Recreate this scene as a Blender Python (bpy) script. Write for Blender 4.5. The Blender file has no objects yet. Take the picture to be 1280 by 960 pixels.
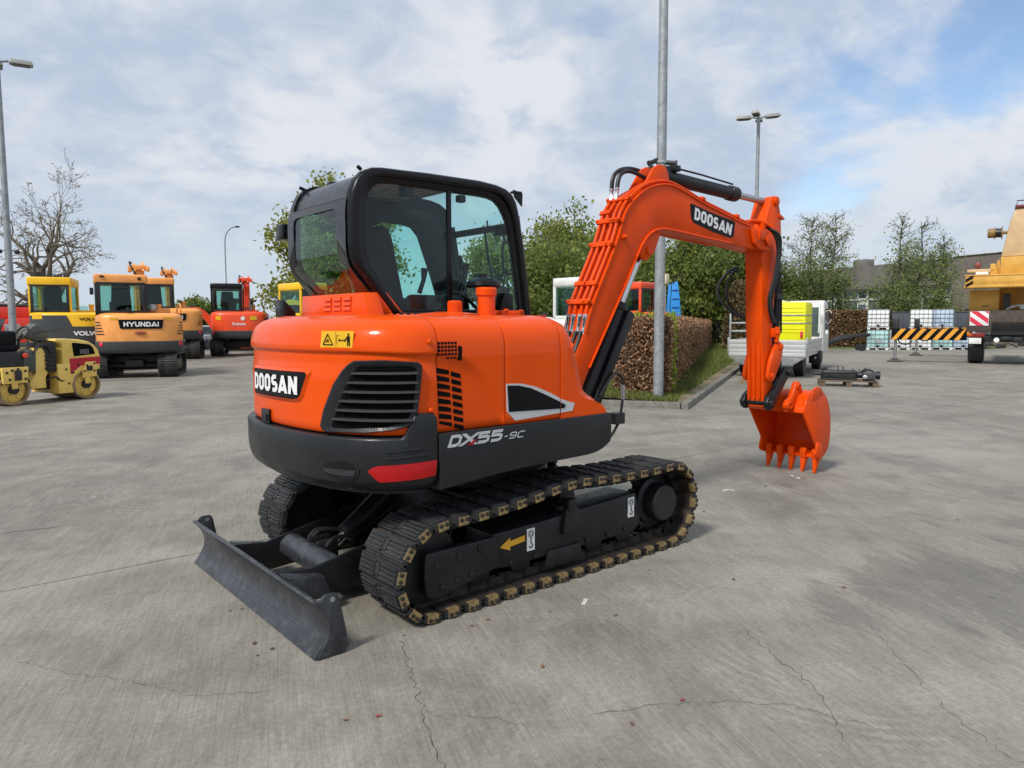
import bpy, bmesh, math, random
import numpy as np
from mathutils import Vector, Matrix

random.seed(7)
SC = bpy.context.scene
COL = SC.collection
R = math.radians

# ------------------------------------------------------------------ camera
CAM_C = Vector((-3.0823, -4.0946, 1.6094))
YAW, PITCH, ROLL, FPX = 0.8724, -0.0846, -0.0026, 905.16
_f = Vector((math.cos(YAW) * math.cos(PITCH), math.sin(YAW) * math.cos(PITCH), math.sin(PITCH)))
_r = Vector((math.sin(YAW), -math.cos(YAW), 0.0))
_u = _r.cross(_f)
_c, _s = math.cos(ROLL), math.sin(ROLL)
_r, _u = _c * _r + _s * _u, -_s * _r + _c * _u
cam_data = bpy.data.cameras.new('camera')
cam = bpy.data.objects.new('camera', cam_data)
COL.objects.link(cam)
M4 = Matrix.Identity(4)
for i in range(3):
    M4[i][0], M4[i][1], M4[i][2], M4[i][3] = _r[i], _u[i], -_f[i], CAM_C[i]
cam.matrix_world = M4
cam_data.sensor_fit = 'HORIZONTAL'
cam_data.sensor_width = 36.0
cam_data.lens = 36.0 * FPX / 1280.0
cam_data.clip_start = 0.05
cam_data.clip_end = 3000.0
SC.camera = cam
SC.view_settings.view_transform = 'Standard'
SC.view_settings.look = 'None'
SC.view_settings.gamma = 1.0
SC.view_settings.exposure = 0.1
SC.view_settings.use_curve_mapping = False

# ------------------------------------------------------------------ sun and sky
SUN_ELEV, SUN_AZ = R(48), R(193)          # azimuth of the sun measured from +X towards +Y
sun_d = bpy.data.lights.new('sun', 'SUN')
sun_d.energy = 3.2
sun_d.angle = R(10)
sun_d.color = (1.0, 0.96, 0.9)
sun = bpy.data.objects.new('sun', sun_d)
COL.objects.link(sun)
sv = Vector((math.cos(SUN_ELEV) * math.cos(SUN_AZ), math.cos(SUN_ELEV) * math.sin(SUN_AZ), math.sin(SUN_ELEV)))
sun.rotation_euler = (-sv).to_track_quat('-Z', 'Y').to_euler()


class NT:
    """small helper for node trees"""
    def __init__(s, tree):
        s.t = tree
        s.n = tree.nodes
        s.l = tree.links

    def add(s, typ, **kw):
        nd = s.n.new(typ)
        for k, v in kw.items():
            setattr(nd, k, v)
        return nd

    def set(s, nd, key, v):
        if hasattr(v, 'is_output') or isinstance(v, bpy.types.NodeSocket):
            s.l.new(v, nd.inputs[key])
        else:
            nd.inputs[key].default_value = v

    def math(s, op, a, b=None, c=None, clamp=False):
        nd = s.add('ShaderNodeMath', operation=op)
        nd.use_clamp = clamp
        s.set(nd, 0, a)
        if b is not None:
            s.set(nd, 1, b)
        if c is not None:
            s.set(nd, 2, c)
        return nd.outputs[0]

    def vmath(s, op, a, b=None):
        nd = s.add('ShaderNodeVectorMath', operation=op)
        s.set(nd, 0, a)
        if b is not None:
            s.set(nd, 1, b)
        return nd.outputs['Value'] if op in ('DOT_PRODUCT', 'LENGTH', 'DISTANCE') else nd.outputs[0]

    def noise(s, vec, scale, detail=4, rough=0.55, dist=0.0):
        nd = s.add('ShaderNodeTexNoise')
        s.set(nd, 'Vector', vec)
        s.set(nd, 'Scale', scale)
        s.set(nd, 'Detail', detail)
        s.set(nd, 'Roughness', rough)
        s.set(nd, 'Distortion', dist)
        return nd.outputs['Fac']

    def ramp(s, v, lo, hi, a=0.0, b=1.0):
        nd = s.add('ShaderNodeMapRange', interpolation_type='SMOOTHSTEP')
        s.set(nd, 'Value', v)
        s.set(nd, 'From Min', lo)
        s.set(nd, 'From Max', hi)
        s.set(nd, 'To Min', a)
        s.set(nd, 'To Max', b)
        return nd.outputs['Result']

    def mix(s, fac, a, b, blend='MIX'):
        nd = s.add('ShaderNodeMix', data_type='RGBA', blend_type=blend)
        s.set(nd, 0, fac)
        s.set(nd, 6, a if not isinstance(a, tuple) else (*a, 1.0)[:4])
        s.set(nd, 7, b if not isinstance(b, tuple) else (*b, 1.0)[:4])
        return nd.outputs[2]

    def scale(s, vec, sx, sy, sz, rot=0.0):
        nd = s.add('ShaderNodeMapping')
        s.set(nd, 'Vector', vec)
        nd.inputs['Scale'].default_value = (sx, sy, sz)
        nd.inputs['Rotation'].default_value = (0, 0, rot)
        return nd.outputs[0]


def pix_dir(px, py):
    v = _f + _r * ((px - 640) / FPX) - _u * ((py - 480) / FPX)
    return v.normalized()


world = bpy.data.worlds.new('World')
SC.world = world
world.use_nodes = True
W = NT(world.node_tree)
W.n.clear()
out = W.add('ShaderNodeOutputWorld')
sky = W.add('ShaderNodeTexSky', sky_type='NISHITA')
sky.sun_disc = False
sky.sun_elevation = SUN_ELEV
sky.sun_rotation = R(90) - SUN_AZ
sky.altitude = 0
sky.air_density = 1.0
sky.dust_density = 0.6
sky.ozone_density = 1.6
bg_sky = W.add('ShaderNodeBackground')
W.l.new(sky.outputs[0], bg_sky.inputs['Color'])
bg_sky.inputs['Strength'].default_value = 0.15
tc = W.add('ShaderNodeTexCoord')
dirv = tc.outputs['Generated']
sep = W.add('ShaderNodeSeparateXYZ')
W.l.new(dirv, sep.inputs[0])
zc = W.math('MAXIMUM', sep.outputs[2], 0.0)
den = W.math('ADD', zc, 0.36)
comb = W.add('ShaderNodeCombineXYZ')
W.l.new(W.math('DIVIDE', sep.outputs[0], den), comb.inputs[0])
W.l.new(W.math('DIVIDE', sep.outputs[1], den), comb.inputs[1])
P = comb.outputs[0]
# cloud cover: nearly closed, torn open in places
n_big = W.noise(P, 1.7, 6, 0.55, 0.5)
n_mid = W.noise(P, 5.2, 7, 0.58, 0.4)
n_fine = W.noise(P, 14.0, 6, 0.6, 0.3)
cover = W.math('ADD', W.math('MULTIPLY', n_big, 0.62), W.math('ADD', W.math('MULTIPLY', n_mid, 0.29), W.math('MULTIPLY', n_fine, 0.09)))
holes = None
for (px, py, rad, amt) in SKY_HOLES if 'SKY_HOLES' in globals() else [
        (1085, 110, 0.12, .17), (1245, 15, 0.14, .13), (752, 42, 0.06, .17), (1010, 215, 0.08, .16), (950, 60, .12, .10), (1255, 60, .08, .12), (870, 110, .08, .09)]:
    d = pix_dir(px, py)
    dist = W.vmath('DISTANCE', dirv, (d.x, d.y, d.z))
    g = W.ramp(dist, rad * 1.5, 0.0, 0.0, amt)
    holes = g if holes is None else W.math('ADD', holes, g)
cover = W.math('SUBTRACT', W.math('ADD', cover, 0.075), holes)
mask = W.ramp(cover, 0.26, 0.47)
# shading of the clouds: thick parts grey underneath, thin parts white
n_sh = W.noise(W.vmath('ADD', P, (3.7, 1.2, 0.0)), 2.9, 6, 0.55, 0.6)
n_sh2 = W.noise(W.vmath('ADD', P, (1.1, 7.9, 0.0)), 8.0, 6, 0.6, 0.5)
shade = W.math('ADD', W.math('MULTIPLY', n_sh, 0.6), W.math('MULTIPLY', n_sh2, 0.4))
puffs = None
for (px, py, rad, amt) in [(660, 105, .09, .26), (390, 185, .09, .22), (1150, 200, .15, .20), (600, 150, .10, .12), (250, 220, .12, .10), (1130, 45, .08, .1)]:
    d = pix_dir(px, py)
    dist = W.vmath('DISTANCE', dirv, (d.x, d.y, d.z))
    g = W.math('MULTIPLY', W.ramp(dist, rad * 1.5, 0.0, 0.0, amt), W.ramp(n_mid, .35, .6))
    puffs = g if puffs is None else W.math('ADD', puffs, g)
shade = W.math('ADD', shade, puffs)
ccol = W.mix(W.ramp(shade, 0.38, 0.68), (0.45, 0.535, 0.67), (0.72, 0.745, 0.79))
hz = W.ramp(sep.outputs[2], 0.0, 0.22)
ccol = W.mix(hz, (0.56, 0.64, 0.73), ccol)
bg_cl = W.add('ShaderNodeBackground')
W.l.new(ccol, bg_cl.inputs['Color'])
bg_cl.inputs['Strength'].default_value = 1.0
mixs = W.add('ShaderNodeMixShader')
mask = W.math('MAXIMUM', mask, W.ramp(sep.outputs[2], 0.16, 0.02))
W.l.new(W.math('MULTIPLY', mask, 0.97), mixs.inputs[0])
W.l.new(bg_sky.outputs[0], mixs.inputs[1])
W.l.new(bg_cl.outputs[0], mixs.inputs[2])
W.l.new(mixs.outputs[0], out.inputs['Surface'])

# ------------------------------------------------------------------ materials
MATS = {}


def mat(name, col, rough=0.5, metal=0.0, coat=0.0, var=0.12, vscale=3.0, bump=0.0, bscale=60.0, dirt=None, dirt_amt=0.0, dscale=6.0, spec=0.5, streak=False):
    """painted or raw surface: base colour with mottling, worn gloss, optional dirt and fine relief"""
    m = bpy.data.materials.new(name)
    m.use_nodes = True
    T = NT(m.node_tree)
    b = T.n['Principled BSDF']
    geo = T.add('ShaderNodeNewGeometry')
    tcx = T.add('ShaderNodeTexCoord')
    p = tcx.outputs['Object']
    n1 = T.noise(p, vscale, 5, 0.6)
    c0 = tuple(max(0, x * (1 - var)) for x in col)
    c1 = tuple(min(1, x * (1 + var)) for x in col)
    c = T.mix(T.ramp(n1, 0.3, 0.7), c0, c1)
    if dirt:
        pp = T.scale(p, 1, 1, 0.25) if streak else p
        dn = T.noise(pp, dscale, 7, 0.65, 0.3)
        c = T.mix(T.math('MULTIPLY', T.ramp(dn, 0.48, 0.72), dirt_amt), c, dirt)
    T.l.new(c, b.inputs['Base Color'])
    n2 = T.noise(p, vscale * 4.3, 5, 0.6)
    T.l.new(T.ramp(n2, 0.25, 0.75, max(0.02, rough - 0.10), min(1, rough + 0.10)), b.inputs['Roughness'])
    b.inputs['Metallic'].default_value = metal
    b.inputs['Specular IOR Level'].default_value = spec
    if coat:
        b.inputs['Coat Weight'].default_value = coat
        b.inputs['Coat Roughness'].default_value = 0.07
    if bump:
        bn = T.add('ShaderNodeBump')
        bn.inputs['Strength'].default_value = bump
        bn.inputs['Distance'].default_value = 0.01
        T.l.new(T.noise(p, bscale, 4, 0.6), bn.inputs['Height'])
        T.l.new(bn.outputs[0], b.inputs['Normal'])
    MATS[name] = m
    return m


def glass(name, tint, refl=1.0, rough=0.02, alpha=0.0, body=(0.02, 0.03, 0.03)):
    """tinted window glass: lets light through, mirrors the sky at grazing angles"""
    m = bpy.data.materials.new(name)
    m.use_nodes = True
    T = NT(m.node_tree)
    T.n.clear()
    o = T.add('ShaderNodeOutputMaterial')
    tr = T.add('ShaderNodeBsdfTransparent')
    tr.inputs[0].default_value = (*tint, 1)
    gl = T.add('ShaderNodeBsdfGlossy')
    gl.inputs['Roughness'].default_value = rough
    gl.inputs['Color'].default_value = (0.9, 0.95, 0.95, 1)
    gn = T.add('ShaderNodeNewGeometry')
    cosv = T.math('ABSOLUTE', T.vmath('DOT_PRODUCT', gn.outputs['Normal'], gn.outputs['Incoming']))
    sch = T.math('ADD', 0.045, T.math('MULTIPLY', 0.955, T.math('POWER', T.math('SUBTRACT', 1.0, cosv, clamp=True), 5.0)))
    mx = T.add('ShaderNodeMixShader')
    T.l.new(T.math('MULTIPLY', sch, refl, clamp=True), mx.inputs[0])
    T.l.new(tr.outputs[0], mx.inputs[1])
    T.l.new(gl.outputs[0], mx.inputs[2])
    last = mx.outputs[0]
    if alpha:
        df = T.add('ShaderNodeBsdfPrincipled')
        df.inputs['Base Color'].default_value = (*body, 1)
        df.inputs['Roughness'].default_value = 0.15
        m2 = T.add('ShaderNodeMixShader')
        m2.inputs[0].default_value = alpha
        T.l.new(last, m2.inputs[1])
        T.l.new(df.outputs[0], m2.inputs[2])
        last = m2.outputs[0]
    T.l.new(last, o.inputs['Surface'])
    MATS[name] = m
    return m


ORANGE = mat('orange_paint', (0.76, 0.077, 0.0015), 0.34, coat=0.30, var=0.05, vscale=1.2, bump=0.02, bscale=9, spec=0.10)
ORANGE2 = mat('orange_boom_paint', (0.75, 0.069, 0.0015), 0.38, coat=0.08, spec=0.12, var=0.08, vscale=2.5, bump=0.04, bscale=14, dirt=(0.45, 0.04, 0.004), dirt_amt=0.3, dscale=4)
CHARCOAL = mat('charcoal_paint', (0.014, 0.0155, 0.018), 0.40, coat=0.10, spec=0.28, var=0.12, vscale=2, bump=0.05, bscale=40, dirt=(0.032, 0.032, 0.031), dirt_amt=0.22, dscale=3)
CABBLACK = mat('black_cab_paint', (0.006, 0.006, 0.007), 0.30, coat=0.08, spec=0.25, var=0.15, bump=0.03, bscale=25)
ROOFBLACK = mat('dark_roof_paint', (0.022, 0.023, 0.026), 0.36, coat=0.3, var=0.12)
FRAMEBLACK = mat('undercarriage_black', (0.009, 0.0095, 0.011), 0.42, spec=0.35, var=0.25, vscale=5, bump=0.12, bscale=30, dirt=(0.030, 0.028, 0.025), dirt_amt=0.3, dscale=5)
BLADE_M = mat('blade_grey_paint', (0.034, 0.037, 0.043), 0.36, var=0.3, vscale=4, bump=0.3, bscale=28, dirt=(0.13, 0.135, 0.14), dirt_amt=0.35, dscale=16)
RUBBER = mat('black_rubber', (0.022, 0.023, 0.025), 0.68, var=0.3, vscale=8, bump=0.2, bscale=80, dirt=(0.10, 0.09, 0.075), dirt_amt=0.4, dscale=12)
SHOE = mat('rusty_shoe_steel', (0.030, 0.026, 0.023), 0.6, metal=0.2, var=0.3, vscale=20, dirt=(0.11, 0.055, 0.026), dirt_amt=0.45, dscale=16)
BRASS = mat('yellow_passivated_steel', (0.40, 0.29, 0.14), 0.42, metal=0.55, var=0.35, vscale=25, dirt=(0.10, 0.055, 0.03), dirt_amt=0.75, dscale=28)
CHROME = mat('chrome_rod', (0.62, 0.62, 0.62), 0.16, metal=1.0, var=0.05)
STEEL = mat('plain_steel', (0.42, 0.42, 0.43), 0.38, metal=0.8, var=0.15)
HOSE = mat('hose_rubber', (0.010, 0.010, 0.011), 0.45, var=0.2)
DARK = mat('dark_void', (0.004, 0.004, 0.004), 0.8, var=0.1, spec=0.1)
DECALBLACK = mat('decal_black', (0.004, 0.0045, 0.006), 0.40, var=0.05, spec=0.15)
WHITE = mat('white_print', (0.80, 0.80, 0.80), 0.45, var=0.03)
SILVERP = mat('silver_print', (0.52, 0.53, 0.55), 0.38, var=0.05)
YELLOWST = mat('yellow_sticker', (0.80, 0.46, 0.015), 0.42, var=0.04)
ORANGEARROW = mat('amber_arrow', (0.72, 0.36, 0.02), 0.5, var=0.06)
REDREF = mat('red_reflector', (0.36, 0.004, 0.005), 0.32, coat=0.2, spec=0.2, var=0.03, vscale=8)
SEATM = mat('seat_fabric', (0.010, 0.011, 0.012), 0.85, var=0.3, vscale=12, spec=0.2)
INTERIOR = mat('cab_trim', (0.011, 0.012, 0.012), 0.7, var=0.2)
GLASSG = glass('green_glass', (0.62, 0.90, 0.86), 0.8)
GLASSR = glass('rear_glass', (0.80, 0.92, 0.84), 1.3)
GLASSC = glass('clear_glass', (0.95, 0.99, 0.98), 0.45)
GLASSB = glass('far_cab_glass', (0.70, 0.86, 0.82), 0.6)
BGGLASS = glass('dim_cab_glass', (0.30, 0.36, 0.36), 1.6)


# ------------------------------------------------------------------ mesh builder
class MB:
    def __init__(s):
        s.v, s.f, s.m = [], [], []
        s.cur = 0
        s.parts = []

    def _add(s, verts, faces):
        o = len(s.v)
        s.parts.append((o, len(s.f)))
        s.v += [tuple(map(float, p)) for p in verts]
        s.f += [tuple(o + i for i in f) for f in faces]
        s.m += [s.cur] * len(faces)
        return s

    def mat(s, i):
        s.cur = i
        return s

    def box(s, c, d, rot=None, top=(1, 1), shift=(0, 0)):
        hx, hy, hz = d[0] / 2, d[1] / 2, d[2] / 2
        vs = []
        for z in (-1, 1):
            kx, ky = (top if z > 0 else (1, 1))
            ox, oy = (shift if z > 0 else (0, 0))
            for x, y in ((-1, -1), (1, -1), (1, 1), (-1, 1)):
                vs.append(Vector((x * hx * kx + ox, y * hy * ky + oy, z * hz)))
        if rot is not None:
            vs = [rot @ v for v in vs]
        c = Vector(c)
        return s._add([v + c for v in vs], [(0, 3, 2, 1), (4, 5, 6, 7), (0, 1, 5, 4), (1, 2, 6, 5), (2, 3, 7, 6), (3, 0, 4, 7)])

    def prism(s, pts, axis, a, b):
        """closed polygon pushed along an axis: 'y' takes (x,z) points, 'x' takes (y,z), 'z' takes (x,y)"""
        n = len(pts)
        area = sum(pts[i][0] * pts[(i + 1) % n][1] - pts[(i + 1) % n][0] * pts[i][1] for i in range(n))
        if area < 0:
            pts = pts[::-1]
        g = {'y': lambda p, t: (p[0], t, p[1]), 'x': lambda p, t: (t, p[0], p[1]), 'z': lambda p, t: (p[0], p[1], t)}[axis]
        lo, hi = min(a, b), max(a, b)
        vs = [g(p, lo) for p in pts] + [g(p, hi) for p in pts]
        sides = [(i, (i + 1) % n, n + (i + 1) % n, n + i) for i in range(n)]
        caps = [tuple(range(n))[::-1], tuple(range(n, 2 * n))]
        fs = sides + caps
        if axis == 'y':
            fs = [f[::-1] for f in fs]
        return s._add(vs, fs)

    def tube(s, pts, r, n=8, closed=False, caps=True):
        pts = [Vector(p) for p in pts]
        m = len(pts)
        rr = r if isinstance(r, (list, tuple)) else [r] * m
        vs, fs = [], []
        prev = None
        for i, p in enumerate(pts):
            if closed:
                t = (pts[(i + 1) % m] - pts[i - 1])
            else:
                t = pts[min(i + 1, m - 1)] - pts[max(i - 1, 0)]
            if t.length < 1e-9:
                t = Vector((0, 0, 1))
            t.normalize()
            if prev is None:
                up = Vector((0, 0, 1)) if abs(t.z) < 0.9 else Vector((1, 0, 0))
                a = t.cross(up).normalized()
            else:
                a = (prev - t * prev.dot(t))
                a = a.normalized() if a.length > 1e-6 else t.orthogonal().normalized()
            prev = a
            b = t.cross(a)
            for k in range(n):
                q = 2 * math.pi * k / n
                vs.append(p + (a * math.cos(q) + b * math.sin(q)) * rr[i])
        for i in range(m if closed else m - 1):
            j = (i + 1) % m
            for k in range(n):
                k2 = (k + 1) % n
                fs.append((i * n + k, i * n + k2, j * n + k2, j * n + k))
        if caps and not closed:
            fs.append(tuple(range(n))[::-1])
            fs.append(tuple((m - 1) * n + k for k in range(n)))
        return s._add(vs, fs)

    def cyl(s, p0, p1, r0, r1=None, n=16):
        return s.tube([p0, p1], [r0, r0 if r1 is None else r1], n)

    def lathe(s, prof, o, ax=(0, 0, 1), n=20):
        """profile of (radius, height) turned about an axis through o"""
        ax = Vector(ax).normalized()
        a = ax.orthogonal().normalized()
        b = ax.cross(a)
        o = Vector(o)
        vs, fs = [], []
        m = len(prof)
        for r, h in prof:
            for k in range(n):
                q = 2 * math.pi * k / n
                vs.append(o + ax * h + (a * math.cos(q) + b * math.sin(q)) * max(r, 1e-4))
        for i in range(m - 1):
            for k in range(n):
                k2 = (k + 1) % n
                fs.append((i * n + k, i * n + k2, (i + 1) * n + k2, (i + 1) * n + k))
        fs.append(tuple(range(n))[::-1])
        fs.append(tuple((m - 1) * n + k for k in range(n)))
        return s._add(vs, fs)

    def ball(s, c, r, n=12):
        r = r if isinstance(r, (tuple, list)) else (r, r, r)
        vs, fs = [], []
        h = n // 2
        for i in range(h + 1):
            t = math.pi * i / h
            for k in range(n):
                q = 2 * math.pi * k / n
                vs.append((c[0] + r[0] * math.sin(t) * math.cos(q) if 0 < i < h else c[0] + 1e-4 * math.cos(q),
                           c[1] + r[1] * math.sin(t) * math.sin(q) if 0 < i < h else c[1] + 1e-4 * math.sin(q), c[2] + r[2] * math.cos(t)))
        for i in range(h):
            for k in range(n):
                k2 = (k + 1) % n
                fs.append((i * n + k, (i + 1) * n + k, (i + 1) * n + k2, i * n + k2))
        return s._add(vs, fs)

    def loft(s, rings, closed=True, cap=False):
        n = len(rings[0])
        vs = [p for r in rings for p in r]
        fs = []
        for i in range(len(rings) - 1):
            for k in range(n if closed else n - 1):
                k2 = (k + 1) % n
                fs.append((i * n + k, i * n + k2, (i + 1) * n + k2, (i + 1) * n + k))
        if cap:
            fs.append(tuple(range(n))[::-1])
            fs.append(tuple((len(rings) - 1) * n + k for k in range(n)))
        return s._add(vs, fs)

    def plate(s, pts, nrm, t):
        """planar polygon in space given a thickness t along nrm"""
        nrm = Vector(nrm).normalized() * t
        pts = [Vector(p) for p in pts]
        n = len(pts)
        vs = pts + [p + nrm for p in pts]
        fs = [tuple(range(n))[::-1], tuple(range(n, 2 * n))] + [(i, (i + 1) % n, n + (i + 1) % n, n + i) for i in range(n)]
        return s._add(vs, fs)

    def raw(s, vs, fs):
        return s._add(vs, fs)

    def xform(s, M, start=0):
        for i in range(start, len(s.v)):
            s.v[i] = tuple(M @ Vector(s.v[i]))
        return s

    def build_each(s, name, mats, parent=None, **kw):
        """every primitive that was added becomes an object of its own"""
        res = []
        for i, (v0, f0) in enumerate(s.parts):
            v1, f1 = s.parts[i + 1] if i + 1 < len(s.parts) else (len(s.v), len(s.f))
            q = MB()
            q.v = s.v[v0:v1]
            q.f = [tuple(k - v0 for k in f) for f in s.f[f0:f1]]
            q.m = s.m[f0:f1]
            res.append(q.build(name, mats, parent, **kw))
        return res

    def build(s, name, mats, parent=None, bevel=0.0, seg=2, sharp=32, loc=None, smooth=True, fix=True):
        me = bpy.data.meshes.new(name)
        me.from_pydata(s.v, [], s.f)
        if not isinstance(mats, (list, tuple)):
            mats = [mats]
        for m in mats:
            me.materials.append(m)
        if len(mats) > 1:
            me.polygons.foreach_set('material_index', s.m)
        if bevel or fix:
            bm = bmesh.new()
            bm.from_mesh(me)
            if fix:
                bmesh.ops.recalc_face_normals(bm, faces=bm.faces)
            if bevel:
                es = [e for e in bm.edges if len(e.link_faces) == 2 and e.calc_face_angle(0) > R(25)]
                bmesh.ops.bevel(bm, geom=es, offset=bevel, segments=seg, profile=0.5, affect='EDGES', clamp_overlap=True, harden_normals=False)
            bm.to_mesh(me)
            bm.free()
        if smooth:
            me.polygons.foreach_set('use_smooth', [True] * len(me.polygons))
            me.set_sharp_from_angle(angle=R(sharp))
        me.update()
        o = bpy.data.objects.new(name, me)
        COL.objects.link(o)
        if parent is not None:
            o.parent = parent
        if loc is not None:
            o.location = loc
        return o


def tag(o, label=None, cat=None, group=None, kind=None):
    if label:
        o['label'] = label
    if cat:
        o['category'] = cat
    if group:
        o['group'] = group
    if kind:
        o['kind'] = kind
    return o


def empty(name, loc=(0, 0, 0), rz=0.0, label=None, cat=None, group=None, parent=None):
    o = bpy.data.objects.new(name, None)
    COL.objects.link(o)
    o.location = loc
    o.rotation_euler = (0, 0, rz)
    o.empty_display_size = 0.2
    if parent is not None:
        o.parent = parent
    return tag(o, label, cat, group)


def copy_of(o, parent=None, loc=None, rot=None):
    c = o.copy()
    COL.objects.link(c)
    if parent is not None:
        c.parent = parent
    if loc is not None:
        c.location = loc
    if rot is not None:
        c.rotation_euler = rot
    return c


def copy_tree(o, parent=None):
    c = copy_of(o, parent)
    for ch in list(o.children):
        copy_tree(ch, c)
    return c


_TXT = {}


def text_shape(txt, bold=0.0, shear=0.0, space=1.0):
    """lettering as flat faces in a unit box"""
    key = (txt, bold, shear, space)
    if key in _TXT:
        return _TXT[key]
    cu = bpy.data.curves.new('letters', 'FONT')
    cu.body = txt
    cu.size = 1.0
    cu.offset = bold
    cu.space_character = space
    cu.resolution_u = 4
    ob = bpy.data.objects.new('letters', cu)
    COL.objects.link(ob)
    dg = bpy.context.evaluated_depsgraph_get()
    me = ob.evaluated_get(dg).to_mesh()
    vs = [(v.co.x + shear * v.co.y, v.co.y) for v in me.vertices]
    fs = [tuple(p.vertices) for p in me.polygons]
    ob.evaluated_get(dg).to_mesh_clear()
    bpy.data.objects.remove(ob)
    bpy.data.curves.remove(cu)
    x0, x1 = min(v[0] for v in vs), max(v[0] for v in vs)
    y0, y1 = min(v[1] for v in vs), max(v[1] for v in vs)
    vs = [((x - x0) / (x1 - x0), (y - y0) / (y1 - y0)) for x, y in vs]
    _TXT[key] = (vs, fs)
    return vs, fs


def lettering(name, txt, fn, m, parent, bold=0.03, shear=0.0, space=1.0, label=None):
    vs, fs = text_shape(txt, bold, shear, space)
    b = MB()
    b.raw([fn(u, v) for u, v in vs], fs)
    o = b.build(name, m, parent, smooth=False, fix=False)
    return tag(o, label)


def quad_fn(a, b, c, d, off=(0, 0, 0)):
    """bilinear map of the unit square: a = lower left, b = lower right, c = upper right, d = upper left"""
    a, b, c, d, off = Vector(a), Vector(b), Vector(c), Vector(d), Vector(off)
    return lambda u, v: (a * (1 - u) + b * u) * (1 - v) + (d * (1 - u) + c * u) * v + off


def smooth_path(pts, k=4, closed=False):
    """Catmull-Rom through the points"""
    P = [Vector(p) for p in pts]
    n = len(P)
    res = []
    for i in range(n if closed else n - 1):
        g = (lambda j: P[j % n]) if closed else (lambda j: P[max(0, min(n - 1, j))])
        p0, p1, p2, p3 = g(i - 1), g(i), g(i + 1), g(i + 2)
        for t in range(k):
            u = t / k
            res.append(0.5 * ((2 * p1) + (p2 - p0) * u + (2 * p0 - 5 * p1 + 4 * p2 - p3) * u * u + (3 * p1 - p0 - 3 * p2 + p3) * u ** 3))
    if not closed:
        res.append(P[-1])
    return res

# ================================================================== block lettering drawn with strokes
GLY = {
    'D': (0.62, [([(0, 0), (0.42, 0), (0.62, 0.2), (0.62, 0.8), (0.42, 1), (0, 1)], True)]),
    'O': (0.62, [([(0.17, 0), (0.45, 0), (0.62, 0.17), (0.62, 0.83), (0.45, 1), (0.17, 1), (0, 0.83), (0, 0.17)], True)]),
    'S': (0.60, [([(0.02, 0), (0.45, 0), (0.60, 0.14), (0.60, 0.37), (0.47, 0.5), (0.13, 0.5), (0, 0.63), (0, 0.86), (0.15, 1), (0.56, 1)], False)]),
    'A': (0.80, [([(0, 0), (0.36, 1)], False), ([(0.44, 1), (0.80, 0)], False), ([(0.18, 0.16), (0.62, 0.16)], False)]),
    'N': (0.70, [([(0, 0), (0, 1)], False), ([(0.06, 1), (0.64, 0)], False), ([(0.70, 0), (0.70, 1)], False)]),
    'X': (0.80, [([(0, 0), (0.80, 1)], False), ([(0, 1), (0.80, 0)], False)]),
    '5': (0.66, [([(0, 0), (0.5, 0), (0.66, 0.14), (0.66, 0.46), (0.5, 0.58), (0, 0.58), (0, 1), (0.66, 1)], False)]),
    '9': (0.66, [([(0, 0), (0.5, 0), (0.66, 0.16), (0.66, 0.84), (0.5, 1), (0.16, 1), (0, 0.84), (0, 0.6), (0.16, 0.46), (0.66, 0.46)], False)]),
    'C': (0.64, [([(0.64, 0), (0.16, 0), (0, 0.16), (0, 0.84), (0.16, 1), (0.64, 1)], False)]),
    '-': (0.34, [([(0, 0.45), (0.34, 0.45)], False)]),
    'H': (0.64, [([(0, 0), (0, 1)], False), ([(0.64, 0), (0.64, 1)], False), ([(0, 0.5), (0.64, 0.5)], False)]),
    'Y': (0.74, [([(0, 1), (0.37, 0.45), (0.74, 1)], False), ([(0.37, 0.48), (0.37, 0)], False)]),
    'U': (0.64, [([(0, 1), (0, 0.17), (0.17, 0), (0.47, 0), (0.64, 0.17), (0.64, 1)], False)]),
    'I': (0.0, [([(0, 0), (0, 1)], False)]),
    'K': (0.66, [([(0, 0), (0, 1)], False), ([(0.66, 1), (0.08, 0.45), (0.66, 0)], False)]),
    'V': (0.74, [([(0, 1), (0.37, 0), (0.74, 1)], False)]),
    'L': (0.54, [([(0, 1), (0, 0), (0.54, 0)], False)]),
    'B': (0.62, [([(0, 0), (0.46, 0), (0.62, 0.15), (0.62, 0.4), (0.5, 0.52), (0.62, 0.64), (0.62, 0.85), (0.46, 1), (0, 1)], True), ([(0, 0.52), (0.5, 0.52)], False)]),
    'T': (0.66, [([(0, 1), (0.66, 1)], False), ([(0.33, 1), (0.33, 0)], False)]),
}


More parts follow.
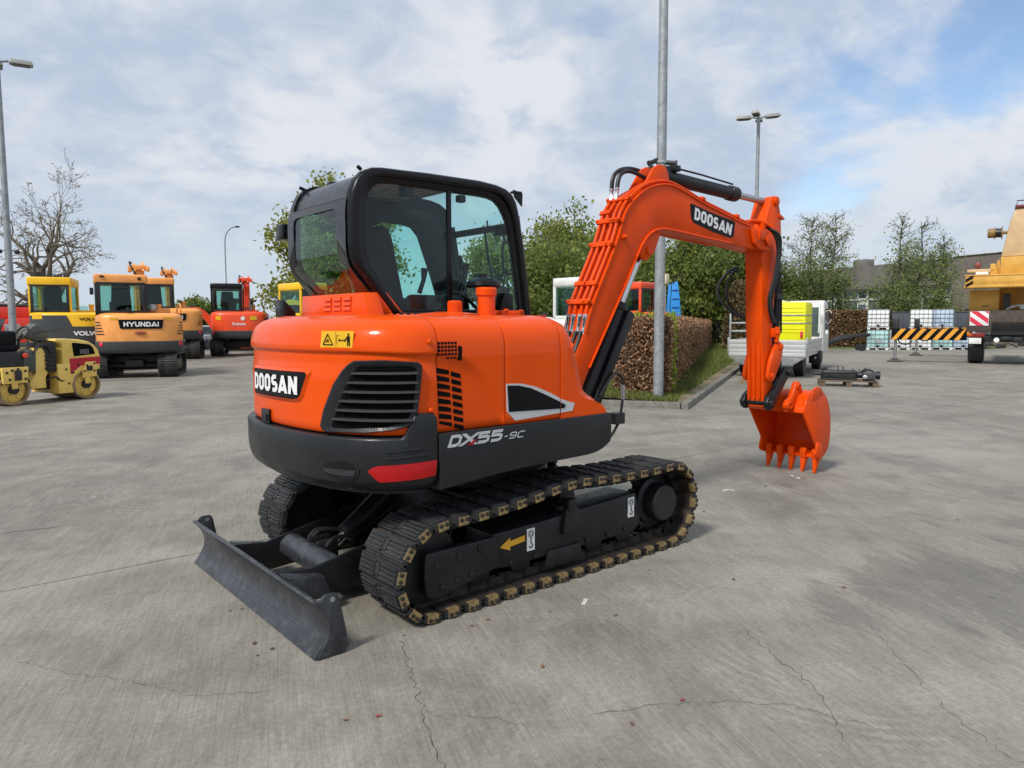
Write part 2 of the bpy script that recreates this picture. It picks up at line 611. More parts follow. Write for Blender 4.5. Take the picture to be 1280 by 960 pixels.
def stroke_text(txt, w=0.2, gap=0.14, shear=0.0, cond=1.0):
    """faces of a word in a unit box, thick mitred strokes"""
    vs, fs = [], []
    x0 = w / 2
    kz = 0
    for ch in txt:
        if ch == ' ':
            x0 += 0.5
            continue
        adv, strokes = GLY[ch]
        for pts, closed in strokes:
            kz += 1
            P = [Vector((p[0] * cond, w / 2 + p[1] * (1 - w))) for p in pts]
            n = len(P)
            L_, R_ = [], []
            for i in range(n):
                if closed or 0 < i < n - 1:
                    a = (P[i] - P[i - 1]).normalized()
                    c = (P[(i + 1) % n] - P[i]).normalized()
                    na, nc = Vector((-a.y, a.x)), Vector((-c.y, c.x))
                    m = na + nc
                    m = m / max(m.length_squared / 2, 0.45)
                    m *= 1.0
                else:
                    a = ((P[1] - P[0]) if i == 0 else (P[-1] - P[-2])).normalized()
                    m = Vector((-a.y, a.x))
                    # square the ends that stop on the cap or base line
                    if abs(a.x) > 0.2 and abs(a.y) > 0.3:
                        m = Vector((m.x / abs(m.x) / abs(a.y), 0)) if abs(m.x) > 1e-6 else m
                L_.append(P[i] + m * (w / 2))
                R_.append(P[i] - m * (w / 2))
                if not (closed or 0 < i < n - 1) and (abs(a.x) < 0.2):
                    s = (-1 if i == 0 else 1) * a * (w / 2)
                    L_[-1] += s
                    R_[-1] += s
                elif not (closed or 0 < i < n - 1) and abs(a.x) > 0.2 and abs(a.y) > 0.3:
                    s = (-1 if i == 0 else 1) * a * (w / 2) / abs(a.y)
                    L_[-1] += s
                    R_[-1] += s
            o = len(vs)
            for q in L_ + R_:
                vs.append((x0 + q.x, q.y, kz % 4))
            for i in range(n if closed else n - 1):
                j = (i + 1) % n
                fs.append((o + i, o + j, o + n + j, o + n + i))
        x0 += adv * cond + w + gap
    W_ = x0 - gap - w / 2
    return [((x + shear * y) / (W_ + shear), y, k) for x, y, k in vs], fs


def block_text(name, txt, fn, m, parent, w=0.2, gap=0.14, shear=0.0, cond=1.0):
    vs, fs = stroke_text(txt, w, gap, shear, cond)
    b = MB()
    b.raw([fn(u, v, k * 0.0004) for u, v, k in vs], fs)
    return b.build(name, m, parent, smooth=False, fix=False)



# ================================================================== the big orange excavator
EX = empty('crawler_excavator', (0, 0, 0), 0, 'big orange and charcoal crawler excavator in front with its dozer blade towards the camera', 'excavator')
HW, HR, HCX, HN = 0.93, 0.52, -0.93, 2.3          # plan of the hood: half width, tail depth, corner x, roundness
CW_, CR_, CCX = 0.946, 0.537, -0.945


class Plan:
    """outline of the tail in plan: s runs from the right corner round the back; s < 0 goes forward along the right side"""
    def __init__(s, w, r, cx, n):
        t = np.linspace(0, math.pi, 600)
        c = np.cos(t)
        s.P = np.stack([cx - r * np.abs(np.sin(t)) ** (2 / n), -w * np.sign(c) * np.abs(c) ** (2 / n)], 1)
        s.S = np.concatenate([[0], np.cumsum(np.linalg.norm(np.diff(s.P, axis=0), axis=1))])
        s.L = s.S[-1]
        s.w, s.cx = w, cx

    def at(s, q, off=0.0):
        def pos(k):
            if k < 0:
                return np.array([s.cx - k, -s.w])
            if k > s.L:
                return np.array([s.cx + (k - s.L), s.w])
            return np.array([np.interp(k, s.S, s.P[:, 0]), np.interp(k, s.S, s.P[:, 1])])
        p = pos(q)
        d = pos(q + 0.012) - pos(q - 0.012)
        d = d / np.linalg.norm(d)
        nrm = np.array([d[1], -d[0]])
        if nrm[0] > 0.2:
            nrm = -nrm
        if abs(nrm[0]) <= 0.2 and nrm[1] * p[1] < 0:
            nrm = -nrm
        return p + nrm * off

    def pt(s, q, z, off=0.0):
        p = s.at(q, off)
        return (float(p[0]), float(p[1]), z)


HOOD = Plan(HW, HR, HCX, HN)
CWP = Plan(CW_, CR_, CCX, HN)


def sstep(x, a, b):
    t = min(1, max(0, (x - a) / (b - a)))
    return t * t * (3 - 2 * t)


TOPD = [(1.43, 0.0), (1.50, 0.004), (1.55, 0.016), (1.59, 0.040), (1.62, 0.078), (1.64, 0.13), (1.65, 0.19), (1.655, 0.27)]


def hood_inset(s, z):
    d = np.interp(z, [a for a, b in TOPD], [b for a, b in TOPD]) if z > 1.43 else 0.0
    x = -s if s < 0 else 0.0                       # metres forward of the corner seam
    if s >= 0:
        zc, wid, amt = 1.438 + 0.015 * sstep(s, 0, .5), 0.024, 0.020
    else:
        zc = 1.438 - 0.04 * (x / .2) - 0.95 * max(0, x - 0.10) ** 2 / .4
        wid = 0.024 + 0.05 * min(1, x / .35)
        amt = 0.020 - 0.004 * min(1, x / .45)
        if x > 0.44:
            zc = -1
    d += amt * (1 - sstep(z, zc - wid * 0.35, zc + wid * 0.65))
    if s >= 0:
        # the lower skin comes back out again below the crease
        d -= 0.010 * (1 - sstep(z, 1.30, 1.41))
    return d


def hood_panel(name, s0, s1, n, z0=1.026, label=None, ztop=True):
    zs = [z0, z0 + .012] + list(np.linspace(z0 + .05, 1.36, 14)) + list(np.linspace(1.38, 1.47, 13)) + [1.50, 1.525, 1.55, 1.57, 1.59, 1.605, 1.62, 1.632, 1.64, 1.646, 1.65, 1.653, 1.655]
    ss = list(np.linspace(s0, s1, n))
    cols = [(ss[0], 0.02), (ss[0], 0.003)] + [(q, 0) for q in ss[1:-1]] + [(ss[-1], 0.003), (ss[-1], 0.02)]
    rings = []
    for i, z in enumerate(zs):
        r = []
        for q, e in cols:
            d = hood_inset(q, z) + e + (0.01 if i == 0 else 0)
            p = HOOD.at(q, -d)
            r.append((p[0], p[1], z - (e if z > 1.6 else 0)))
        rings.append(r)
    b = MB().loft(rings, closed=False)
    o = b.build(name, ORANGE, EX, sharp=50)
    return tag(o, label)


G = 0.0035
hood_panel('rear_hood', G, HOOD.L - 0.02, 90)
hood_panel('engine_door', -(0.455 - G), -G, 26)
hood_panel('side_cover', -(0.89 - G), -(0.455 + G), 16)
hood_panel('side_cover', HOOD.L, HOOD.L + 1.2, 8)
# front cover of the right side: slopes down towards the boom
fc = [(-0.036, 1.026), (0.372, 1.026), (0.374, 1.075), (0.355, 1.112), (0.312, 1.148), (0.262, 1.172), (0.222, 1.205), (0.203, 1.25), (0.176, 1.33), (0.150, 1.42), (0.118, 1.52), (0.092, 1.585), (0.05, 1.63), (0.0, 1.648), (-0.036, 1.652)]
rings = []
for d, e in ((0.0, 0.05), (0.0, 0.10), (0, .30), (0, .60)):
    pass
zz = {1: 0}
b = MB()
prof = fc
rows = []
for y, ins in ((-0.905, 0.03), (-0.925, 0.012), (-0.93, 0.0)):
    rows.append((y, ins))
def inset_poly(pts, d):
    n = len(pts)
    res = []
    for i in range(n):
        p0, p1, p2 = Vector(pts[i - 1]), Vector(pts[i]), Vector(pts[(i + 1) % n])
        a, c = (p1 - p0).normalized(), (p2 - p1).normalized()
        na, nc = Vector((-a.y, a.x)), Vector((-c.y, c.x))
        m = (na + nc)
        m = m / max(0.3, m.length_squared) * 2 * 0.5 * 2
        res.append(tuple(p1 + m * d * 0.5))
    return res
# shoulder radius matches the hood beside it
shoulder = [(1.655 - z, d) for z, d in TOPD]
rings = []
for (z_drop, yin) in [(0.0, 0.27), (0.005, .19), (.015, .13), (.035, .078), (.065, .040), (.105, .016), (.155, .004), (.215, 0)]:
    ring = []
    for x, z in fc:
        k = min(z_drop, max(0, (z - 1.03)) * 0.9)
        # pull the rim in at the top and the front, leave the foot and the rear edge where they are
        if z > 1.03 and x > -0.03:
            zz_ = z - k * (1.0 if x < 0.1 else 0.35)
            xx_ = x - k * (0.0 if x < 0.0 else min(1, x / .15) * 0.45)
        else:
            zz_, xx_ = (z - k if z > 1.5 else z), x
        ring.append((xx_, -0.93 + yin, zz_))
    rings.append(ring)
rings = [[(x, 0.0 - 0.36, z) for x, z in fc]] + rings
b.loft(rings, closed=True, cap=True)
b.build('front_cover', ORANGE, EX, sharp=50)

# top deck and dark inner body behind the panel gaps
b = MB()
b.prism([(0.09, -0.66), (0.09, -0.36), (-0.5, -0.2), (-0.9, -0.15), (-0.9, 0.70), (-1.15, 0.55), (-1.19, 0.1), (-1.19, -0.1), (-1.15, -0.5), (-1.0, -0.655)], 'z', 1.625, 1.6545)
b.build('hood_deck', ORANGE, EX)
b = MB()
ring = [HOOD.pt(s, 0, -0.03) for s in np.linspace(-0.93, HOOD.L + 1.2, 60)]
b.prism([(p[0], p[1]) for p in ring], 'z', 0.80, 1.40)
b.prism([(p[0] * 0.98, p[1] * 0.93) for p in ring], 'z', 1.40, 1.52)
b.build('engine_bay', DARK, EX, smooth=False)

# ---- counterweight with its raised right ear
ss = list(np.linspace(0.004, CWP.L - 0.004, 110))
def cw_top(s):
    e = 1.018 + 0.122 * (1 - sstep(s, 0.128, 0.20))
    if s < 0.02:
        e -= 0.03 * (1 - s / 0.02)
    return e
prof = [(-1, 0.10), (0.0, 0.014), (0.006, 0.005), (0.016, 0.0), (.10, 0.0), (.16, .001), (.20, .006), (.235, .016), (.262, .032), (.285, .058), (.30, .10), (.305, .2)]
rings = []
for k, (dz, d) in enumerate(prof):
    ring = []
    for s in ss:
        zt = cw_top(s)
        if k == 0:
            z = zt - 0.008
        else:
            z = zt - dz if dz < 0.12 else 1.018 - dz
        dd = d
        if s < 0.01 or s > CWP.L - 0.01:
            dd += 0.006
        ring.append(CWP.pt(s, z, -dd))
    rings.append(ring)
MB().loft(rings, closed=False).build('counterweight', CHARCOAL, EX, sharp=40)
CWO = EX.children[-1] if False else [o for o in EX.children if o.name.startswith('counterweight')][0]

def surf_patch(plan, poly, off, depth, name, m, parent, seg=10, base=None, bevel=0.0):
    """a plate that follows the curved tail: poly in (s, z); its face stands off the skin by off"""
    b = MB()
    n = len(poly)
    # fan-free fill: march across in s
    P = [Vector(p) for p in poly]
    s0, s1 = min(p.x for p in P), max(p.x for p in P)
    def span(sv):
        zs = []
        for i in range(n):
            a, c = P[i], P[(i + 1) % n]
            if (a.x - sv) * (c.x - sv) <= 0 and abs(a.x - c.x) > 1e-9:
                t = (sv - a.x) / (c.x - a.x)
                zs.append(a.y + t * (c.y - a.y))
        return (min(zs), max(zs)) if zs else (0, 0)
    svs = sorted(set([s0 + 1e-4, s1 - 1e-4] + [p.x for p in P if s0 + 1e-3 < p.x < s1 - 1e-3] + list(np.linspace(s0 + 1e-4, s1 - 1e-4, seg))))
    f_lo, f_hi, b_lo, b_hi = [], [], [], []
    for sv in svs:
        lo, hi = span(sv)
        f_lo.append(plan.pt(sv, lo, off)); f_hi.append(plan.pt(sv, hi, off))
        b_lo.append(plan.pt(sv, lo, off - depth)); b_hi.append(plan.pt(sv, hi, off - depth))
    b.loft([f_lo, f_hi, b_hi, b_lo, f_lo], closed=False)
    for k in (0, -1):
        b.raw([f_lo[k], f_hi[k], b_hi[k], b_lo[k]], [(0, 1, 2, 3)])
    return b.build(name, m, parent, bevel=bevel)

# hand hold (recess shade as black plate), grooves and reflector of the counterweight
b = MB()
pocket = [(0.694, 0.835), (0.655, 0.872), (0.60, 0.893), (0.50, 0.90), (0.455, 0.885), (0.430, 0.86), (0.437, 0.825), (0.475, 0.803), (0.53, 0.799), (0.61, 0.812)]
b.raw([CWP.pt(s, z, 0.002) for s, z in pocket] + [CWP.pt(0.56 + (s - .56) * .86, 0.862 + (z - .85) * .72, -0.0015) for s, z in pocket], [])
n = len(pocket)
ringA = [CWP.pt(s, z, 0.0035) for s, z in pocket]
ringB = [CWP.pt(0.56 + (s - .56) * .93, 0.85 + (z - .85) * .86, 0.0035) for s, z in pocket]
b = MB().loft([ringA, ringB], closed=True)
b.build('hand_hold_rim', CHARCOAL, CWO)
surf_patch(CWP, [(0.56 + (s - .56) * .93, 0.85 + (z - .85) * .86) for s, z in pocket], 0.003, 0.01, 'hand_hold', CABBLACK, CWO, seg=16)
sh = MB().loft([[CWP.pt(s, 0.846 - 0.0 * s, 0.004) for s in np.linspace(.45, .665, 12)], [CWP.pt(s, 0.815 + 0.25 * (s - .53) ** 2 * 4, 0.012) for s in np.linspace(.46, .65, 12)]], closed=False)
sh.build('hand_hold_lip', CHARCOAL, CWO)
for z0, s0, s1 in ((0.962, 0.10, 0.285), (0.928, 0.065, 0.285)):
    surf_patch(CWP, [(s0, z0 + .004), (s1, z0 - 0.012), (s1, z0 - .020), (s0, z0 - 0.006)], 0.006, 0.012, 'moulded_rib', CHARCOAL, CWO, bevel=0.002)
surf_patch(CWP, [(0.385, 0.845), (0.365, .862), (0.332, 0.874), (0.014, 0.888), (0.024, 0.808), (0.10, .800), (0.322, 0.789), (0.345, .805)], 0.005, 0.012, 'reflector', REDREF, EX, seg=14, bevel=0.002)

# ---- grille at the right rear corner
gout = [(0.489, 1.396), (0.455, 1.415), (0.30, 1.420), (0.122, 1.408), (0.101, 1.390), (0.105, 1.32), (0.130, 1.132), (0.168, 1.078), (0.25, 1.056), (0.40, 1.040), (0.64, 1.033), (0.672, 1.042), (0.687, 1.066), (0.66, 1.15), (0.589, 1.285), (0.53, 1.36)]
gin = [(0.436, 1.382), (0.415, 1.389), (0.29, 1.392), (0.140, 1.381), (0.131, 1.372), (0.133, 1.31), (0.150, 1.165), (0.185, 1.104), (0.26, 1.080), (0.40, 1.066), (0.585, 1.057), (0.60, 1.061), (0.606, 1.072), (0.575, 1.14), (0.515, 1.275), (0.465, 1.35)]
GRI = surf_patch(HOOD, gin, 0.004, 0.012, 'grille', DARK, EX, seg=26)  # dark panel on the closed hood, its colour stands for the shaded opening
rr = [[HOOD.pt(s, z, -0.01) for s, z in gout], [HOOD.pt(s, z, 0.012) for s, z in gout]]
mid = [((a[0] * .8 + c[0] * .2), (a[1] * .8 + c[1] * .2)) for a, c in zip(gout, gin)]
rr += [[HOOD.pt(s, z, 0.018) for s, z in mid], [HOOD.pt(s, z, 0.006) for s, z in gin], [HOOD.pt(s, z, -0.004) for s, z in gin]]
MB().loft(rr, closed=True).build('grille_frame', CHARCOAL, GRI, sharp=35)
LOUVRE_M = mat('lit_charcoal', (0.045, 0.047, 0.050), 0.45, var=0.1)  # charcoal lightened for the light the blades' top faces catch
for k in range(6):
    z = 1.350 - 0.0485 * k
    sl = 0.455 + 0.026 * k + 0.012
    sr = 0.128 + max(0, k - 3) * 0.009 + (0.02 if k == 6 else 0)
    rows = [[], [], [], []]
    for s in np.linspace(sr, sl, 16):
        t = sstep(s, sl - .06, sl)
        rows[0].append(HOOD.pt(s, z + 0.008 - .003 * t, 0.005))
        rows[1].append(HOOD.pt(s, z + 0.001, 0.030 - 0.010 * t))
        rows[2].append(HOOD.pt(s, z - 0.004, 0.030 - 0.010 * t))
        rows[3].append(HOOD.pt(s, z + 0.003 - .003 * t, 0.005))
    MB().loft(rows + [rows[0]], closed=False).build('louvre', LOUVRE_M, GRI, sharp=30)
# fine wire mesh behind the louvres, darker than the frame
b = MB()
for z in np.arange(1.075, 1.385, 0.0155):
    t = (z - 1.06) / 0.33
    s1 = 0.60 - 0.165 * t
    s0 = 0.15 if z > 1.16 else 0.15 + (1.16 - z) * 0.55
    b.tube([HOOD.pt(s, z, 0.006) for s in np.linspace(s0, s1, 10)], 0.0018, 3)
for s in np.arange(0.15, 0.58, 0.0155):
    z1 = 1.385 if s < .43 else 1.385 - (s - .43) * 1.75
    z0 = 1.065 if s > 0.30 else 1.065 + (0.30 - s) * 0.5
    if z1 > z0:
        b.tube([HOOD.pt(s, z, 0.0065) for z in (z0, z1)], 0.0018, 3)
b.build('wire_mesh', DARK, GRI, smooth=False)

# ---- name plate on the tail, stickers, latch
LOGO = surf_patch(HOOD, [(1.535, 1.325), (1.50, 1.336), (0.825, 1.341), (0.805, 1.325), (0.865, 1.222), (0.90, 1.20), (0.945, 1.192), (1.535, 1.186)], 0.0035, 0.006, 'name_plate', DECALBLACK, EX, seg=30)
b = MB()
o1 = [(1.57, 1.35), (0.80, 1.362), (0.775, 1.345), (0.84, 1.215), (0.87, 1.18), (0.94, 1.166), (1.57, 1.16)]
o2 = [(1.54, 1.338), (0.812, 1.346), (0.80, 1.33), (0.86, 1.222), (0.885, 1.198), (0.945, 1.187), (1.54, 1.182)]
def dense(poly, k=12):
    res = []
    for i in range(len(poly)):
        a, c = poly[i], poly[(i + 1) % len(poly)]
        for t in range(k):
            res.append((a[0] + (c[0] - a[0]) * t / k, a[1] + (c[1] - a[1]) * t / k))
    return res
b.loft([[HOOD.pt(s, z, -0.011) for s, z in dense(o1)], [HOOD.pt(s, z, 0.005) for s, z in dense(o2)], [HOOD.pt(s, z, -0.004) for s, z in dense(o2)]], closed=True)
b.build('name_plate_surround', ORANGE, EX, sharp=40)
block_text('lettering', 'DOOSAN', lambda u, v, k: HOOD.pt(1.515 - u * (0.635), 1.213 + v * 0.100 + .004 * u, 0.0085 + k), WHITE, LOGO, w=0.235, gap=0.10, shear=0.05, cond=0.70)
STK = surf_patch(HOOD, [(0.672, 1.568), (0.458, 1.568), (0.470, 1.480), (0.686, 1.480)], 0.003 - 0.006, 0.004, 'warning_sticker', YELLOWST, EX, seg=10)
def sk(s, z):
    return HOOD.pt(s, z, 0.0002 - 0.004 + .0035)
b = MB()
def stroke(pts, w=0.004):
    for (s0, z0), (s1, z1) in zip(pts, pts[1:]):
        dx, dz = s1 - s0, z1 - z0
        L = math.hypot(dx, dz) or 1
        nx, nz = -dz / L * w / 2, dx / L * w / 2
        b.raw([sk(s0 + nx, z0 + nz), sk(s0 - nx, z0 - nz), sk(s1 - nx, z1 - nz), sk(s1 + nx, z1 + nz)], [(0, 1, 2, 3)])
stroke([(.662, 1.496), (.592, 1.496), (.627, 1.552), (.662, 1.496)], .006)
stroke([(.640, 1.508), (.628, 1.522), (.616, 1.508)], .005)
stroke([(.630, 1.512), (.622, 1.528)], .004)
stroke([(.565, 1.500), (.565, 1.545), (.548, 1.545)], .002)
stroke([(.548, 1.520), (.512, 1.520)], .005)
stroke([(.546, 1.528), (.552, 1.520), (.546, 1.512)], .004)
stroke([(.514, 1.528), (.508, 1.520), (.514, 1.512)], .004)
stroke([(.490, 1.555), (.490, 1.546)], .011)
stroke([(.490, 1.542), (.490, 1.512)], .016)
stroke([(.494, 1.514), (.496, 1.490)], .006)
stroke([(.486, 1.514), (.484, 1.490)], .006)
stroke([(.500, 1.538), (.507, 1.520)], .005)
stroke([(.572, 1.484), (.572, 1.564)], .0015)
b.build('pictogram', DECALBLACK, STK, smooth=False, fix=False)
LAT = surf_patch(HOOD, [(1.40, 1.100), (1.262, 1.104), (1.266, 1.022), (1.40, 1.020)], 0.004, 0.01, 'latch_recess', CABBLACK, EX, seg=6, bevel=0.002)
surf_patch(HOOD, [(1.375, 1.070), (1.295, 1.072), (1.295, 1.032), (1.375, 1.030)], 0.012, 0.014, 'latch_handle', INTERIOR, LAT, seg=5, bevel=0.003)
b = MB()
for s, z in ((0.055, 1.512), (0.05, 1.152)):
    p = HOOD.pt(s, z, 0); n_ = Vector(HOOD.pt(s, z, 1)) - Vector(p)
    b.lathe([(0.014, -0.002), (0.014, 0.005), (0.010, 0.011), (0, 0.012)], p, n_, 12)
b.build('bolt', ORANGE, EX)

# ---- air vents in the engine door: raised dark blocks, the holes' shade as colour
YS = -0.93
b = MB()
for i in range(6):
    for j in range(5):
        if j == 4 and i < 3:
            continue
        x = -0.925 + i * 0.0215
        z = 1.502 - j * 0.0195
        b.box((x, HOOD.at(-(x + .93), -hood_inset(-(x + .93), z))[1] + 0.012, z), (0.0150, 0.028, 0.0130))
b.build_each('vent_hole', DARK, EX, smooth=False)
b = MB()
b.prism([(-0.7895 + 0.012 * math.cos(a), (1.474 if math.sin(a) >= 0 else 1.418) + 0.012 * math.sin(a)) for a in np.linspace(0, 2 * math.pi, 18, endpoint=False)], 'y', YS + 0.03, YS + hood_inset(-.14, 1.45) - 0.002)
b.build('door_handle', DARK, EX, smooth=False)
b = MB()
for k in range(8):
    z = 1.372 - k * 0.0405
    sh_ = -0.002 * k
    x0, x1 = -0.928 + .003 * k * .6, -0.852 + 0.003 * k * .8
    b.prism([(x0, z), (x1, z - 0.016), (x1, z - 0.039), (x0, z - 0.026 - (0.003 if k < 7 else -.01))], 'y', YS + 0.04, YS + hood_inset(-(.5 * (x0 + x1) + .93), z - .02) - 0.003)
    x0, x1 = -0.838 + .0026 * k, -0.776 + 0.0026 * k
    zb = z - 0.022
    b.prism([(x0, zb), (x1, zb - 0.018), (x1, zb - 0.040), (x0, zb - 0.026)], 'y', YS + 0.04, YS + hood_inset(-(.5 * (x0 + x1) + .93), zb - .02) - 0.003)
b.build_each('louvre_slot', DARK, EX, smooth=False)

# ---- black and silver emblem on the side covers
yb = -0.9325
EMB = MB().prism([(-0.469, 1.262), (-0.36, 1.258), (-0.24, 1.232), (-0.13, 1.190), (-0.047, 1.152), (-0.047, 1.062), (-0.22, 1.054), (-0.404, 1.046), (-0.464, 1.102)], 'y', yb, yb + 0.004).build('side_emblem', SILVERP, EX, bevel=0.0)
MB().prism([(-0.462, 1.252), (-0.38, 1.248), (-0.28, 1.226), (-0.16, 1.178), (-0.047, 1.130), (-0.047, 1.088), (-0.452, 1.100)], 'y', yb - 0.002, yb + 0.002).build('emblem_field', DECALBLACK, EMB)
MB().prism([(-0.037, 1.147), (0.02, 1.128), (0.078, 1.112), (0.060, 1.066), (-0.037, 1.062)], 'y', yb, yb + 0.004).build('emblem_tip', SILVERP, EMB)
MB().prism([(-0.037, 1.124), (0.0, 1.108), (-0.008, 1.090), (-0.037, 1.087)], 'y', yb - 0.002, yb + 0.002).build('emblem_tip', DECALBLACK, EMB)

# ---- charcoal side skirt with the type lettering
sk_prof = [(-0.940, 1.022), (0.392, 1.028), (0.400, 1.022), (0.402, 0.875), (0.388, 0.84), (0.36, 0.822), (0.318, 0.802), (0.26, 0.786), (0.19, 0.778), (-0.313, 0.768), (-0.55, 0.755), (-0.940, 0.722)]
SKI = MB().prism(sk_prof, 'y', -0.948, -0.60).build('side_skirt', CHARCOAL, EX, bevel=0.012, seg=3)
MB().box((0.405, -0.90, 0.89), (0.02, 0.06, 0.10)).build('skirt_stop', CABBLACK, SKI, bevel=0.004)
ysk = -0.9495
block_text('lettering', 'DX55', lambda u, v, k: (-0.893 + u * 0.395, ysk - k, 0.944 + v * 0.066), SILVERP, SKI, w=0.25, gap=0.12, shear=0.42, cond=1.5)
block_text('lettering', '-9C', lambda u, v, k: (-0.510 + u * 0.17, ysk - k, 0.948 + v * 0.038), SILVERP, SKI, w=0.17, gap=0.20, shear=0.42, cond=1.6)
MB().prism([(-0.758, 0.943), (-0.728, 0.943), (-0.700, 0.966), (-0.712, 0.972)], 'y', ysk - 0.003, ysk + 0.001).build('red_accent', REDREF, SKI)
MB().prism([(-0.9, 1.02), (0.38, 1.02), (0.38, .84), (-0.9, .76)], 'y', 0.60, 0.946).build('side_skirt', CHARCOAL, EX, bevel=0.012)

# ---- upper frame under the skirts, slew ring
b = MB()
b.box((-0.45, 0, 0.80), (1.75, 1.3, 0.12))
b.box((0.35, -0.05, 0.85), (0.7, 0.5, 0.22))
b.prism([CWP.pt(s, 0, -0.10)[:2] for s in np.linspace(0.1, CWP.L - 0.1, 40)], 'z', 0.705, 0.76)
b.build('upper_frame', FRAMEBLACK, EX)
MB().lathe([(0.50, 0.56), (0.50, 0.62), (0.46, 0.62), (0.46, 0.75), (0.3, 0.75)], (0.03, 0, 0), (0, 0, 1), 40).build('slew_ring', FRAMEBLACK, EX)

# ================================================================== cab
CABY0, CABY1 = -0.10, 0.82
cab_out = [(-0.684, 1.640), (-0.73, 1.70), (-0.955, 1.955), (-0.978, 2.01), (-0.985, 2.10), (-0.985, 2.30), (-0.972, 2.40), (-0.940, 2.475), (-0.890, 2.530), (-0.830, 2.557), (-0.76, 2.566), (-0.4, 2.576), (0.0, 2.578), (0.15, 2.566), (0.235, 2.547), (0.29, 2.515), (0.325, 2.465), (0.345, 2.40), (0.388, 2.203), (0.43, 1.94), (0.470, 1.640)]
cab_in = [(-0.610, 1.700), (-0.635, 1.71), (-0.832, 1.962), (-0.850, 2.02), (-0.858, 2.10), (-0.858, 2.20), (-0.855, 2.32), (-0.842, 2.40), (-0.815, 2.445), (-0.77, 2.470), (-0.70, 2.478), (-0.4, 2.480), (0.0, 2.478), (0.10, 2.474), (0.155, 2.460), (0.20, 2.425), (0.235, 2.375), (0.262, 2.325), (0.305, 2.14), (0.34, 1.93), (0.372, 1.700)]
CAB = None
cab_in_left = [(-0.625, 1.700), (-0.65, 1.71), (-0.905, 1.972), (-0.925, 2.02), (-0.932, 2.10), (-0.932, 2.20), (-0.93, 2.32), (-0.91, 2.40), (-0.87, 2.455), (-0.80, 2.478)] + cab_in[10:]
def cab_side(y, sgn, nm):
    inner_ = cab_in if sgn < 0 else cab_in_left
    lerp = lambda t: [((a[0] * (1 - t) + c[0] * t), (a[1] * (1 - t) + c[1] * t)) for a, c in zip(cab_out, inner_)]
    yo = y + sgn * 0.0
    R3 = lambda pts, yy: [(x, yy, z) for x, z in pts]
    rings = [R3(lerp(0.0), yo - sgn * 0.075), R3(lerp(0.0), yo - sgn * 0.02), R3(lerp(0.07), yo - sgn * 0.006), R3(lerp(0.2), yo), R3(lerp(0.50), yo), R3(lerp(0.58), yo - sgn * 0.006), R3(lerp(0.60), yo - sgn * 0.03), R3(lerp(0.94), yo - sgn * 0.034), R3(lerp(1.0), yo - sgn * 0.04), R3(lerp(1.0), yo - sgn * 0.075), R3(lerp(0.0), yo - sgn * 0.075)]
    return MB().loft(rings, closed=True).build(nm, CABBLACK, EX, sharp=40)
SIDE_R = cab_side(CABY0, -1, 'cab_side_frame')
SIDE_L = cab_side(CABY1, 1, 'cab_side_frame')
# glass of the right side, in two panes with a black bar between
def side_glass(y, x0, x1, nm, m, parent):
    pts = list(cab_in if y < 0.3 else cab_in_left)
    poly = []
    n = len(pts)
    for i in range(n):
        a, c = pts[i], pts[(i + 1) % n]
        ins = lambda p: x0 <= p[0] <= x1
        if ins(a):
            poly.append(a)
        for xb in (x0, x1):
            if (a[0] - xb) * (c[0] - xb) < 0:
                t = (xb - a[0]) / (c[0] - a[0])
                poly.append((xb, a[1] + t * (c[1] - a[1])))
    # keep order along the ring
    return MB().prism(poly, 'y', y, y + 0.005).build(nm, m, parent, smooth=False)
side_glass(CABY0 + 0.045, -0.86, -0.245, 'side_window', GLASSC, EX)
side_glass(CABY0 + 0.045, -0.235, 0.38, 'side_window', GLASSC, EX)
MB().box((-0.240, CABY0 + 0.045, 2.09), (0.034, 0.02, 0.79)).build('window_bar', CABBLACK, EX, bevel=0.004)
side_glass(CABY1 - 0.045, -0.95, -0.30, 'side_window', GLASSG, EX)
side_glass(CABY1 - 0.045, -0.29, 0.38, 'side_window', GLASSG, EX)
b = MB()
b.prism([(-0.30, 1.68), (-0.25, 1.68), (-0.36, 2.36), (-0.41, 2.36)], 'y', CABY1 - 0.06, CABY1 - 0.03)
b.build('door_bar', CABBLACK, EX, bevel=0.004)
# inner flange of the left door, a wide trim seen through the right window
lerp2 = lambda k: [((c[0] - (-0.24)) * k + (-0.24), (c[1] - 2.08) * k + 2.08) for c in cab_in]
b = MB()
R3 = lambda pts, yy: [(x, yy, z) for x, z in pts]
dl_o = cab_in
dl_i = [(-0.56, 1.71), (-0.58, 1.73), (-0.70, 1.96), (-0.72, 2.0), (-0.725, 2.05), (-0.725, 2.10), (-0.72, 2.22), (-0.70, 2.30), (-0.68, 2.33), (-0.63, 2.355), (-0.58, 2.36), (-0.3, 2.36), (-0.1, 2.355), (-0.03, 2.34), (0.0, 2.32), (0.03, 2.28), (0.05, 2.23), (0.08, 2.15), (0.14, 2.0), (0.18, 1.88), (0.23, 1.71)]
b.prism([p for p in dl_o if p[1] > 2.35 or p[0] > 0] + [p for p in dl_i[::-1] if p[0] > 0 or p[1] > 2.33] + [(-0.84, 2.37)], 'y', 0.735, 0.77)
b.build('door_trim', INTERIOR, EX, bevel=0.006)

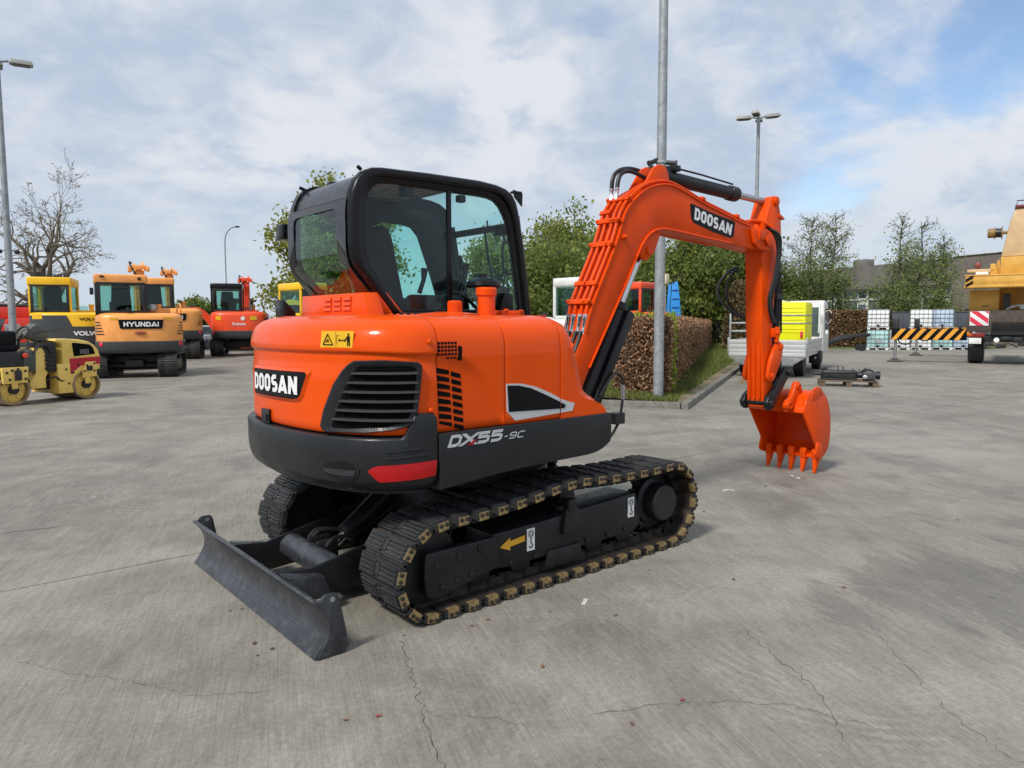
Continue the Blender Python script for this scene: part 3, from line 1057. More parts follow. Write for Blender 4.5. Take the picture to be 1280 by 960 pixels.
# roof skin, ribs
roofprof = [(-0.962, 2.375), (-0.945, 2.43), (-0.915, 2.48), (-0.87, 2.52), (-0.815, 2.543), (-0.75, 2.553), (-0.5, 2.560), (-0.3, 2.562), (-0.12, 2.562)]
b = MB()
b.loft([[(x, y, z) for x, z in roofprof] for y in (CABY0 + 0.05, CABY1 - 0.05)] + [[(x * .99, y, z - 0.03) for x, z in roofprof] for y in (CABY1 - 0.05, CABY0 + 0.05)] + [[(x, CABY0 + .05, z) for x, z in roofprof]], closed=False)
ROOF = b.build('roof', ROOFBLACK, EX, sharp=45)
b = MB().tube([(-0.88, CABY0 + 0.06, 2.545), (-0.905, CABY0 + 0.055, 2.56)], 0.012, 8)
b.tube([(-0.88, CABY1 - 0.06, 2.53), (-0.92, CABY1 - 0.055, 2.545)], 0.012, 8)
b.build_each('lifting_stud', CABBLACK, ROOF)
for y in (0.12, 0.60):
    MB().box((-0.48, y, 2.570), (0.6, 0.07, 0.018)).build('roof_rib', ROOFBLACK, ROOF, bevel=0.008)
MB().box((-0.46, 0.36, 2.525), (0.66, 0.80, 0.012)).build('headliner', mat('headliner_fabric', (0.20, 0.20, 0.19), 0.9, var=0.5, vscale=14), ROOF)
# rear window: curved pane with a printed black border
rp = [(-0.975, 2.365), (-0.985, 2.30), (-0.988, 2.20), (-0.988, 2.10), (-0.982, 2.02), (-0.968, 1.965), (-0.935, 1.915), (-0.87, 1.842), (-0.80, 1.765), (-0.775, 1.738)]
rp = [tuple(p) for p in smooth_path([(x, z, 0) for x, z in rp], 3)]
rp = [(p[0], p[1]) for p in rp]
y0, y1 = CABY0 + 0.055, CABY1 - 0.015
def rw(yv, off=0.0):
    return [(x - off, yv, z) for x, z in rp]
RW = MB().loft([rw(y0 + .02), rw(y1 - .02)], closed=False).build('rear_window', GLASSR, EX, sharp=60, fix=False)
cum = np.concatenate([[0], np.cumsum([math.dist(rp[i], rp[i + 1]) for i in range(len(rp) - 1)])])
cum = cum / cum[-1]
def rpt(u, v, off):
    x = np.interp(v, cum, [p[0] for p in rp]); z = np.interp(v, cum, [p[1] for p in rp])
    return (float(x) - off, y0 + (y1 - y0) * u, float(z))
# border strip: outer edge of the pane to a rounded opening
M_ = 120
outer, inner = [], []
for k in range(M_):
    a = 2 * math.pi * k / M_
    ca, sa = math.cos(a), math.sin(a)
    q = max(abs(ca), abs(sa))
    outer.append((0.5 + 0.5 * ca / q, 0.5 + 0.5 * sa / q))
    e = 0.13
    cx_, cy_ = abs(ca) ** e * np.sign(ca), abs(sa) ** e * np.sign(sa)
    inner.append((0.515 + 0.375 * cx_, 0.495 + 0.425 * cy_))
sub = lambda t: [(o_[0] * (1 - t) + i_[0] * t, o_[1] * (1 - t) + i_[1] * t) for o_, i_ in zip(outer, inner)]
MB().loft([[rpt(u, v, 0.009) for u, v in sub(t)] for t in np.linspace(0, 1, 11)], closed=True).build('window_border', mat('gloss_black_border', (0.006, 0.006, 0.007), 0.08, coat=0.3, var=0.05), RW, sharp=60)
# front windows and the bar between them
fr = lambda z: np.interp(z, [1.66, 1.94, 2.203, 2.40, 2.465, 2.5], [0.45, 0.415, 0.372, 0.33, 0.31, 0.28])
b = MB()
b.loft([[(fr(z), y, z) for z in np.linspace(1.68, 2.285, 8)] for y in (CABY0 + 0.07, CABY1 - 0.07)], closed=False)
b.build('front_window', GLASSG, EX, fix=False)
MB().loft([[(x, y, z) for x, z in ((0.347, 2.335), (0.333, 2.40), (0.30, 2.46), (0.255, 2.505), (0.19, 2.535), (0.10, 2.552), (0.0, 2.558), (-0.12, 2.560))] for y in (CABY0 + 0.06, CABY1 - 0.06)], closed=False).build('upper_window', GLASSG, EX, fix=False)
MB().box((0.352, 0.36, 2.31), (0.03, 0.82, 0.05)).build('window_bar', CABBLACK, EX, bevel=0.005)
MB().box((-0.13, 0.36, 2.54), (0.05, 0.82, 0.04)).build('window_bar', CABBLACK, EX, bevel=0.005)
b = MB()
b.box((0.41, CABY0 + 0.06, 2.02), (0.05, 0.05, 0.72), rot=Matrix.Rotation(R(-9), 3, 'Y'))
b.box((0.41, CABY1 - 0.06, 2.02), (0.05, 0.05, 0.72), rot=Matrix.Rotation(R(-9), 3, 'Y'))
b.build_each('front_pillar', CABBLACK, EX, bevel=0.006)
# cab floor, base box with louvres
MB().box((-0.12, 0.36, 1.645), (1.1, 0.86, 0.03)).build('cab_floor', INTERIOR, EX)
BASE = MB().prism([(-0.915, 1.648), (-0.60, 1.648), (-0.74, 1.80), (-0.905, 1.797)], 'y', -0.090, 0.80).prism([(-0.089, 1.795), (-0.16, 1.648), (-0.089, 1.648)], 'x', -0.912, -0.80).build('cab_base', ORANGE, EX, bevel=0.006)
b = MB()
for i in range(3):
    for j in range(3):
        yy = 0.06 + i * 0.135
        b.prism([(-0.905, 1.690 + j * .032), (-0.922, 1.690 + j * .032), (-0.918, 1.708 + j * .032), (-0.905, 1.714 + j * .032)], 'y', yy, yy + 0.105)
b.build_each('base_louvre', ORANGE, BASE, sharp=20)
b = MB()
for k in range(5):
    b.lathe([(0.012, 0), (0.012, 0.008), (0.007, 0.012)], (-0.93, 0.46 + k * 0.03, 1.656), (0, 0, 1), 8)
for k in range(4):
    b.lathe([(0.012, 0), (0.012, 0.008), (0.007, 0.012)], (-0.78 + k * 0.05, -0.20, 1.655), (0, 0, 1), 8)
b.build('bolt', ORANGE, BASE)
# seat, armrests, levers
SEAT = empty('operator_seat', (-0.36, 0.42, 1.56), 0, parent=EX)
MB().box((0.06, 0, 0.12), (0.46, 0.46, 0.16)).build('cushion', SEATM, SEAT, bevel=0.05, seg=3)
MB().prism([(-0.20, 0.14), (-0.06, 0.14), (-0.16, 0.62), (-0.20, 0.70), (-0.27, 0.70), (-0.30, 0.6)], 'y', -0.23, 0.23).build('backrest', SEATM, SEAT, bevel=0.04, seg=3)
MB().box((-0.25, 0, 0.80), (0.10, 0.28, 0.19), rot=Matrix.Rotation(R(-8), 3, 'Y')).build('headrest', SEATM, SEAT, bevel=0.035, seg=3)
b = MB()
for sy in (-0.30, 0.30):
    b.box((0.10, sy, 0.17), (0.40, 0.10, 0.14))
b.build_each('armrest', INTERIOR, SEAT, bevel=0.03)
b = MB()
for sy in (-0.27, 0.27):
    b.tube([(0.36, sy, 0.28), (0.40, sy, 0.38), (0.41, sy, 0.47)], [0.02, 0.018, 0.03], 8)
b.build_each('joystick', CABBLACK, SEAT)
b = MB()
b.tube([(0.28, 0.44, 1.67), (0.24, 0.44, 2.0), (0.22, 0.46, 2.12)], 0.018, 8)
b.tube([(0.30, 0.30, 1.67), (0.26, 0.30, 1.98)], 0.018, 8)
b.build_each('travel_lever', CABBLACK, EX)
b = MB().tube(smooth_path([(-0.28, 0.05, 1.69), (-0.22, 0.05, 1.78), (-0.13, 0.05, 1.82), (-0.02, 0.05, 1.78), (0.08, 0.05, 1.70)], 5), 0.012, 6)
b.build('interior_hose', CABBLACK, EX)
b = MB()
b.prism([(0.16, 1.66), (0.34, 1.66), (0.36, 1.92), (0.30, 1.96), (0.24, 1.95)], 'y', 0.58, 0.72)
b.build('console', INTERIOR, EX, bevel=0.02)
b = MB()
b.prism([(0.16, 1.66), (0.33, 1.66), (0.33, 1.86), (0.24, 1.88)], 'y', -0.02, 0.14)
b.build('monitor', INTERIOR, EX, bevel=0.015)
b = MB().tube(smooth_path([(0.30, -0.03, 2.19), (0.27, -0.03, 2.185), (0.245, -0.03, 2.15), (0.25, -0.03, 2.02), (0.275, -0.03, 1.965), (0.34, -0.03, 1.96)], 4), 0.009, 6)
b.build('grab_handle', CABBLACK, EX)
b = MB()
b.box((0.25, 0.0, 2.27), (0.07, 0.10, 0.08))
b.tube([(0.28, 0, 2.23), (0.29, 0, 2.18)], 0.01, 6)
b.tube([(0.13, 0.0, 2.33), (0.13, 0, 2.29), (0.15, 0, 2.27)], 0.007, 6)
b.box((-0.10, 0.0, 2.455), (0.06, 0.05, 0.05))
b.box((-0.52, 0.02, 2.47), (0.08, 0.08, 0.10))
b.build_each('cab_fitting', CABBLACK, EX, bevel=0.01)
MB().box((-0.20, 0.70, 1.90), (0.05, 0.004, 0.06)).build('yellow_tag', YELLOWST, EX)
# wiper arm on the front glass, worklight bracket on the roof, mirror on the left rear
b = MB().tube([(0.34, 0.30, 2.30), (0.36, 0.28, 2.1), (0.40, 0.22, 1.75)], 0.010, 6)
b.build('wiper', CABBLACK, EX)
b = MB()
b.box((0.335, -0.075, 2.535), (0.07, 0.05, 0.014))
b.prism([(0.31, 2.50), (0.38, 2.44), (0.385, 2.53), (0.30, 2.55)], 'y', -0.09, -0.08)
b.build('worklight_bracket', CABBLACK, EX)
MIR = MB().box((-0.965, 0.97, 2.255), (0.05, 0.13, 0.11)).build('mirror', CABBLACK, EX, bevel=0.012)
MB().tube([(-0.955, 0.80, 2.25), (-0.96, 0.92, 2.255)], 0.012, 6).build('mirror_arm', CABBLACK, MIR)
b = MB().prism([(-1.08, 1.64), (-0.99, 1.64), (-1.0, 1.69), (-1.085, 1.775)], 'y', 0.70, 0.86)
b.build('hood_mirror', CABBLACK, EX, bevel=0.01)

# ---- things on the hood top: exhaust stack, caps, pre-cleaner
EXH = MB().lathe([(0.056, -0.02), (0.056, 0.10), (0.056, 0.125), (0.066, 0.128), (0.067, 0.165), (0.060, 0.176), (0.048, 0.176), (0.044, 0.10)], (-0.233, -0.45, 1.655), (0, 0, 1), 28).build('exhaust_stack', ORANGE, EX)
CAP = MB().lathe([(0.20, -0.01), (0.20, 0.006), (0.17, 0.010), (0.09, 0.018), (0.075, 0.02)], (-0.55, -0.48, 1.655), (0, 0, 1), 32).build('filler_plate', ORANGE, EX)
b = MB()
n = 22
for k in range(n):
    a = 2 * math.pi * k / n
    b.box((-0.50 + 0.040 * math.cos(a), -0.48 + 0.040 * math.sin(a), 1.705), (0.010, 0.008, 0.062), rot=Matrix.Rotation(a, 3, 'Z'))
b.lathe([(0.040, 0.02), (0.040, 0.082), (0.035, 0.088), (0, 0.089)], (-0.50, -0.48, 1.655), (0, 0, 1), 22)
b.build('filler_cap', ORANGE, EX)
PRE = MB().lathe([(0.05, 0.0), (0.05, 0.09), (0.085, 0.10), (0.095, 0.112), (0.095, 0.185), (0.09, 0.19)], (-0.105, -0.25, 1.655), (0, 0, 1), 28).build('pre_cleaner', glass('clear_bowl', (0.62, 0.66, 0.64), 1.0, alpha=0.12, body=(0.2, 0.2, 0.2)), EX)
MB().lathe([(0.108, 0.185), (0.118, 0.198), (0.112, 0.222), (0.085, 0.242), (0.04, 0.252), (0.03, 0.262), (0.028, 0.278), (0.0, 0.28)], (-0.105, -0.25, 1.655), (0, 0, 1), 28).build('pre_cleaner_lid', CABBLACK, PRE)
MB().lathe([(0.03, 0.0), (0.03, 0.185), (0.05, 0.186)], (-0.105, -0.25, 1.655), (0, 0, 1), 14).build('pre_cleaner_core', CABBLACK, PRE)
b = MB()
b.box((0.02, -0.33, 1.672), (0.20, 0.16, 0.035))
b.box((-0.03, -0.40, 1.685), (0.03, 0.02, 0.03))
b.box((0.10, -0.40, 1.680), (0.03, 0.02, 0.03))
b.build_each('hood_bracket', ORANGE, EX, bevel=0.004)
MB().prism([(0.00, 1.685), (0.12, 1.685), (0.12, 1.80), (0.05, 1.815), (0.02, 1.76)], 'y', -0.30, -0.18).build('intake_box', CABBLACK, EX, bevel=0.01)

# ================================================================== undercarriage
TR_PITCH = 0.139
raw_path = [(-1.00, 0.0), (0, 0.0), (1.07, 0.0), (1.20, 0.035), (1.30, 0.13), (1.352, 0.27), (1.352, 0.38), (1.30, 0.51), (1.20, 0.597), (1.08, 0.620), (0.80, 0.612), (0.55, 0.616), (0.35, 0.628), (0.14, 0.640), (-0.05, 0.628), (-0.25, 0.597), (-0.45, 0.575), (-0.68, 0.562), (-0.88, 0.560), (-1.02, 0.540), (-1.13, 0.470), (-1.20, 0.37), (-1.225, 0.26), (-1.20, 0.15), (-1.12, 0.045), (-1.00, 0.0)]
dp = []
for i in range(len(raw_path) - 1):
    a, c = raw_path[i], raw_path[i + 1]
    for t in np.linspace(0, 1, 24, endpoint=False):
        dp.append((a[0] + (c[0] - a[0]) * t, a[1] + (c[1] - a[1]) * t))
dp.append(raw_path[-1])
dp = np.array(dp)
cs = np.concatenate([[0], np.cumsum(np.linalg.norm(np.diff(dp, axis=0), axis=1))])
NPAD = int(round(cs[-1] / TR_PITCH))
PITCH_ = cs[-1] / NPAD
def track_at(s):
    s = s % cs[-1]
    x, z = np.interp(s, cs, dp[:, 0]), np.interp(s, cs, dp[:, 1])
    e = 0.03
    a0, a1 = (s - e) % cs[-1], (s + e) % cs[-1]
    t = np.array([np.interp(a1, cs, dp[:, 0]) - np.interp(a0, cs, dp[:, 0]), np.interp(a1, cs, dp[:, 1]) - np.interp(a0, cs, dp[:, 1])])
    return x, z, math.atan2(t[1], t[0])
# pad template: local x along the travel, local y across, local -z outward
b = MB()
b.mat(1)
b.box((0, 0, 0.046), (0.132, 0.395, 0.010))
b.box((0.060, 0, 0.040), (0.012, 0.395, 0.018))
b.box((-0.060, 0, 0.040), (0.012, 0.395, 0.018))
for sy in (-0.055, 0.055):
    b.box((0.0, sy, 0.072), (0.13, 0.022, 0.05))
b.mat(0)
b.box((0, 0, 0.027), (0.108, 0.40, 0.030))
for sgn in (-1, 1):
    for k in range(4):
        b.box((-0.036 + 0.024 * k, sgn * 0.105, 0.0075), (0.013, 0.155, 0.015), top=(1.3, 1.02))
b.box((0.0, 0, 0.008), (0.060, 0.036, 0.014))
PAD = b.build('track_pad', [RUBBER, SHOE], None, bevel=0.0, smooth=False)
pad_mesh = PAD.data
b = MB()
b.mat(0)
b.box((0, 0, 0.030), (0.066, 0.006, 0.042))
b.box((0, 0.016, 0.053), (0.066, 0.034, 0.006))
b.mat(1)
for q in (-0.018, 0.018):
    b.lathe([(0.0115, 0), (0.0115, 0.009), (0.0, 0.010)], (q, -0.003, 0.025), (0, -1, 0), 8)
CLIP = b.build('pad_clip', [BRASS, SHOE], PAD, smooth=False)
clip_mesh = CLIP.data
TRACKS = []
for side, yc in (('r', -0.745), ('l', 0.745)):
    tr = empty('crawler_track', (0, yc, 0), 0, parent=EX)
    TRACKS.append(tr)
    for k in range(NPAD):
        x, z, a = track_at(k * PITCH_ + 0.0)
        if side == 'r' and k == 0:
            pad, clip = PAD, CLIP
            pad.parent = tr
        else:
            pad = copy_of(PAD, tr)
            clip = copy_of(CLIP, pad)
        pad.location = (x, 0, z)
        pad.rotation_euler = (0, -a, 0)
        clip.location = (0, -0.2035 if side == 'r' else 0.2035, 0)
        clip.rotation_euler = (0, 0, 0 if side == 'r' else math.pi)
# chain inside the shoes, sprocket, idler, frame
for side, yc, sg in (('r', -0.745, -1), ('l', 0.745, 1)):
    b = MB()
    for k in range(NPAD):
        x, z, a = track_at((k + 0.5) * PITCH_)
        nx, nz = -math.sin(a), math.cos(a)
        for sy in (-0.05, 0.05):
            b.box((x + nx * 0.085, yc + sy, z + nz * 0.085), (0.11, 0.028, 0.055), rot=Matrix.Rotation(-a, 3, 'Y'))
        b.cyl((x + nx * 0.085, yc - 0.07, z + nz * 0.085), (x + nx * 0.085, yc + 0.07, z + nz * 0.085), 0.018, n=8)
    b.build('track_chain', FRAMEBLACK, EX, smooth=False)
    FR = MB().prism([(-0.53, 0.385), (-0.53, 0.175), (-0.40, 0.165), (0.70, 0.165), (0.78, 0.20), (0.79, 0.30), (0.73, 0.44), (0.45, 0.425), (0.14, 0.412), (-0.10, 0.395)], 'y', yc + sg * 0.13, yc - sg * 0.13).build('track_frame', FRAMEBLACK, EX, bevel=0.012)
    MB().prism([(-1.0, 0.372), (-0.52, 0.378), (-0.50, 0.30), (-0.50, 0.19), (-0.62, 0.165), (-0.95, 0.098), (-1.0, 0.13), (-1.012, 0.25)], 'y', yc + sg * 0.118, yc + sg * 0.150).build('guard_plate', FRAMEBLACK, FR, bevel=0.012, seg=3)
    b = MB()
    for xx, zz_ in ((-0.93, 0.30), (-0.78, 0.315), (-0.63, 0.33)):
        b.lathe([(0.024, -0.002), (0.024, 0.006), (0.018, 0.012), (0, 0.010)], (xx, yc + sg * 0.150, zz_), (0, sg, 0), 12)
    for xx, zz_ in ((-0.90, 0.165), (-0.80, 0.18), (-0.70, 0.195), (-0.40, 0.19), (-0.2, 0.19), (0.25, 0.195), (0.45, 0.195), (0.62, 0.20)):
        b.lathe([(0.016, -0.002), (0.016, 0.010), (0.010, 0.014), (0, 0.014)], (xx, yc + sg * (0.150 if xx < -.5 else 0.13), zz_), (0, sg, 0), 8)
    b.build('frame_bolt', FRAMEBLACK, FR)
    MB().prism([(-0.10, 0.20), (0.18, 0.20), (0.20, 0.12), (0.12, 0.10), (-0.12, 0.10)], 'y', yc + sg * 0.125, yc + sg * 0.145).build('roller_guard', FRAMEBLACK, FR, bevel=0.006)
    b = MB()
    b.prism([(0.02, 0.28), (0.16, 0.29), (0.15, 0.44), (0.04, 0.44)], 'y', yc + sg * 0.125, yc + sg * 0.16)
    b.box((0.09, yc + sg * 0.14, 0.46), (0.07, 0.05, 0.08))
    b.build('carrier_bracket', FRAMEBLACK, FR, bevel=0.006)
    MB().lathe([(0.05, -0.09), (0.065, -0.085), (0.065, 0.085), (0.05, 0.09)], (0.12, yc, 0.50), (0, 1, 0), 16).build('carrier_roller', FRAMEBLACK, EX)
    b = MB()
    for xx in (-0.60, -0.28, 0.04, 0.36, 0.66):
        b.lathe([(0.04, -0.10), (0.085, -0.09), (0.085, -0.05), (0.07, -0.04), (0.07, 0.04), (0.085, 0.05), (0.085, 0.09), (0.04, 0.10)], (xx, yc, 0.175), (0, 1, 0), 14)
    b.build_each('track_roller', FRAMEBLACK, EX)
    MB().lathe([(0.06, -0.08), (0.215, -0.07), (0.225, -0.03), (0.205, -0.02), (0.205, 0.02), (0.225, 0.03), (0.215, 0.07), (0.06, 0.08)], (-0.96, yc, 0.285), (0, 1, 0), 30).build('idler_wheel', FRAMEBLACK, EX)
    b = MB()
    teeth = []
    for k in range(23 * 4):
        a = 2 * math.pi * k / (23 * 4)
        rr_ = (0.245, 0.245, 0.215, 0.215)[k % 4]
        teeth.append((1.055 + rr_ * math.cos(a), 0.325 + rr_ * math.sin(a)))
    b.prism(teeth, 'y', yc - 0.02, yc + 0.02)
    SPR = b.build('drive_sprocket', FRAMEBLACK, EX, smooth=False)
    MB().lathe([(0.17, 0.0), (0.165, 0.06), (0.132, 0.075), (0.128, 0.17), (0.118, 0.182), (0.0, 0.184)], (1.0, yc, 0.33), (0, sg, 0), 32).build('travel_motor_cover', FRAMEBLACK, SPR, sharp=30)
    # stickers on the outer face of the frame
    if side == 'r':
        yf = yc + sg * 0.132
        MB().prism([(-0.48, 0.298), (-0.40, 0.342), (-0.40, 0.322), (-0.285, 0.336), (-0.285, 0.300), (-0.40, 0.288), (-0.40, 0.266)], 'y', yf, yf - 0.003).build('direction_arrow', ORANGEARROW, FR, smooth=False)
        for x0, zc in ((-0.268, 0.300), (0.650, 0.345)):
            s_ = MB().prism([(x0, zc - 0.068), (x0 + 0.062, zc - 0.068), (x0 + 0.062, zc + 0.068), (x0, zc + 0.068)], 'y', yf, yf - 0.003).build('hook_sticker', WHITE, FR, smooth=False)
            b = MB()
            yy = yf - 0.0045
            cx_ = x0 + 0.031
            b.tube([(cx_ + 0.019 * math.cos(a), yy, zc + 0.036 + 0.022 * math.sin(a)) for a in np.linspace(0, 2 * math.pi, 16, endpoint=False)], 0.0022, 3, closed=True)
            b.tube([(cx_ + 0.010 * math.cos(a), yy, zc + 0.036 + 0.012 * math.sin(a)) for a in np.linspace(0, 2 * math.pi, 10, endpoint=False)], 0.0018, 3, closed=True)
            b.tube([(cx_, yy, zc + 0.012), (cx_, yy, zc - 0.02), (cx_ + 0.012, yy, zc - 0.032), (cx_ + 0.008, yy, zc - 0.048), (cx_ - 0.006, yy, zc - 0.050), (cx_ - 0.014, yy, zc - 0.038)], 0.004, 4)
            b.build('hook_pictogram', DECALBLACK, s_, smooth=False)
# centre frame
b = MB()
b.box((0.03, 0, 0.42), (0.9, 1.05, 0.20))
b.prism([(-0.45, 0.50), (0.5, 0.50), (0.6, 0.22), (-0.55, 0.22)], 'y', -0.45, 0.45)
b.cyl((0.03, 0, 0.4), (0.03, 0, 0.6), 0.42, n=32)
b.build('centre_frame', FRAMEBLACK, EX, bevel=0.01)

# ---- dozer blade, its arms, cross tube and ram
def blade_prof(t):
    # front face, concave towards the rear: t = 0 bottom, 1 top
    z = 0.006 + t * 0.278
    x = -1.652 + 0.118 * (1 - (2 * t - 1.02) ** 2) * (0.62 + 0.1 * (1 - t)) - 0.0 * t
    return x, z
fr_ = [blade_prof(t) for t in np.linspace(0.10, 1, 14)]
fr_ = [(-1.640, 0.004), (-1.630, 0.012)] + fr_
bk_ = [(x + 0.020, z) for x, z in fr_[::-1]]
BLADE = MB().prism(fr_ + [(-1.640, 0.291), (-1.622, 0.290)] + bk_, 'y', -0.925, 0.925).build('dozer_blade', BLADE_M, EX, bevel=0.003, sharp=40)
MB().prism([(-1.650, 0.003), (-1.625, 0.003), (-1.590, 0.062), (-1.602, 0.066)], 'y', -0.932, 0.932).build('cutting_edge', BLADE_M, BLADE, bevel=0.002)
endp = [(-1.652, 0.287), (-1.612, 0.289), (-1.600, 0.304), (-1.585, 0.312), (-1.535, 0.312), (-1.522, 0.302), (-1.515, 0.28), (-1.468, 0.030), (-1.500, 0.002), (-1.640, 0.002), (-1.628, 0.02)] + [(x, z) for x, z in fr_[3:-1]]
for yy in (-0.945, 0.925):
    EP = MB().prism(endp, 'y', yy, yy + 0.02).build('end_plate', BLADE_M, BLADE, bevel=0.003)
    MB().cyl((-1.553, yy - 0.0015, 0.284), (-1.553, yy + 0.0215, 0.284), 0.013, n=12).build('lifting_eye', mat('concrete_seen_through_eye', (0.26, 0.25, 0.23), 0.9), EP) if 'concrete_seen_through_eye' not in MATS else MB().cyl((-1.553, yy - 0.0015, 0.284), (-1.553, yy + 0.0215, 0.284), 0.013, n=12).build('lifting_eye', MATS['concrete_seen_through_eye'], EP)
BLADE.location.x = -0.016
for yc, sg in ((-0.33, -1), (0.33, 1)):
    MB().prism([(-1.63, 0.262), (-1.40, 0.235), (-0.45, 0.44), (-0.45, 0.25), (-0.95, 0.085), (-1.36, 0.055), (-1.57, 0.05), (-1.54, 0.14)], 'y', yc - 0.014, yc + 0.014).build('blade_arm', FRAMEBLACK, EX, bevel=0.004)
    MB().prism([(-1.60, 0.262), (-1.36, 0.21), (-1.32, 0.10), (-1.55, 0.07), (-1.535, 0.15)], 'y', yc + sg * 0.014, yc + sg * 0.10).build('arm_gusset', BLADE_M, EX, bevel=0.012, seg=3)
MB().lathe([(0.078, -0.316), (0.078, 0.316)], (-1.24, 0, 0.185), (0, 1, 0), 28).build('cross_tube', BLADE_M, EX)
b = MB()
b.box((-1.17, 0.06, 0.23), (0.14, 0.03, 0.13))
b.box((-1.17, -0.06, 0.23), (0.14, 0.03, 0.13))
b.build_each('ram_bracket', FRAMEBLACK, EX, bevel=0.01)
BC = MB().lathe([(0.045, 0.14), (0.062, 0.15), (0.062, 0.62), (0.05, 0.64)], (-1.14, 0, 0.20), (0.62, 0, 0.46), 20).build('blade_cylinder', FRAMEBLACK, EX)
MB().lathe([(0.028, 0.0), (0.028, 0.16)], (-1.14, 0, 0.20), (0.62, 0, 0.46), 14).build('blade_rod', CHROME, BC)
b = MB()
for k, oy in enumerate((0.10, 0.14, -0.1)):
    b.tube(smooth_path([(-1.20, oy, 0.265), (-1.14, oy * 1.0, 0.31), (-1.02, oy * .8, 0.30), (-0.90, oy * .5, 0.32), (-0.70, oy * .5, 0.42)], 5), 0.011, 6)
b.build_each('blade_hose', HOSE, EX)

# ================================================================== boom, arm, bucket
BY = -0.05
top = [(0.62, 0.86), (0.70, 1.08), (0.80, 1.27), (0.954, 1.538), (1.034, 1.752), (1.289, 2.216), (1.401, 2.48), (1.526, 2.615), (1.678, 2.71), (1.859, 2.763), (2.023, 2.769), (2.245, 2.723), (2.452, 2.669), (2.775, 2.607), (3.093, 2.547), (3.273, 2.521), (3.46, 2.485), (3.535, 2.45), (3.56, 2.40), (3.54, 2.345)]
low = [(3.48, 2.312), (3.40, 2.306), (3.151, 2.322), (2.902, 2.342), (2.462, 2.366), (2.106, 2.388), (1.913, 2.397), (1.799, 2.379), (1.706, 2.336), (1.642, 2.275), (1.577, 2.186), (1.429, 1.927), (1.127, 1.46), (0.99, 1.22), (0.86, 0.98), (0.76, 0.82), (0.68, 0.79)]
t_s = [(p[0], p[1]) for p in smooth_path([(x, z, 0) for x, z in top[3:17]], 3)]
l_s = [(p[0], p[1]) for p in smooth_path([(x, z, 0) for x, z in low[1:12]], 3)]
boom_poly = top[:3] + t_s + top[17:] + low[:1] + l_s + low[12:]
BOOM = MB().prism(boom_poly, 'y', BY - 0.115, BY + 0.115).build('boom', ORANGE2, EX, bevel=0.006, sharp=35)
# flange lips along the lower edge and the top edge of the near and far side plates
for yy in (BY - 0.118, BY + 0.118):
    b = MB()
    b.tube([(x, yy, z) for x, z in ([(1.0, 1.255)] + l_s[::-1][:-6])], 0.010, 6)
    b.tube([(x, yy, z - 0.004) for x, z in t_s[:-4]], 0.009, 6)
    b.build_each('edge_weld', ORANGE2, BOOM)
# boss plates at the boom tip, cylinder lug, ears
b = MB()
for yy in (BY - 0.150, BY + 0.115):
    b.prism([(3.20, 2.50), (3.45, 2.49), (3.545, 2.45), (3.575, 2.40), (3.555, 2.335), (3.49, 2.30), (3.32, 2.315), (3.24, 2.36)], 'y', yy, yy + 0.035)
b.build_each('boom_tip_plate', ORANGE2, BOOM, bevel=0.012, seg=3)
b = MB()
for yy in (BY - 0.165, BY + 0.150):
    b.lathe([(0.058, 0), (0.058, 0.012), (0.04, 0.016), (0.0, 0.016)], (3.47, yy + (0.0 if yy < BY else 0.0), 2.405), (0, -1 if yy < BY else 1, 0), 20)
b.build_each('boom_tip_pin', ORANGE2, BOOM)
MB().box((3.36, BY - 0.158, 2.45), (0.13, 0.02, 0.10)).build('pin_keeper', ORANGE2, BOOM, bevel=0.006)
# arm cylinder lug on the crown
b = MB()
for yy in (BY - 0.085, BY + 0.055):
    b.prism([(1.47, 2.56), (1.62, 2.66), (1.80, 2.90), (1.875, 2.935), (1.95, 2.925), (1.99, 2.87), (2.02, 2.765), (1.8, 2.70)], 'y', yy, yy + 0.03)
b.build_each('cylinder_lug', ORANGE2, BOOM, bevel=0.008)
# ear under the knee for the boom ram
b = MB()
for yy in (BY - 0.085, BY + 0.06):
    b.prism([(1.58, 2.22), (1.66, 2.13), (1.72, 2.12), (1.82, 2.20), (1.90, 2.36), (1.80, 2.39), (1.66, 2.31)], 'y', yy, yy + 0.025)
b.cyl((1.735, BY - 0.10, 2.205), (1.735, BY + 0.10, 2.205), 0.035, n=14)
b.build('ram_ear', ORANGE2, BOOM, bevel=0.006)
# swing bracket at the foot
b = MB()
b.prism([(0.40, 0.72), (0.62, 0.70), (0.80, 0.80), (0.82, 0.95), (0.72, 1.02), (0.55, 1.0), (0.40, 0.98)], 'y', BY - 0.16, BY + 0.16)
b.cyl((0.48, BY, 0.66), (0.48, BY, 1.05), 0.11, n=20)
b.build('swing_bracket', FRAMEBLACK, EX, bevel=0.015)
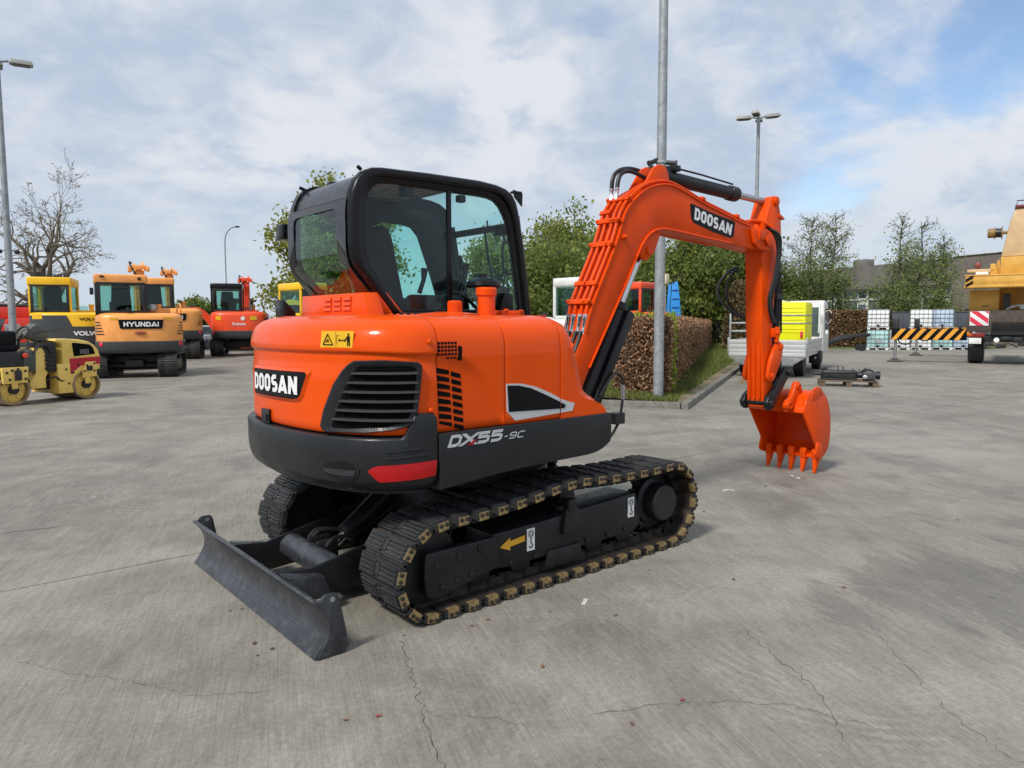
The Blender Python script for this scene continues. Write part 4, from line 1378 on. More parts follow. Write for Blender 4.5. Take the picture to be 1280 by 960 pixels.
# hard lines on the back of the boom
def off_path(pts, d):
    res = []
    for i, p in enumerate(pts):
        a, c = Vector(pts[max(0, i - 1)]), Vector(pts[min(len(pts) - 1, i + 1)])
        t = (c - a).normalized()
        res.append((p[0] - t.y * d, p[1] + t.x * d))
    return res
back = off_path(t_s, 0.028)
back = [q for q in back if q[1] > 1.72]
full = [(0.985, 1.660)] + back
i_up = next(i for i, p in enumerate(full) if p[0] > 1.40)
for k, (dy, short) in enumerate(((0.095, True), (0.035, True), (-0.035, False), (-0.090, False))):
    pts = full[:i_up + 2] if short else full[:-3]
    o = MB().tube([(x, BY + dy, z) for x, z in pts], 0.0145, 8).build('hydraulic_line', ORANGE2, BOOM)
    p, q = pts[0], pts[1]
    MB().lathe([(0.022, -0.01), (0.022, 0.03), (0.017, 0.04), (0.017, 0.11), (0.021, 0.115), (0.021, 0.15)], (p[0], BY + dy, p[1]), (p[0] - q[0], 0, p[1] - q[1]), 10).build('line_fitting', CHROME, o)
    MB().tube(smooth_path([(p[0] - 0.05, BY + dy, p[1] - 0.12), (p[0] - 0.09, BY + dy, p[1] - 0.22), (p[0] - 0.14, BY + dy, p[1] - 0.30), (p[0] - 0.30, BY + dy, p[1] - 0.42)], 5), 0.017, 8).build('hose', HOSE, o)
    if short:
        e = pts[-1]; d_ = Vector((pts[-1][0] - pts[-2][0], 0, pts[-1][1] - pts[-2][1])).normalized()
        s0 = Vector((e[0], BY + dy, e[1]))
        up = Vector((0.10, 0, 0.995)).normalized()
        MB().lathe([(0.021, -0.01), (0.021, 0.03), (0.016, 0.04), (0.016, 0.09), (0.021, 0.095), (0.021, 0.11)], s0, up, 10).build('line_fitting', CHROME, o)
        s1 = s0 + up * 0.11
        tgt = Vector((1.98, BY + (0.07 if k == 0 else -0.06), 2.925))
        if k == 0:
            hp = [s1, s1 + Vector((0.02, 0, .10)), s1 + Vector((0.10, 0, .165)), s1 + Vector((0.24, 0, .195)), s1 + Vector((0.42, -.02, .185)), tgt + Vector((-0.04, 0, .02)), tgt]
        else:
            hp = [s1, s1 + Vector((0.03, 0, .10)), s1 + Vector((0.12, 0, .15)), s1 + Vector((0.22, -.02, .14)), s1 + Vector((0.33, -0.05, .10)), Vector((1.84, BY - .075, 2.79))]
        MB().tube(smooth_path(hp, 5), 0.018, 8).build('hose', HOSE, o)
b = MB()
for i in (1, i_up - 8 if i_up > 10 else 4, i_up - 2, i_up + 1):
    i = max(1, min(len(full) - 2, i))
    p, q = full[i], full[i + 1]
    a = math.atan2(q[1] - p[1], q[0] - p[0])
    b.box((p[0] + .012 * -math.sin(a), BY, p[1] + .012 * math.cos(a)), (0.045, 0.235, 0.020), rot=Matrix.Rotation(-a, 3, 'Y'))
    for dy in (-0.12, 0.115, -.062):
        b.lathe([(0.014, 0), (0.014, 0.03), (0.010, 0.034), (0, .034)], (p[0], BY + dy, p[1]), (-math.sin(a), 0, math.cos(a)), 8)
p, q = full[5], full[8]
t_ = 0.45
for (f0, dys) in ((0.28, (-0.0625,)), (0.36, (0.065,)), (0.9, (-0.0625,)), (1.0, (0.065,))):
    pz = 1.62 + f0 * 0.9
    i = min(range(len(full) - 1), key=lambda j: abs(full[j][1] - pz) if full[j][0] < 1.45 else 9)
    p, q = full[i], full[i + 1]
    a = math.atan2(q[1] - p[1], q[0] - p[0])
    for dy in dys:
        b.box((p[0] + .012 * -math.sin(a), BY + dy, p[1] + .012 * math.cos(a)), (0.04, 0.11, 0.020), rot=Matrix.Rotation(-a, 3, 'Y'))
for xx in (2.45, 3.05):
    i = min(range(len(full) - 1), key=lambda j: abs(full[j][0] - xx))
    p, q = full[i], full[i + 1]
    a = math.atan2(q[1] - p[1], q[0] - p[0])
    b.box((p[0], BY - 0.063, p[1] + .010), (0.05, 0.11, 0.030), rot=Matrix.Rotation(-a, 3, 'Y'))
b.build_each('line_clamp', ORANGE2, BOOM, bevel=0.004)
MB().box((1.385, BY - 0.125, 2.29), (0.05, 0.03, 0.03)).lathe([(0.02, 0), (0.02, .04)], (1.385, BY - .115, 2.29), (0, -1, 0), 8).build('line_bracket', ORANGE2, BOOM, bevel=0.004)
# name panel on the near side of the boom
yp = BY - 0.1185
PAN = MB().prism([(2.255, 2.632), (2.275, 2.515), (2.31, 2.482), (2.60, 2.425), (2.885, 2.390), (2.930, 2.41), (2.948, 2.535), (2.935, 2.548), (2.60, 2.588), (2.27, 2.645)], 'y', yp, yp + 0.004).build('name_panel', DECALBLACK, BOOM)
_bt = quad_fn((2.310, yp - .0025, 2.512), (2.885, yp - .0025, 2.412), (2.900, yp - .0025, 2.512), (2.312, yp - .0025, 2.618))
block_text('lettering', 'DOOSAN', lambda u, v, k: _bt(u, v) + Vector((0, -k, 0)), WHITE, PAN, w=0.235, gap=0.10, shear=0.08, cond=0.74)
# arm cylinder
AC = MB().lathe([(0.03, -0.08), (0.062, -0.05), (0.068, 0.0), (0.068, 0.06), (0.060, 0.07), (0.060, 0.98), (0.070, 0.985), (0.072, 1.04), (0.070, 1.10), (0.05, 1.105)], (2.02, BY, 2.862), (3.68 - 2.02, 0, 2.815 - 2.862), 24).build('arm_cylinder', FRAMEBLACK, EX, sharp=30)
MB().lathe([(0.034, 1.0), (0.034, 1.60)], (2.02, BY, 2.862), (3.68 - 2.02, 0, 2.815 - 2.862), 16).build('arm_cylinder_rod', STEEL, AC)
b = MB().box((2.12, BY - 0.03, 2.935), (0.09, 0.10, 0.05))
b.tube([(2.1, BY - .05, 2.94), (2.5, BY - .05, 2.93), (3.0, BY - .05, 2.905)], 0.010, 6)
b.build('cylinder_port', FRAMEBLACK, AC, bevel=0.006)
# boom ram
d_ = Vector((1.735, 0, 2.205)) - Vector((0.86, 0, 0.66))
RAM = MB().lathe([(0.045, 0.0), (0.057, 0.02), (0.057, 1.20), (0.066, 1.21), (0.066, 1.265), (0.045, 1.27)], (0.86, BY, 0.66), d_, 24).build('boom_cylinder', FRAMEBLACK, EX, sharp=30)
MB().lathe([(0.036, 1.20), (0.036, 1.775)], (0.86, BY, 0.66), d_, 18).build('boom_cylinder_rod', CHROME, RAM)
dn = d_.normalized(); nn = Vector((dn.z, 0, -dn.x))
a0 = Vector((0.86, BY, 0.66)) + nn * 0.092
b = MB()
e0, e1 = a0 + dn * 0.15, a0 + dn * 1.24
w_ = nn * 0.044
b.plate([e0 - w_ + Vector((0, -.08, 0)), e0 + w_ + Vector((0, -.08, 0)), e1 + w_ + Vector((0, -.08, 0)), e1 - w_ + Vector((0, -.08, 0))], (0, 1, 0), 0.16)
b.box(a0 + dn * 1.14 + nn * 0.055 + Vector((0, 0, 0)), (0.05, 0.08, 0.05))
b.build('ram_guard', FRAMEBLACK, RAM, bevel=0.012, seg=3)
b = MB().tube(smooth_path([(1.14, BY - 0.10, 1.02), (1.30, BY - 0.10, 1.19), (1.40, BY - .10, 1.16), (1.42, BY - .10, 1.05), (1.40, BY - .1, 0.90), (1.36, BY - .1, 0.78), (1.22, BY - .1, 0.66), (1.05, BY - .05, 0.66)], 5), 0.012, 6)
b.box((1.345, BY - 0.1, 0.83), (0.11, 0.08, 0.09))
b.build('ram_hose', HOSE, EX, smooth=True)
MB().lathe([(0.017, 0), (0.017, 0.12)], (1.42, BY - 0.10, 0.98), (-0.05, 0, 1), 10).build('hose_fitting', STEEL, EX)

# ---- dipper arm
arm = [(3.435, 2.50), (3.45, 2.32), (3.492, 1.63), (3.535, 1.15), (3.555, 0.83), (3.57, 0.745), (3.63, 0.715), (3.70, 0.735), (3.725, 0.80), (3.705, 1.10), (3.688, 1.63), (3.730, 2.08), (3.765, 2.124), (3.805, 2.196), (3.805, 2.52), (3.790, 2.64), (3.775, 2.72), (3.735, 2.82), (3.68, 2.865), (3.625, 2.855), (3.59, 2.80), (3.50, 2.58)]
ARM = MB().prism(arm, 'y', BY - 0.098, BY + 0.090).build('dipper_arm', ORANGE2, EX, bevel=0.007, sharp=35)
b = MB()
for k in range(3):
    yy = BY - 0.06 + 0.055 * k
    zt = 1.36 + (0.08 if k == 1 else 0.0)
    b.prism([(3.55, 0.83), (3.515 - (zt - 1.36) * .08, zt), (3.50 - (zt - 1.36) * .08, zt), (3.535, 0.83)], 'y', yy - 0.010, yy + 0.010)
b.build_each('wear_bar', ORANGE2, ARM, bevel=0.003)
b = MB()
for yy, sg in ((BY - 0.098, -1), (BY + 0.09, 1)):
    b.lathe([(0.045, 0), (0.045, 0.02), (0.03, 0.026), (0, 0.026)], (3.68, yy, 2.812), (0, sg, 0), 18)
    b.lathe([(0.05, 0), (0.05, 0.02), (0.035, 0.026), (0, 0.026)], (3.655, yy, 1.085), (0, sg, 0), 18)
b.build_each('arm_pin', ORANGE2, ARM)
b = MB()
b.prism([(3.74, 2.70), (3.84, 2.66), (3.84, 2.64), (3.73, 2.66)], 'y', BY - 0.11, BY + 0.10)
b.build('arm_stop', ORANGE2, ARM, bevel=0.004)
b = MB()
b.box((3.70, BY - 0.12, 1.50), (0.09, 0.06, 0.09))
b.cyl((3.70, BY - 0.14, 1.56), (3.70, BY - 0.14, 1.40), 0.025, n=10)
b.cyl((3.70, BY - 0.17, 1.50), (3.70, BY - 0.09, 1.50), 0.03, n=10)
b.build('line_valve', ORANGE2, ARM, bevel=0.006)
# orange pipes bending over the boom tip and hoses looping to the arm
b = MB()
for k in range(2):
    dy = -0.035 - 0.055 * k
    b.tube(smooth_path([(3.20, BY + dy, 2.572), (3.30, BY + dy - .01, 2.585), (3.40, BY + dy - .05, 2.575), (3.46, BY + dy - .10, 2.535)], 5), 0.0165, 8)
    b.box((3.38, BY - 0.12 - 0.03 * k, 2.52), (0.03, 0.03, 0.10))
b.build_each('line_elbow', ORANGE2, BOOM)
for k in range(3):
    o_ = 0.022 * k
    pts = [(3.46, BY - 0.13 - o_ * .6, 2.545 - o_ * .5), (3.57 + o_, BY - 0.165 - o_ * .5, 2.46), (3.625 + o_, BY - 0.17, 2.30), (3.575 + o_ * 1.1, BY - 0.165, 2.05), (3.52 + o_ * 1.2, BY - 0.15, 1.86), (3.55 + o_, BY - 0.14, 1.72), (3.64 + o_, BY - 0.13, 1.60)]
    MB().tube(smooth_path(pts, 6), 0.014, 8).build('arm_hose', HOSE, EX)
for k in range(2):
    o_ = 0.05 * k
    pts = [(3.44, BY + 0.15, 2.16 - o_), (3.42 + o_ * .3, BY + 0.24 - o_, 2.13), (3.36 + o_, BY + 0.32 - o_ * 1.2, 2.0), (3.36 + o_, BY + 0.32 - o_ * 1.2, 1.86), (3.44 + o_, BY + 0.22, 1.72), (3.55, BY + 0.11, 1.64)]
    MB().tube(smooth_path(pts, 6), 0.016, 8).build('far_hose', HOSE, EX)
# bucket ram along the front of the arm
KC = MB().lathe([(0.03, -0.03), (0.052, 0.0), (0.052, 0.70), (0.06, 0.71), (0.06, 0.76), (0.04, 0.77)], (3.865, BY, 2.15), (0.0, 0, -1), 18).build('bucket_cylinder', FRAMEBLACK, EX)
MB().lathe([(0.03, 0.7), (0.03, 0.80)], (3.865, BY, 2.15), (0.0, 0, -1), 14).build('bucket_cylinder_rod', CHROME, KC)
b = MB()
b.tube([(3.86, BY - 0.06, 2.2), (3.80, BY - 0.10, 1.85), (3.80, BY - 0.10, 1.55)], 0.012, 6)
b.tube([(3.83, BY - 0.10, 1.95), (3.83, BY - 0.11, 1.50)], 0.012, 6)
b.box((3.78, BY - 0.10, 1.87), (0.10, 0.04, 0.05))
b.build_each('bucket_hose', HOSE, EX)
# rockers and link
rock0 = [(3.60, 1.075), (3.612, 1.045), (3.655, 1.025), (3.70, 1.04), (3.765, 1.13), (3.82, 1.23), (3.865, 1.30), (3.885, 1.35), (3.875, 1.39), (3.84, 1.405), (3.80, 1.395), (3.745, 1.33), (3.68, 1.22), (3.63, 1.13)]
# slightly bowed, wide in the middle
rock = [(3.545, 1.06), (3.56, 1.02), (3.61, 1.005), (3.66, 1.02), (3.70, 1.08), (3.755, 1.16), (3.80, 1.25), (3.815, 1.33), (3.80, 1.385), (3.76, 1.41), (3.715, 1.40), (3.65, 1.335), (3.60, 1.25), (3.56, 1.15)]
for yy in (BY - 0.150, BY + 0.112):
    RK = MB().prism(rock, 'y', yy, yy + 0.038).build('rocker_link', ORANGE2, EX, bevel=0.007)
    b = MB()
    yo = yy if yy < BY else yy + 0.038
    for px_, pz_ in ((3.61, 1.065), (3.762, 1.355)):
        b.lathe([(0.034, 0), (0.034, 0.014), (0.022, 0.018), (0, 0.018)], (px_, yo, pz_), (0, -1 if yy < BY else 1, 0), 14)
    b.build_each('link_pin', ORANGE2, RK)
b = MB()
b.prism([(3.81, 1.375), (3.87, 1.375), (3.99, 1.06), (3.96, 1.02), (3.91, 1.04)], 'y', BY - 0.07, BY + 0.065)
b.build('tipping_link', FRAMEBLACK, EX, bevel=0.01)
b = MB()
for yy in (BY - 0.158, BY + 0.105):
    b.prism([(3.56, 0.80), (3.575, 0.745), (3.63, 0.715), (3.70, 0.74), (3.80, 0.86), (3.93, 1.0), (4.01, 1.06), (4.03, 1.11), (3.99, 1.155), (3.94, 1.15), (3.84, 1.05), (3.72, 0.93), (3.60, 0.86)], 'y', yy, yy + 0.05)
b.prism([(3.66, 0.74), (3.80, 0.80), (3.98, 0.98), (3.95, 1.03), (3.78, 0.90), (3.66, 0.80)], 'y', BY - 0.11, BY + 0.11)
b.cyl((3.63, BY - 0.18, 0.79), (3.63, BY + 0.18, 0.79), 0.036, n=16)
b.cyl((3.965, BY - 0.19, 1.09), (3.965, BY + 0.17, 1.09), 0.038, n=16)
b.xform(Matrix.Translation((-0.04, 0, 0)))
b.build('quick_coupler', FRAMEBLACK, EX, bevel=0.008)

# ---- bucket
BK = empty('bucket', (0, 0, 0), 0, parent=EX)
Y0, Y1 = BY - 0.325, BY + 0.310
sec = [(3.955, 0.690), (3.975, 0.745), (4.01, 0.815), (4.055, 0.862), (4.12, 0.886), (4.22, 0.892), (4.32, 0.87), (4.40, 0.815), (4.46, 0.73), (4.50, 0.62), (4.518, 0.50), (4.515, 0.38), (4.49, 0.28), (4.43, 0.205), (4.34, 0.165)]
sec = [(p[0], p[1]) for p in smooth_path([(x, z, 0) for x, z in sec], 2)]
inn = off_path(sec, -0.016)
BUCKETM = ORANGE2
MB().prism(sec + inn[::-1], 'y', Y0 + 0.02, Y1 - 0.02).build('bucket_shell', BUCKETM, BK, bevel=0.0, sharp=40)
side_poly = [(3.935, 0.685)] + off_path(sec[2:], 0.006) + [(4.33, 0.155), (4.275, 0.235)]
for yy in (Y0, Y1 - 0.02):
    SP = MB().prism(side_poly, 'y', yy, yy + 0.02).build('side_plate', BUCKETM, BK, bevel=0.003)
    MB().prism([(4.07, 0.80), (4.12, 0.905), (4.20, 0.935), (4.29, 0.915), (4.33, 0.86), (4.22, 0.80)], 'y', yy + (-0.004 if yy < BY else 0.004), yy + 0.02 + (-0.004 if yy < BY else .004)).build('side_lobe', BUCKETM, SP, bevel=0.003)
    MB().prism([(4.225, 0.34), (4.185, 0.22), (4.215, 0.18), (4.32, 0.15), (4.36, 0.23), (4.30, 0.33)], 'y', yy + (-0.016 if yy < BY else 0.016), yy + 0.02 + (-0.016 if yy < BY else 0.016)).build('side_cutter', BUCKETM, SP, bevel=0.004)
b = MB()
b.prism([(3.945, 0.675), (3.97, 0.735), (3.985, 0.728), (3.960, 0.668)], 'y', Y0 + 0.02, Y1 - 0.02)
b.build('mouth_bar', BUCKETM, BK, bevel=0.004)
MB().prism([(4.44, 0.215), (4.29, 0.158), (4.285, 0.172), (4.43, 0.235)], 'y', Y0 + .02, Y1 - .02).build('bucket_lip', BUCKETM, BK, bevel=0.003)
for yy in (BY - 0.215, BY + 0.165):
    EAR = MB().prism([(3.80, 0.76), (3.805, 0.725), (3.84, 0.70), (3.90, 0.71), (3.97, 0.74), (4.10, 0.87), (4.12, 0.89), (4.09, 0.93), (4.065, 0.975), (4.02, 0.995), (3.975, 0.98), (3.955, 0.93), (3.90, 0.83), (3.83, 0.80)], 'y', yy, yy + 0.05).build('bucket_ear', BUCKETM, BK, bevel=0.007)
    b = MB()
    for px_, pz_, r_ in ((3.845, 0.755, .044), (4.02, 0.94, .036)):
        yo = yy if yy < BY else yy + 0.05
        b.lathe([(r_, 0), (r_, 0.016), (r_ * .6, 0.02), (r_ * .55, 0.006), (0, 0.006)], (px_, yo, pz_), (0, -1 if yy < BY else 1, 0), 18)
    b.build_each('ear_boss', BUCKETM, EAR)
for k, yy in enumerate(np.linspace(Y1 - 0.055, Y0 + 0.040, 5)):
    b = MB()
    lo = Vector((4.27, yy, 0.004)); hi = Vector((4.335, yy, 0.195))
    b.loft([[(4.262, yy - .012, .003), (4.262, yy + .012, .003), (4.285, yy + .012, .003), (4.285, yy - .012, .003)],
            [(4.272, yy - .022, .08), (4.272, yy + .022, .08), (4.325, yy + .022, .08), (4.325, yy - .022, .08)],
            [(4.272, yy - .029, .155), (4.272, yy + .029, .155), (4.360, yy + .029, .155), (4.360, yy - .029, .155)]], closed=True, cap=True)
    TH = b.build('bucket_tooth', BUCKETM, BK, bevel=0.003)
    MB().prism([(4.268, 0.150), (4.262, 0.235), (4.285, 0.262), (4.315, 0.245), (4.36, 0.20), (4.36, 0.150)], 'y', yy - 0.032, yy + 0.032).build('tooth_adapter', BUCKETM, TH, bevel=0.004)

def at(px, d, z=0.0):
    """a place in the yard: picture column, distance ahead of the camera, height"""
    t = (px - 640) / FPX
    fh = Vector((math.cos(YAW), math.sin(YAW), 0))
    rh = Vector((math.sin(YAW), -math.cos(YAW), 0))
    # columns lean a little because the camera looks down; solve at the wanted height
    k = d
    v = _f + _r * t
    dz = (z - CAM_C.z) / 1.0
    # point = C + d*(f + r*t - u*s) with z given
    s = (v.z * d - dz) / (_u.z * d)
    p = CAM_C + d * (v - _u * s)
    return Vector((p.x, p.y, z))


# ================================================================== yard, joints, cracks
conc = bpy.data.materials.new('brushed_concrete')
conc.use_nodes = True
T = NT(conc.node_tree)
pb = T.n['Principled BSDF']
geo = T.add('ShaderNodeNewGeometry')
pos = geo.outputs['Position']
rotp = T.scale(pos, 1, 1, 1, R(-68))
broom = T.noise(T.scale(rotp, 1.1, 26, 1), 1.0, 5, 0.7, 0.25)
broom2 = T.noise(T.scale(rotp, 4.0, 110, 1), 1.0, 3, 0.65)
swirl = T.noise(T.scale(T.scale(pos, 1, 1, 1, R(-45)), 0.5, 7, 1), 1.0, 5, 0.7, 1.2)
big = T.noise(pos, 0.22, 6, 0.6, 0.5)
med = T.noise(pos, 1.3, 7, 0.68, 0.35)
fine = T.noise(pos, 38.0, 4, 0.75)
spk = T.noise(pos, 150.0, 2, 0.6)
f = T.math('ADD', T.math('MULTIPLY', big, 0.34), T.math('MULTIPLY', med, 0.40))
f = T.math('ADD', f, T.math('MULTIPLY', broom, 0.14))
f = T.math('ADD', f, T.math('MULTIPLY', swirl, 0.12))
cc = T.mix(T.ramp(f, 0.365, 0.635), (0.152, 0.139, 0.116), (0.322, 0.301, 0.256))
# scrub marks left by turning tracks, and grit
grit = T.noise(pos, 260.0, 3, 0.7)
cc = T.mix(1.0, cc, T.mix(T.ramp(grit, 0.30, 0.70), (0.80, 0.80, 0.80), (1.18, 1.18, 1.18)), 'MULTIPLY')
for (sx, sy, r0_, r1_, fq) in [(0.55, -2.35, .55, 1.25, 95.0), (-2.35, 0.85, .18, .55, 120.0), (-0.9, 3.4, .5, 1.4, 70.0)]:
    dq = T.vmath('DISTANCE', pos, (sx, sy, 0))
    wav = T.math('SINE', T.math('MULTIPLY', T.math('ADD', dq, T.math('MULTIPLY', T.noise(pos, 5.0, 3), 0.02)), fq))
    msk = T.math('MULTIPLY', T.ramp(dq, r0_, r0_ + .15), T.ramp(dq, r1_, r1_ - .25))
    msk = T.math('MULTIPLY', msk, T.ramp(T.noise(T.vmath('ADD', pos, (sx * 3, 2.0, 0.0)), 1.9, 4, .6), 0.48, 0.62))
    cc = T.mix(T.math('MULTIPLY', msk, T.ramp(wav, -0.2, 1.0, 0.0, 0.26)), cc, (0.40, 0.38, 0.34))
# warm, slightly brown patches
warm = T.noise(T.vmath('ADD', pos, (13.0, 5.0, 0.0)), 0.55, 5, 0.6, 0.6)
cc = T.mix(T.math('MULTIPLY', T.ramp(warm, 0.48, 0.70), 0.35), cc, (0.225, 0.203, 0.166))
g1 = T.math('ADD', T.math('MULTIPLY', fine, 0.55), T.math('MULTIPLY', broom2, 0.45))
cc = T.mix(1.0, cc, T.mix(T.ramp(g1, 0.28, 0.72), (0.72, 0.72, 0.72), (1.2, 1.2, 1.2)), 'MULTIPLY')
cc = T.mix(T.math('MULTIPLY', T.ramp(spk, 0.66, 0.74), 0.5), cc, (0.38, 0.37, 0.35))
# dark worn stains where machines have stood and dripped
st_n = T.noise(T.scale(T.scale(pos, 1, 1, 1, R(-62)), 1.0, 3.2, 1), 1.15, 8, 0.74, 0.7)
tot = None
for (sx, sy, rad, amt) in [(1.35, -2.75, 1.05, .50), (2.1, -3.1, 1.1, .45), (2.0, -2.1, .7, .28), (0.95, -2.2, .5, .22), (3.2, -2.6, 1.0, .3), (4.6, -1.4, 1.3, .20), (2.9, -0.9, 0.8, .18), (-1.9, 1.9, 0.6, .12), (-0.6, -2.9, .8, .14), (6.0, -3.2, 1.6, .2)]:
    dd_ = T.vmath('DISTANCE', pos, (sx, sy, 0))
    gq = T.ramp(dd_, rad * 1.25, rad * 0.15, 0.0, amt)
    tot = gq if tot is None else T.math('ADD', tot, gq)
stain = T.ramp(T.math('ADD', T.math('MULTIPLY', st_n, 1.35), T.math('MULTIPLY', tot, 0.55)), 0.80, 1.08)
cc = T.mix(T.math('MULTIPLY', stain, 0.42), cc, (0.072, 0.071, 0.066))
# small round oil drops
vor = T.add('ShaderNodeTexVoronoi')
T.l.new(T.noise(pos, 3.0, 2), vor.inputs['Scale']) if False else None
T.set(vor, 'Vector', pos)
vor.inputs['Scale'].default_value = 1.7
vor.inputs['Randomness'].default_value = 1.0
wob = T.math('ADD', vor.outputs['Distance'], T.math('MULTIPLY', T.math('SUBTRACT', T.noise(pos, 22, 3), 0.5), 0.10))
drop = T.ramp(wob, 0.030, 0.018)
cc = T.mix(T.math('MULTIPLY', drop, 0.55), cc, (0.07, 0.062, 0.055))
T.l.new(cc, pb.inputs['Base Color'])
T.l.new(T.ramp(med, 0.3, 0.7, 0.62, 0.88), pb.inputs['Roughness'])
pb.inputs['Specular IOR Level'].default_value = 0.35
bmp = T.add('ShaderNodeBump')
bmp.inputs['Strength'].default_value = 0.5
bmp.inputs['Distance'].default_value = 0.006
T.l.new(T.math('ADD', T.math('MULTIPLY', broom2, 0.5), T.math('ADD', T.math('MULTIPLY', fine, 0.5), T.math('MULTIPLY', broom, 0.8))), bmp.inputs['Height'])
T.l.new(bmp.outputs[0], pb.inputs['Normal'])
CRACKM = mat('dark_crack', (0.045, 0.043, 0.040), 0.9, var=0.3, vscale=30)
EARTH = mat('far_ground', (0.14, 0.15, 0.10), 0.95, var=0.3, vscale=0.05)
KERBM = mat('kerb_concrete', (0.185, 0.172, 0.150), 0.85, var=0.25, vscale=6, bump=0.4, bscale=50, dirt=(0.10, 0.10, 0.085), dirt_amt=0.6, dscale=5)

yard = MB().raw([(-900, -900, -0.030), (900, -900, -0.030), (900, 900, -0.030), (-900, 900, -0.030)], [(0, 1, 2, 3)]).build('ground', EARTH, smooth=False)
tag(yard, kind='structure')
pav = MB().raw([(-14, -16, -0.0025), (60, -16, -0.0025), (60, 60, -0.0025), (-14, 60, -0.0025)], [(0, 1, 2, 3)]).build('yard', CRACKM, smooth=False)
tag(pav, kind='structure')
# concrete bays between saw-cut joints
xs = [-14, 4.30, 14.3, 24.3, 34.3, 44.3, 60]
ys = [-16, 1.14, 5.08, 9.1, 13.1, 17.1, 21.1, 25.1, 29.1, 33.1, 39, 46, 60]
rnd = random.Random(3)
for i in range(len(xs) - 1):
    for j in range(len(ys) - 1):
        gx = gy = 0.007
        x0, x1, y0_, y1_ = xs[i] + gx, xs[i + 1] - gx, ys[j] + gy, ys[j + 1] - gy
        fx, fy = (x0 + x1) / 2 - CAM_C.x, (y0_ + y1_) / 2 - CAM_C.y
        if fx * math.cos(YAW) + fy * math.sin(YAW) < -5:
            continue
        # edges slightly ragged
        def edge(a, c, n):
            return [(a[0] + (c[0] - a[0]) * t / n + (rnd.uniform(-1, 1) * .003 if 0 < t < n and abs(c[1] - a[1]) > abs(c[0] - a[0]) else 0),
                     a[1] + (c[1] - a[1]) * t / n + (rnd.uniform(-1, 1) * .003 if 0 < t < n and abs(c[1] - a[1]) < abs(c[0] - a[0]) else 0)) for t in range(n)]
        ne = 60
        ring = edge((x0, y0_), (x1, y0_), ne) + edge((x1, y0_), (x1, y1_), ne) + edge((x1, y1_), (x0, y1_), ne) + edge((x0, y1_), (x0, y0_), ne)
        cx_, cy_ = (x0 + x1) / 2, (y0_ + y1_) / 2
        top_ = [(x + (0.003 if x < cx_ else -0.003), y + (0.003 if y < cy_ else -.003), 0.0) for x, y in ring]
        mid_ = [(x, y, -0.002) for x, y in ring]
        bot_ = [(x, y, -0.0035) for x, y in ring]
        m = MB().raw(top_, [tuple(range(len(top_)))])
        m.loft([bot_, mid_, top_], closed=True)
        o = m.build('concrete_slab', conc, pav, smooth=False, fix=False)

# cracks wandering over the slabs
def crack(pts, w=0.007, seed=0, jit=0.016, sub=12):
    r_ = random.Random(seed)
    P = [Vector((p[0], p[1], 0)) for p in pts]
    line = []
    for a, c in zip(P, P[1:]):
        d = c - a
        nrm = Vector((-d.y, d.x, 0)).normalized()
        for t in range(sub):
            line.append(a + d * t / sub + nrm * r_.uniform(-jit, jit))
    line.append(P[-1])
    vs, fs = [], []
    for i, p in enumerate(line):
        d = line[min(i + 1, len(line) - 1)] - line[max(0, i - 1)]
        nrm = Vector((-d.y, d.x, 0)).normalized()
        ww = w * 0.48 * r_.uniform(0.2, 1.0) * (0.25 if i in (0, len(line) - 1) else 1) * 0.5
        vs += [p + nrm * ww + Vector((0, 0, 0.0022)), p - nrm * ww + Vector((0, 0, 0.0022))]
    fs = [(2 * i, 2 * i + 1, 2 * i + 3, 2 * i + 2) for i in range(len(line) - 1)]
    MB().raw(vs, fs).build('crack', CRACKM, pav, smooth=False, fix=False)

crack([(-1.23, -1.0), (-1.38, -1.35), (-1.52, -1.66), (-1.66, -2.0), (-1.78, -2.3)], .007, 1)
crack([(-1.52, -1.66), (-1.35, -1.85), (-1.25, -2.0)], .004, 2)
crack([(0.29, -1.96), (0.05, -2.32), (-0.08, -2.6), (-0.45, -2.92)], .007, 3)
crack([(-1.0, -2.1), (-0.55, -2.35), (-0.30, -2.62), (-0.2, -2.95)], .006, 4)
crack([(0.45, -2.75), (0.15, -3.05), (-0.02, -3.3), (-0.05, -3.6)], .006, 5)
crack([(0.85, -2.4), (0.45, -2.75)], .004, 6)
crack([(-2.75, 0.0), (-2.55, -0.35), (-2.35, -0.62), (-2.2, -0.9), (-1.9, -1.1)], .005, 7)
crack([(-2.3, 0.72), (-1.9, 0.45), (-1.75, 0.35)], .004, 8)
crack([(2.2, -2.2), (2.7, -2.0), (3.2, -1.2)], .004, 9)
crack([(-3.2, 3.9), (-2.2, 3.4), (-1.4, 3.35)], .006, 10)
crack([(-2.6, 2.62), (-2.0, 2.5)], .02, 11, .02)
crack([(5.5, -0.4), (7.0, -.9), (8.6, -.8)], .008, 12, .05)
crack([(0.0, -1.4), (0.3, -1.55), (0.55, -1.5)], .003, 13)

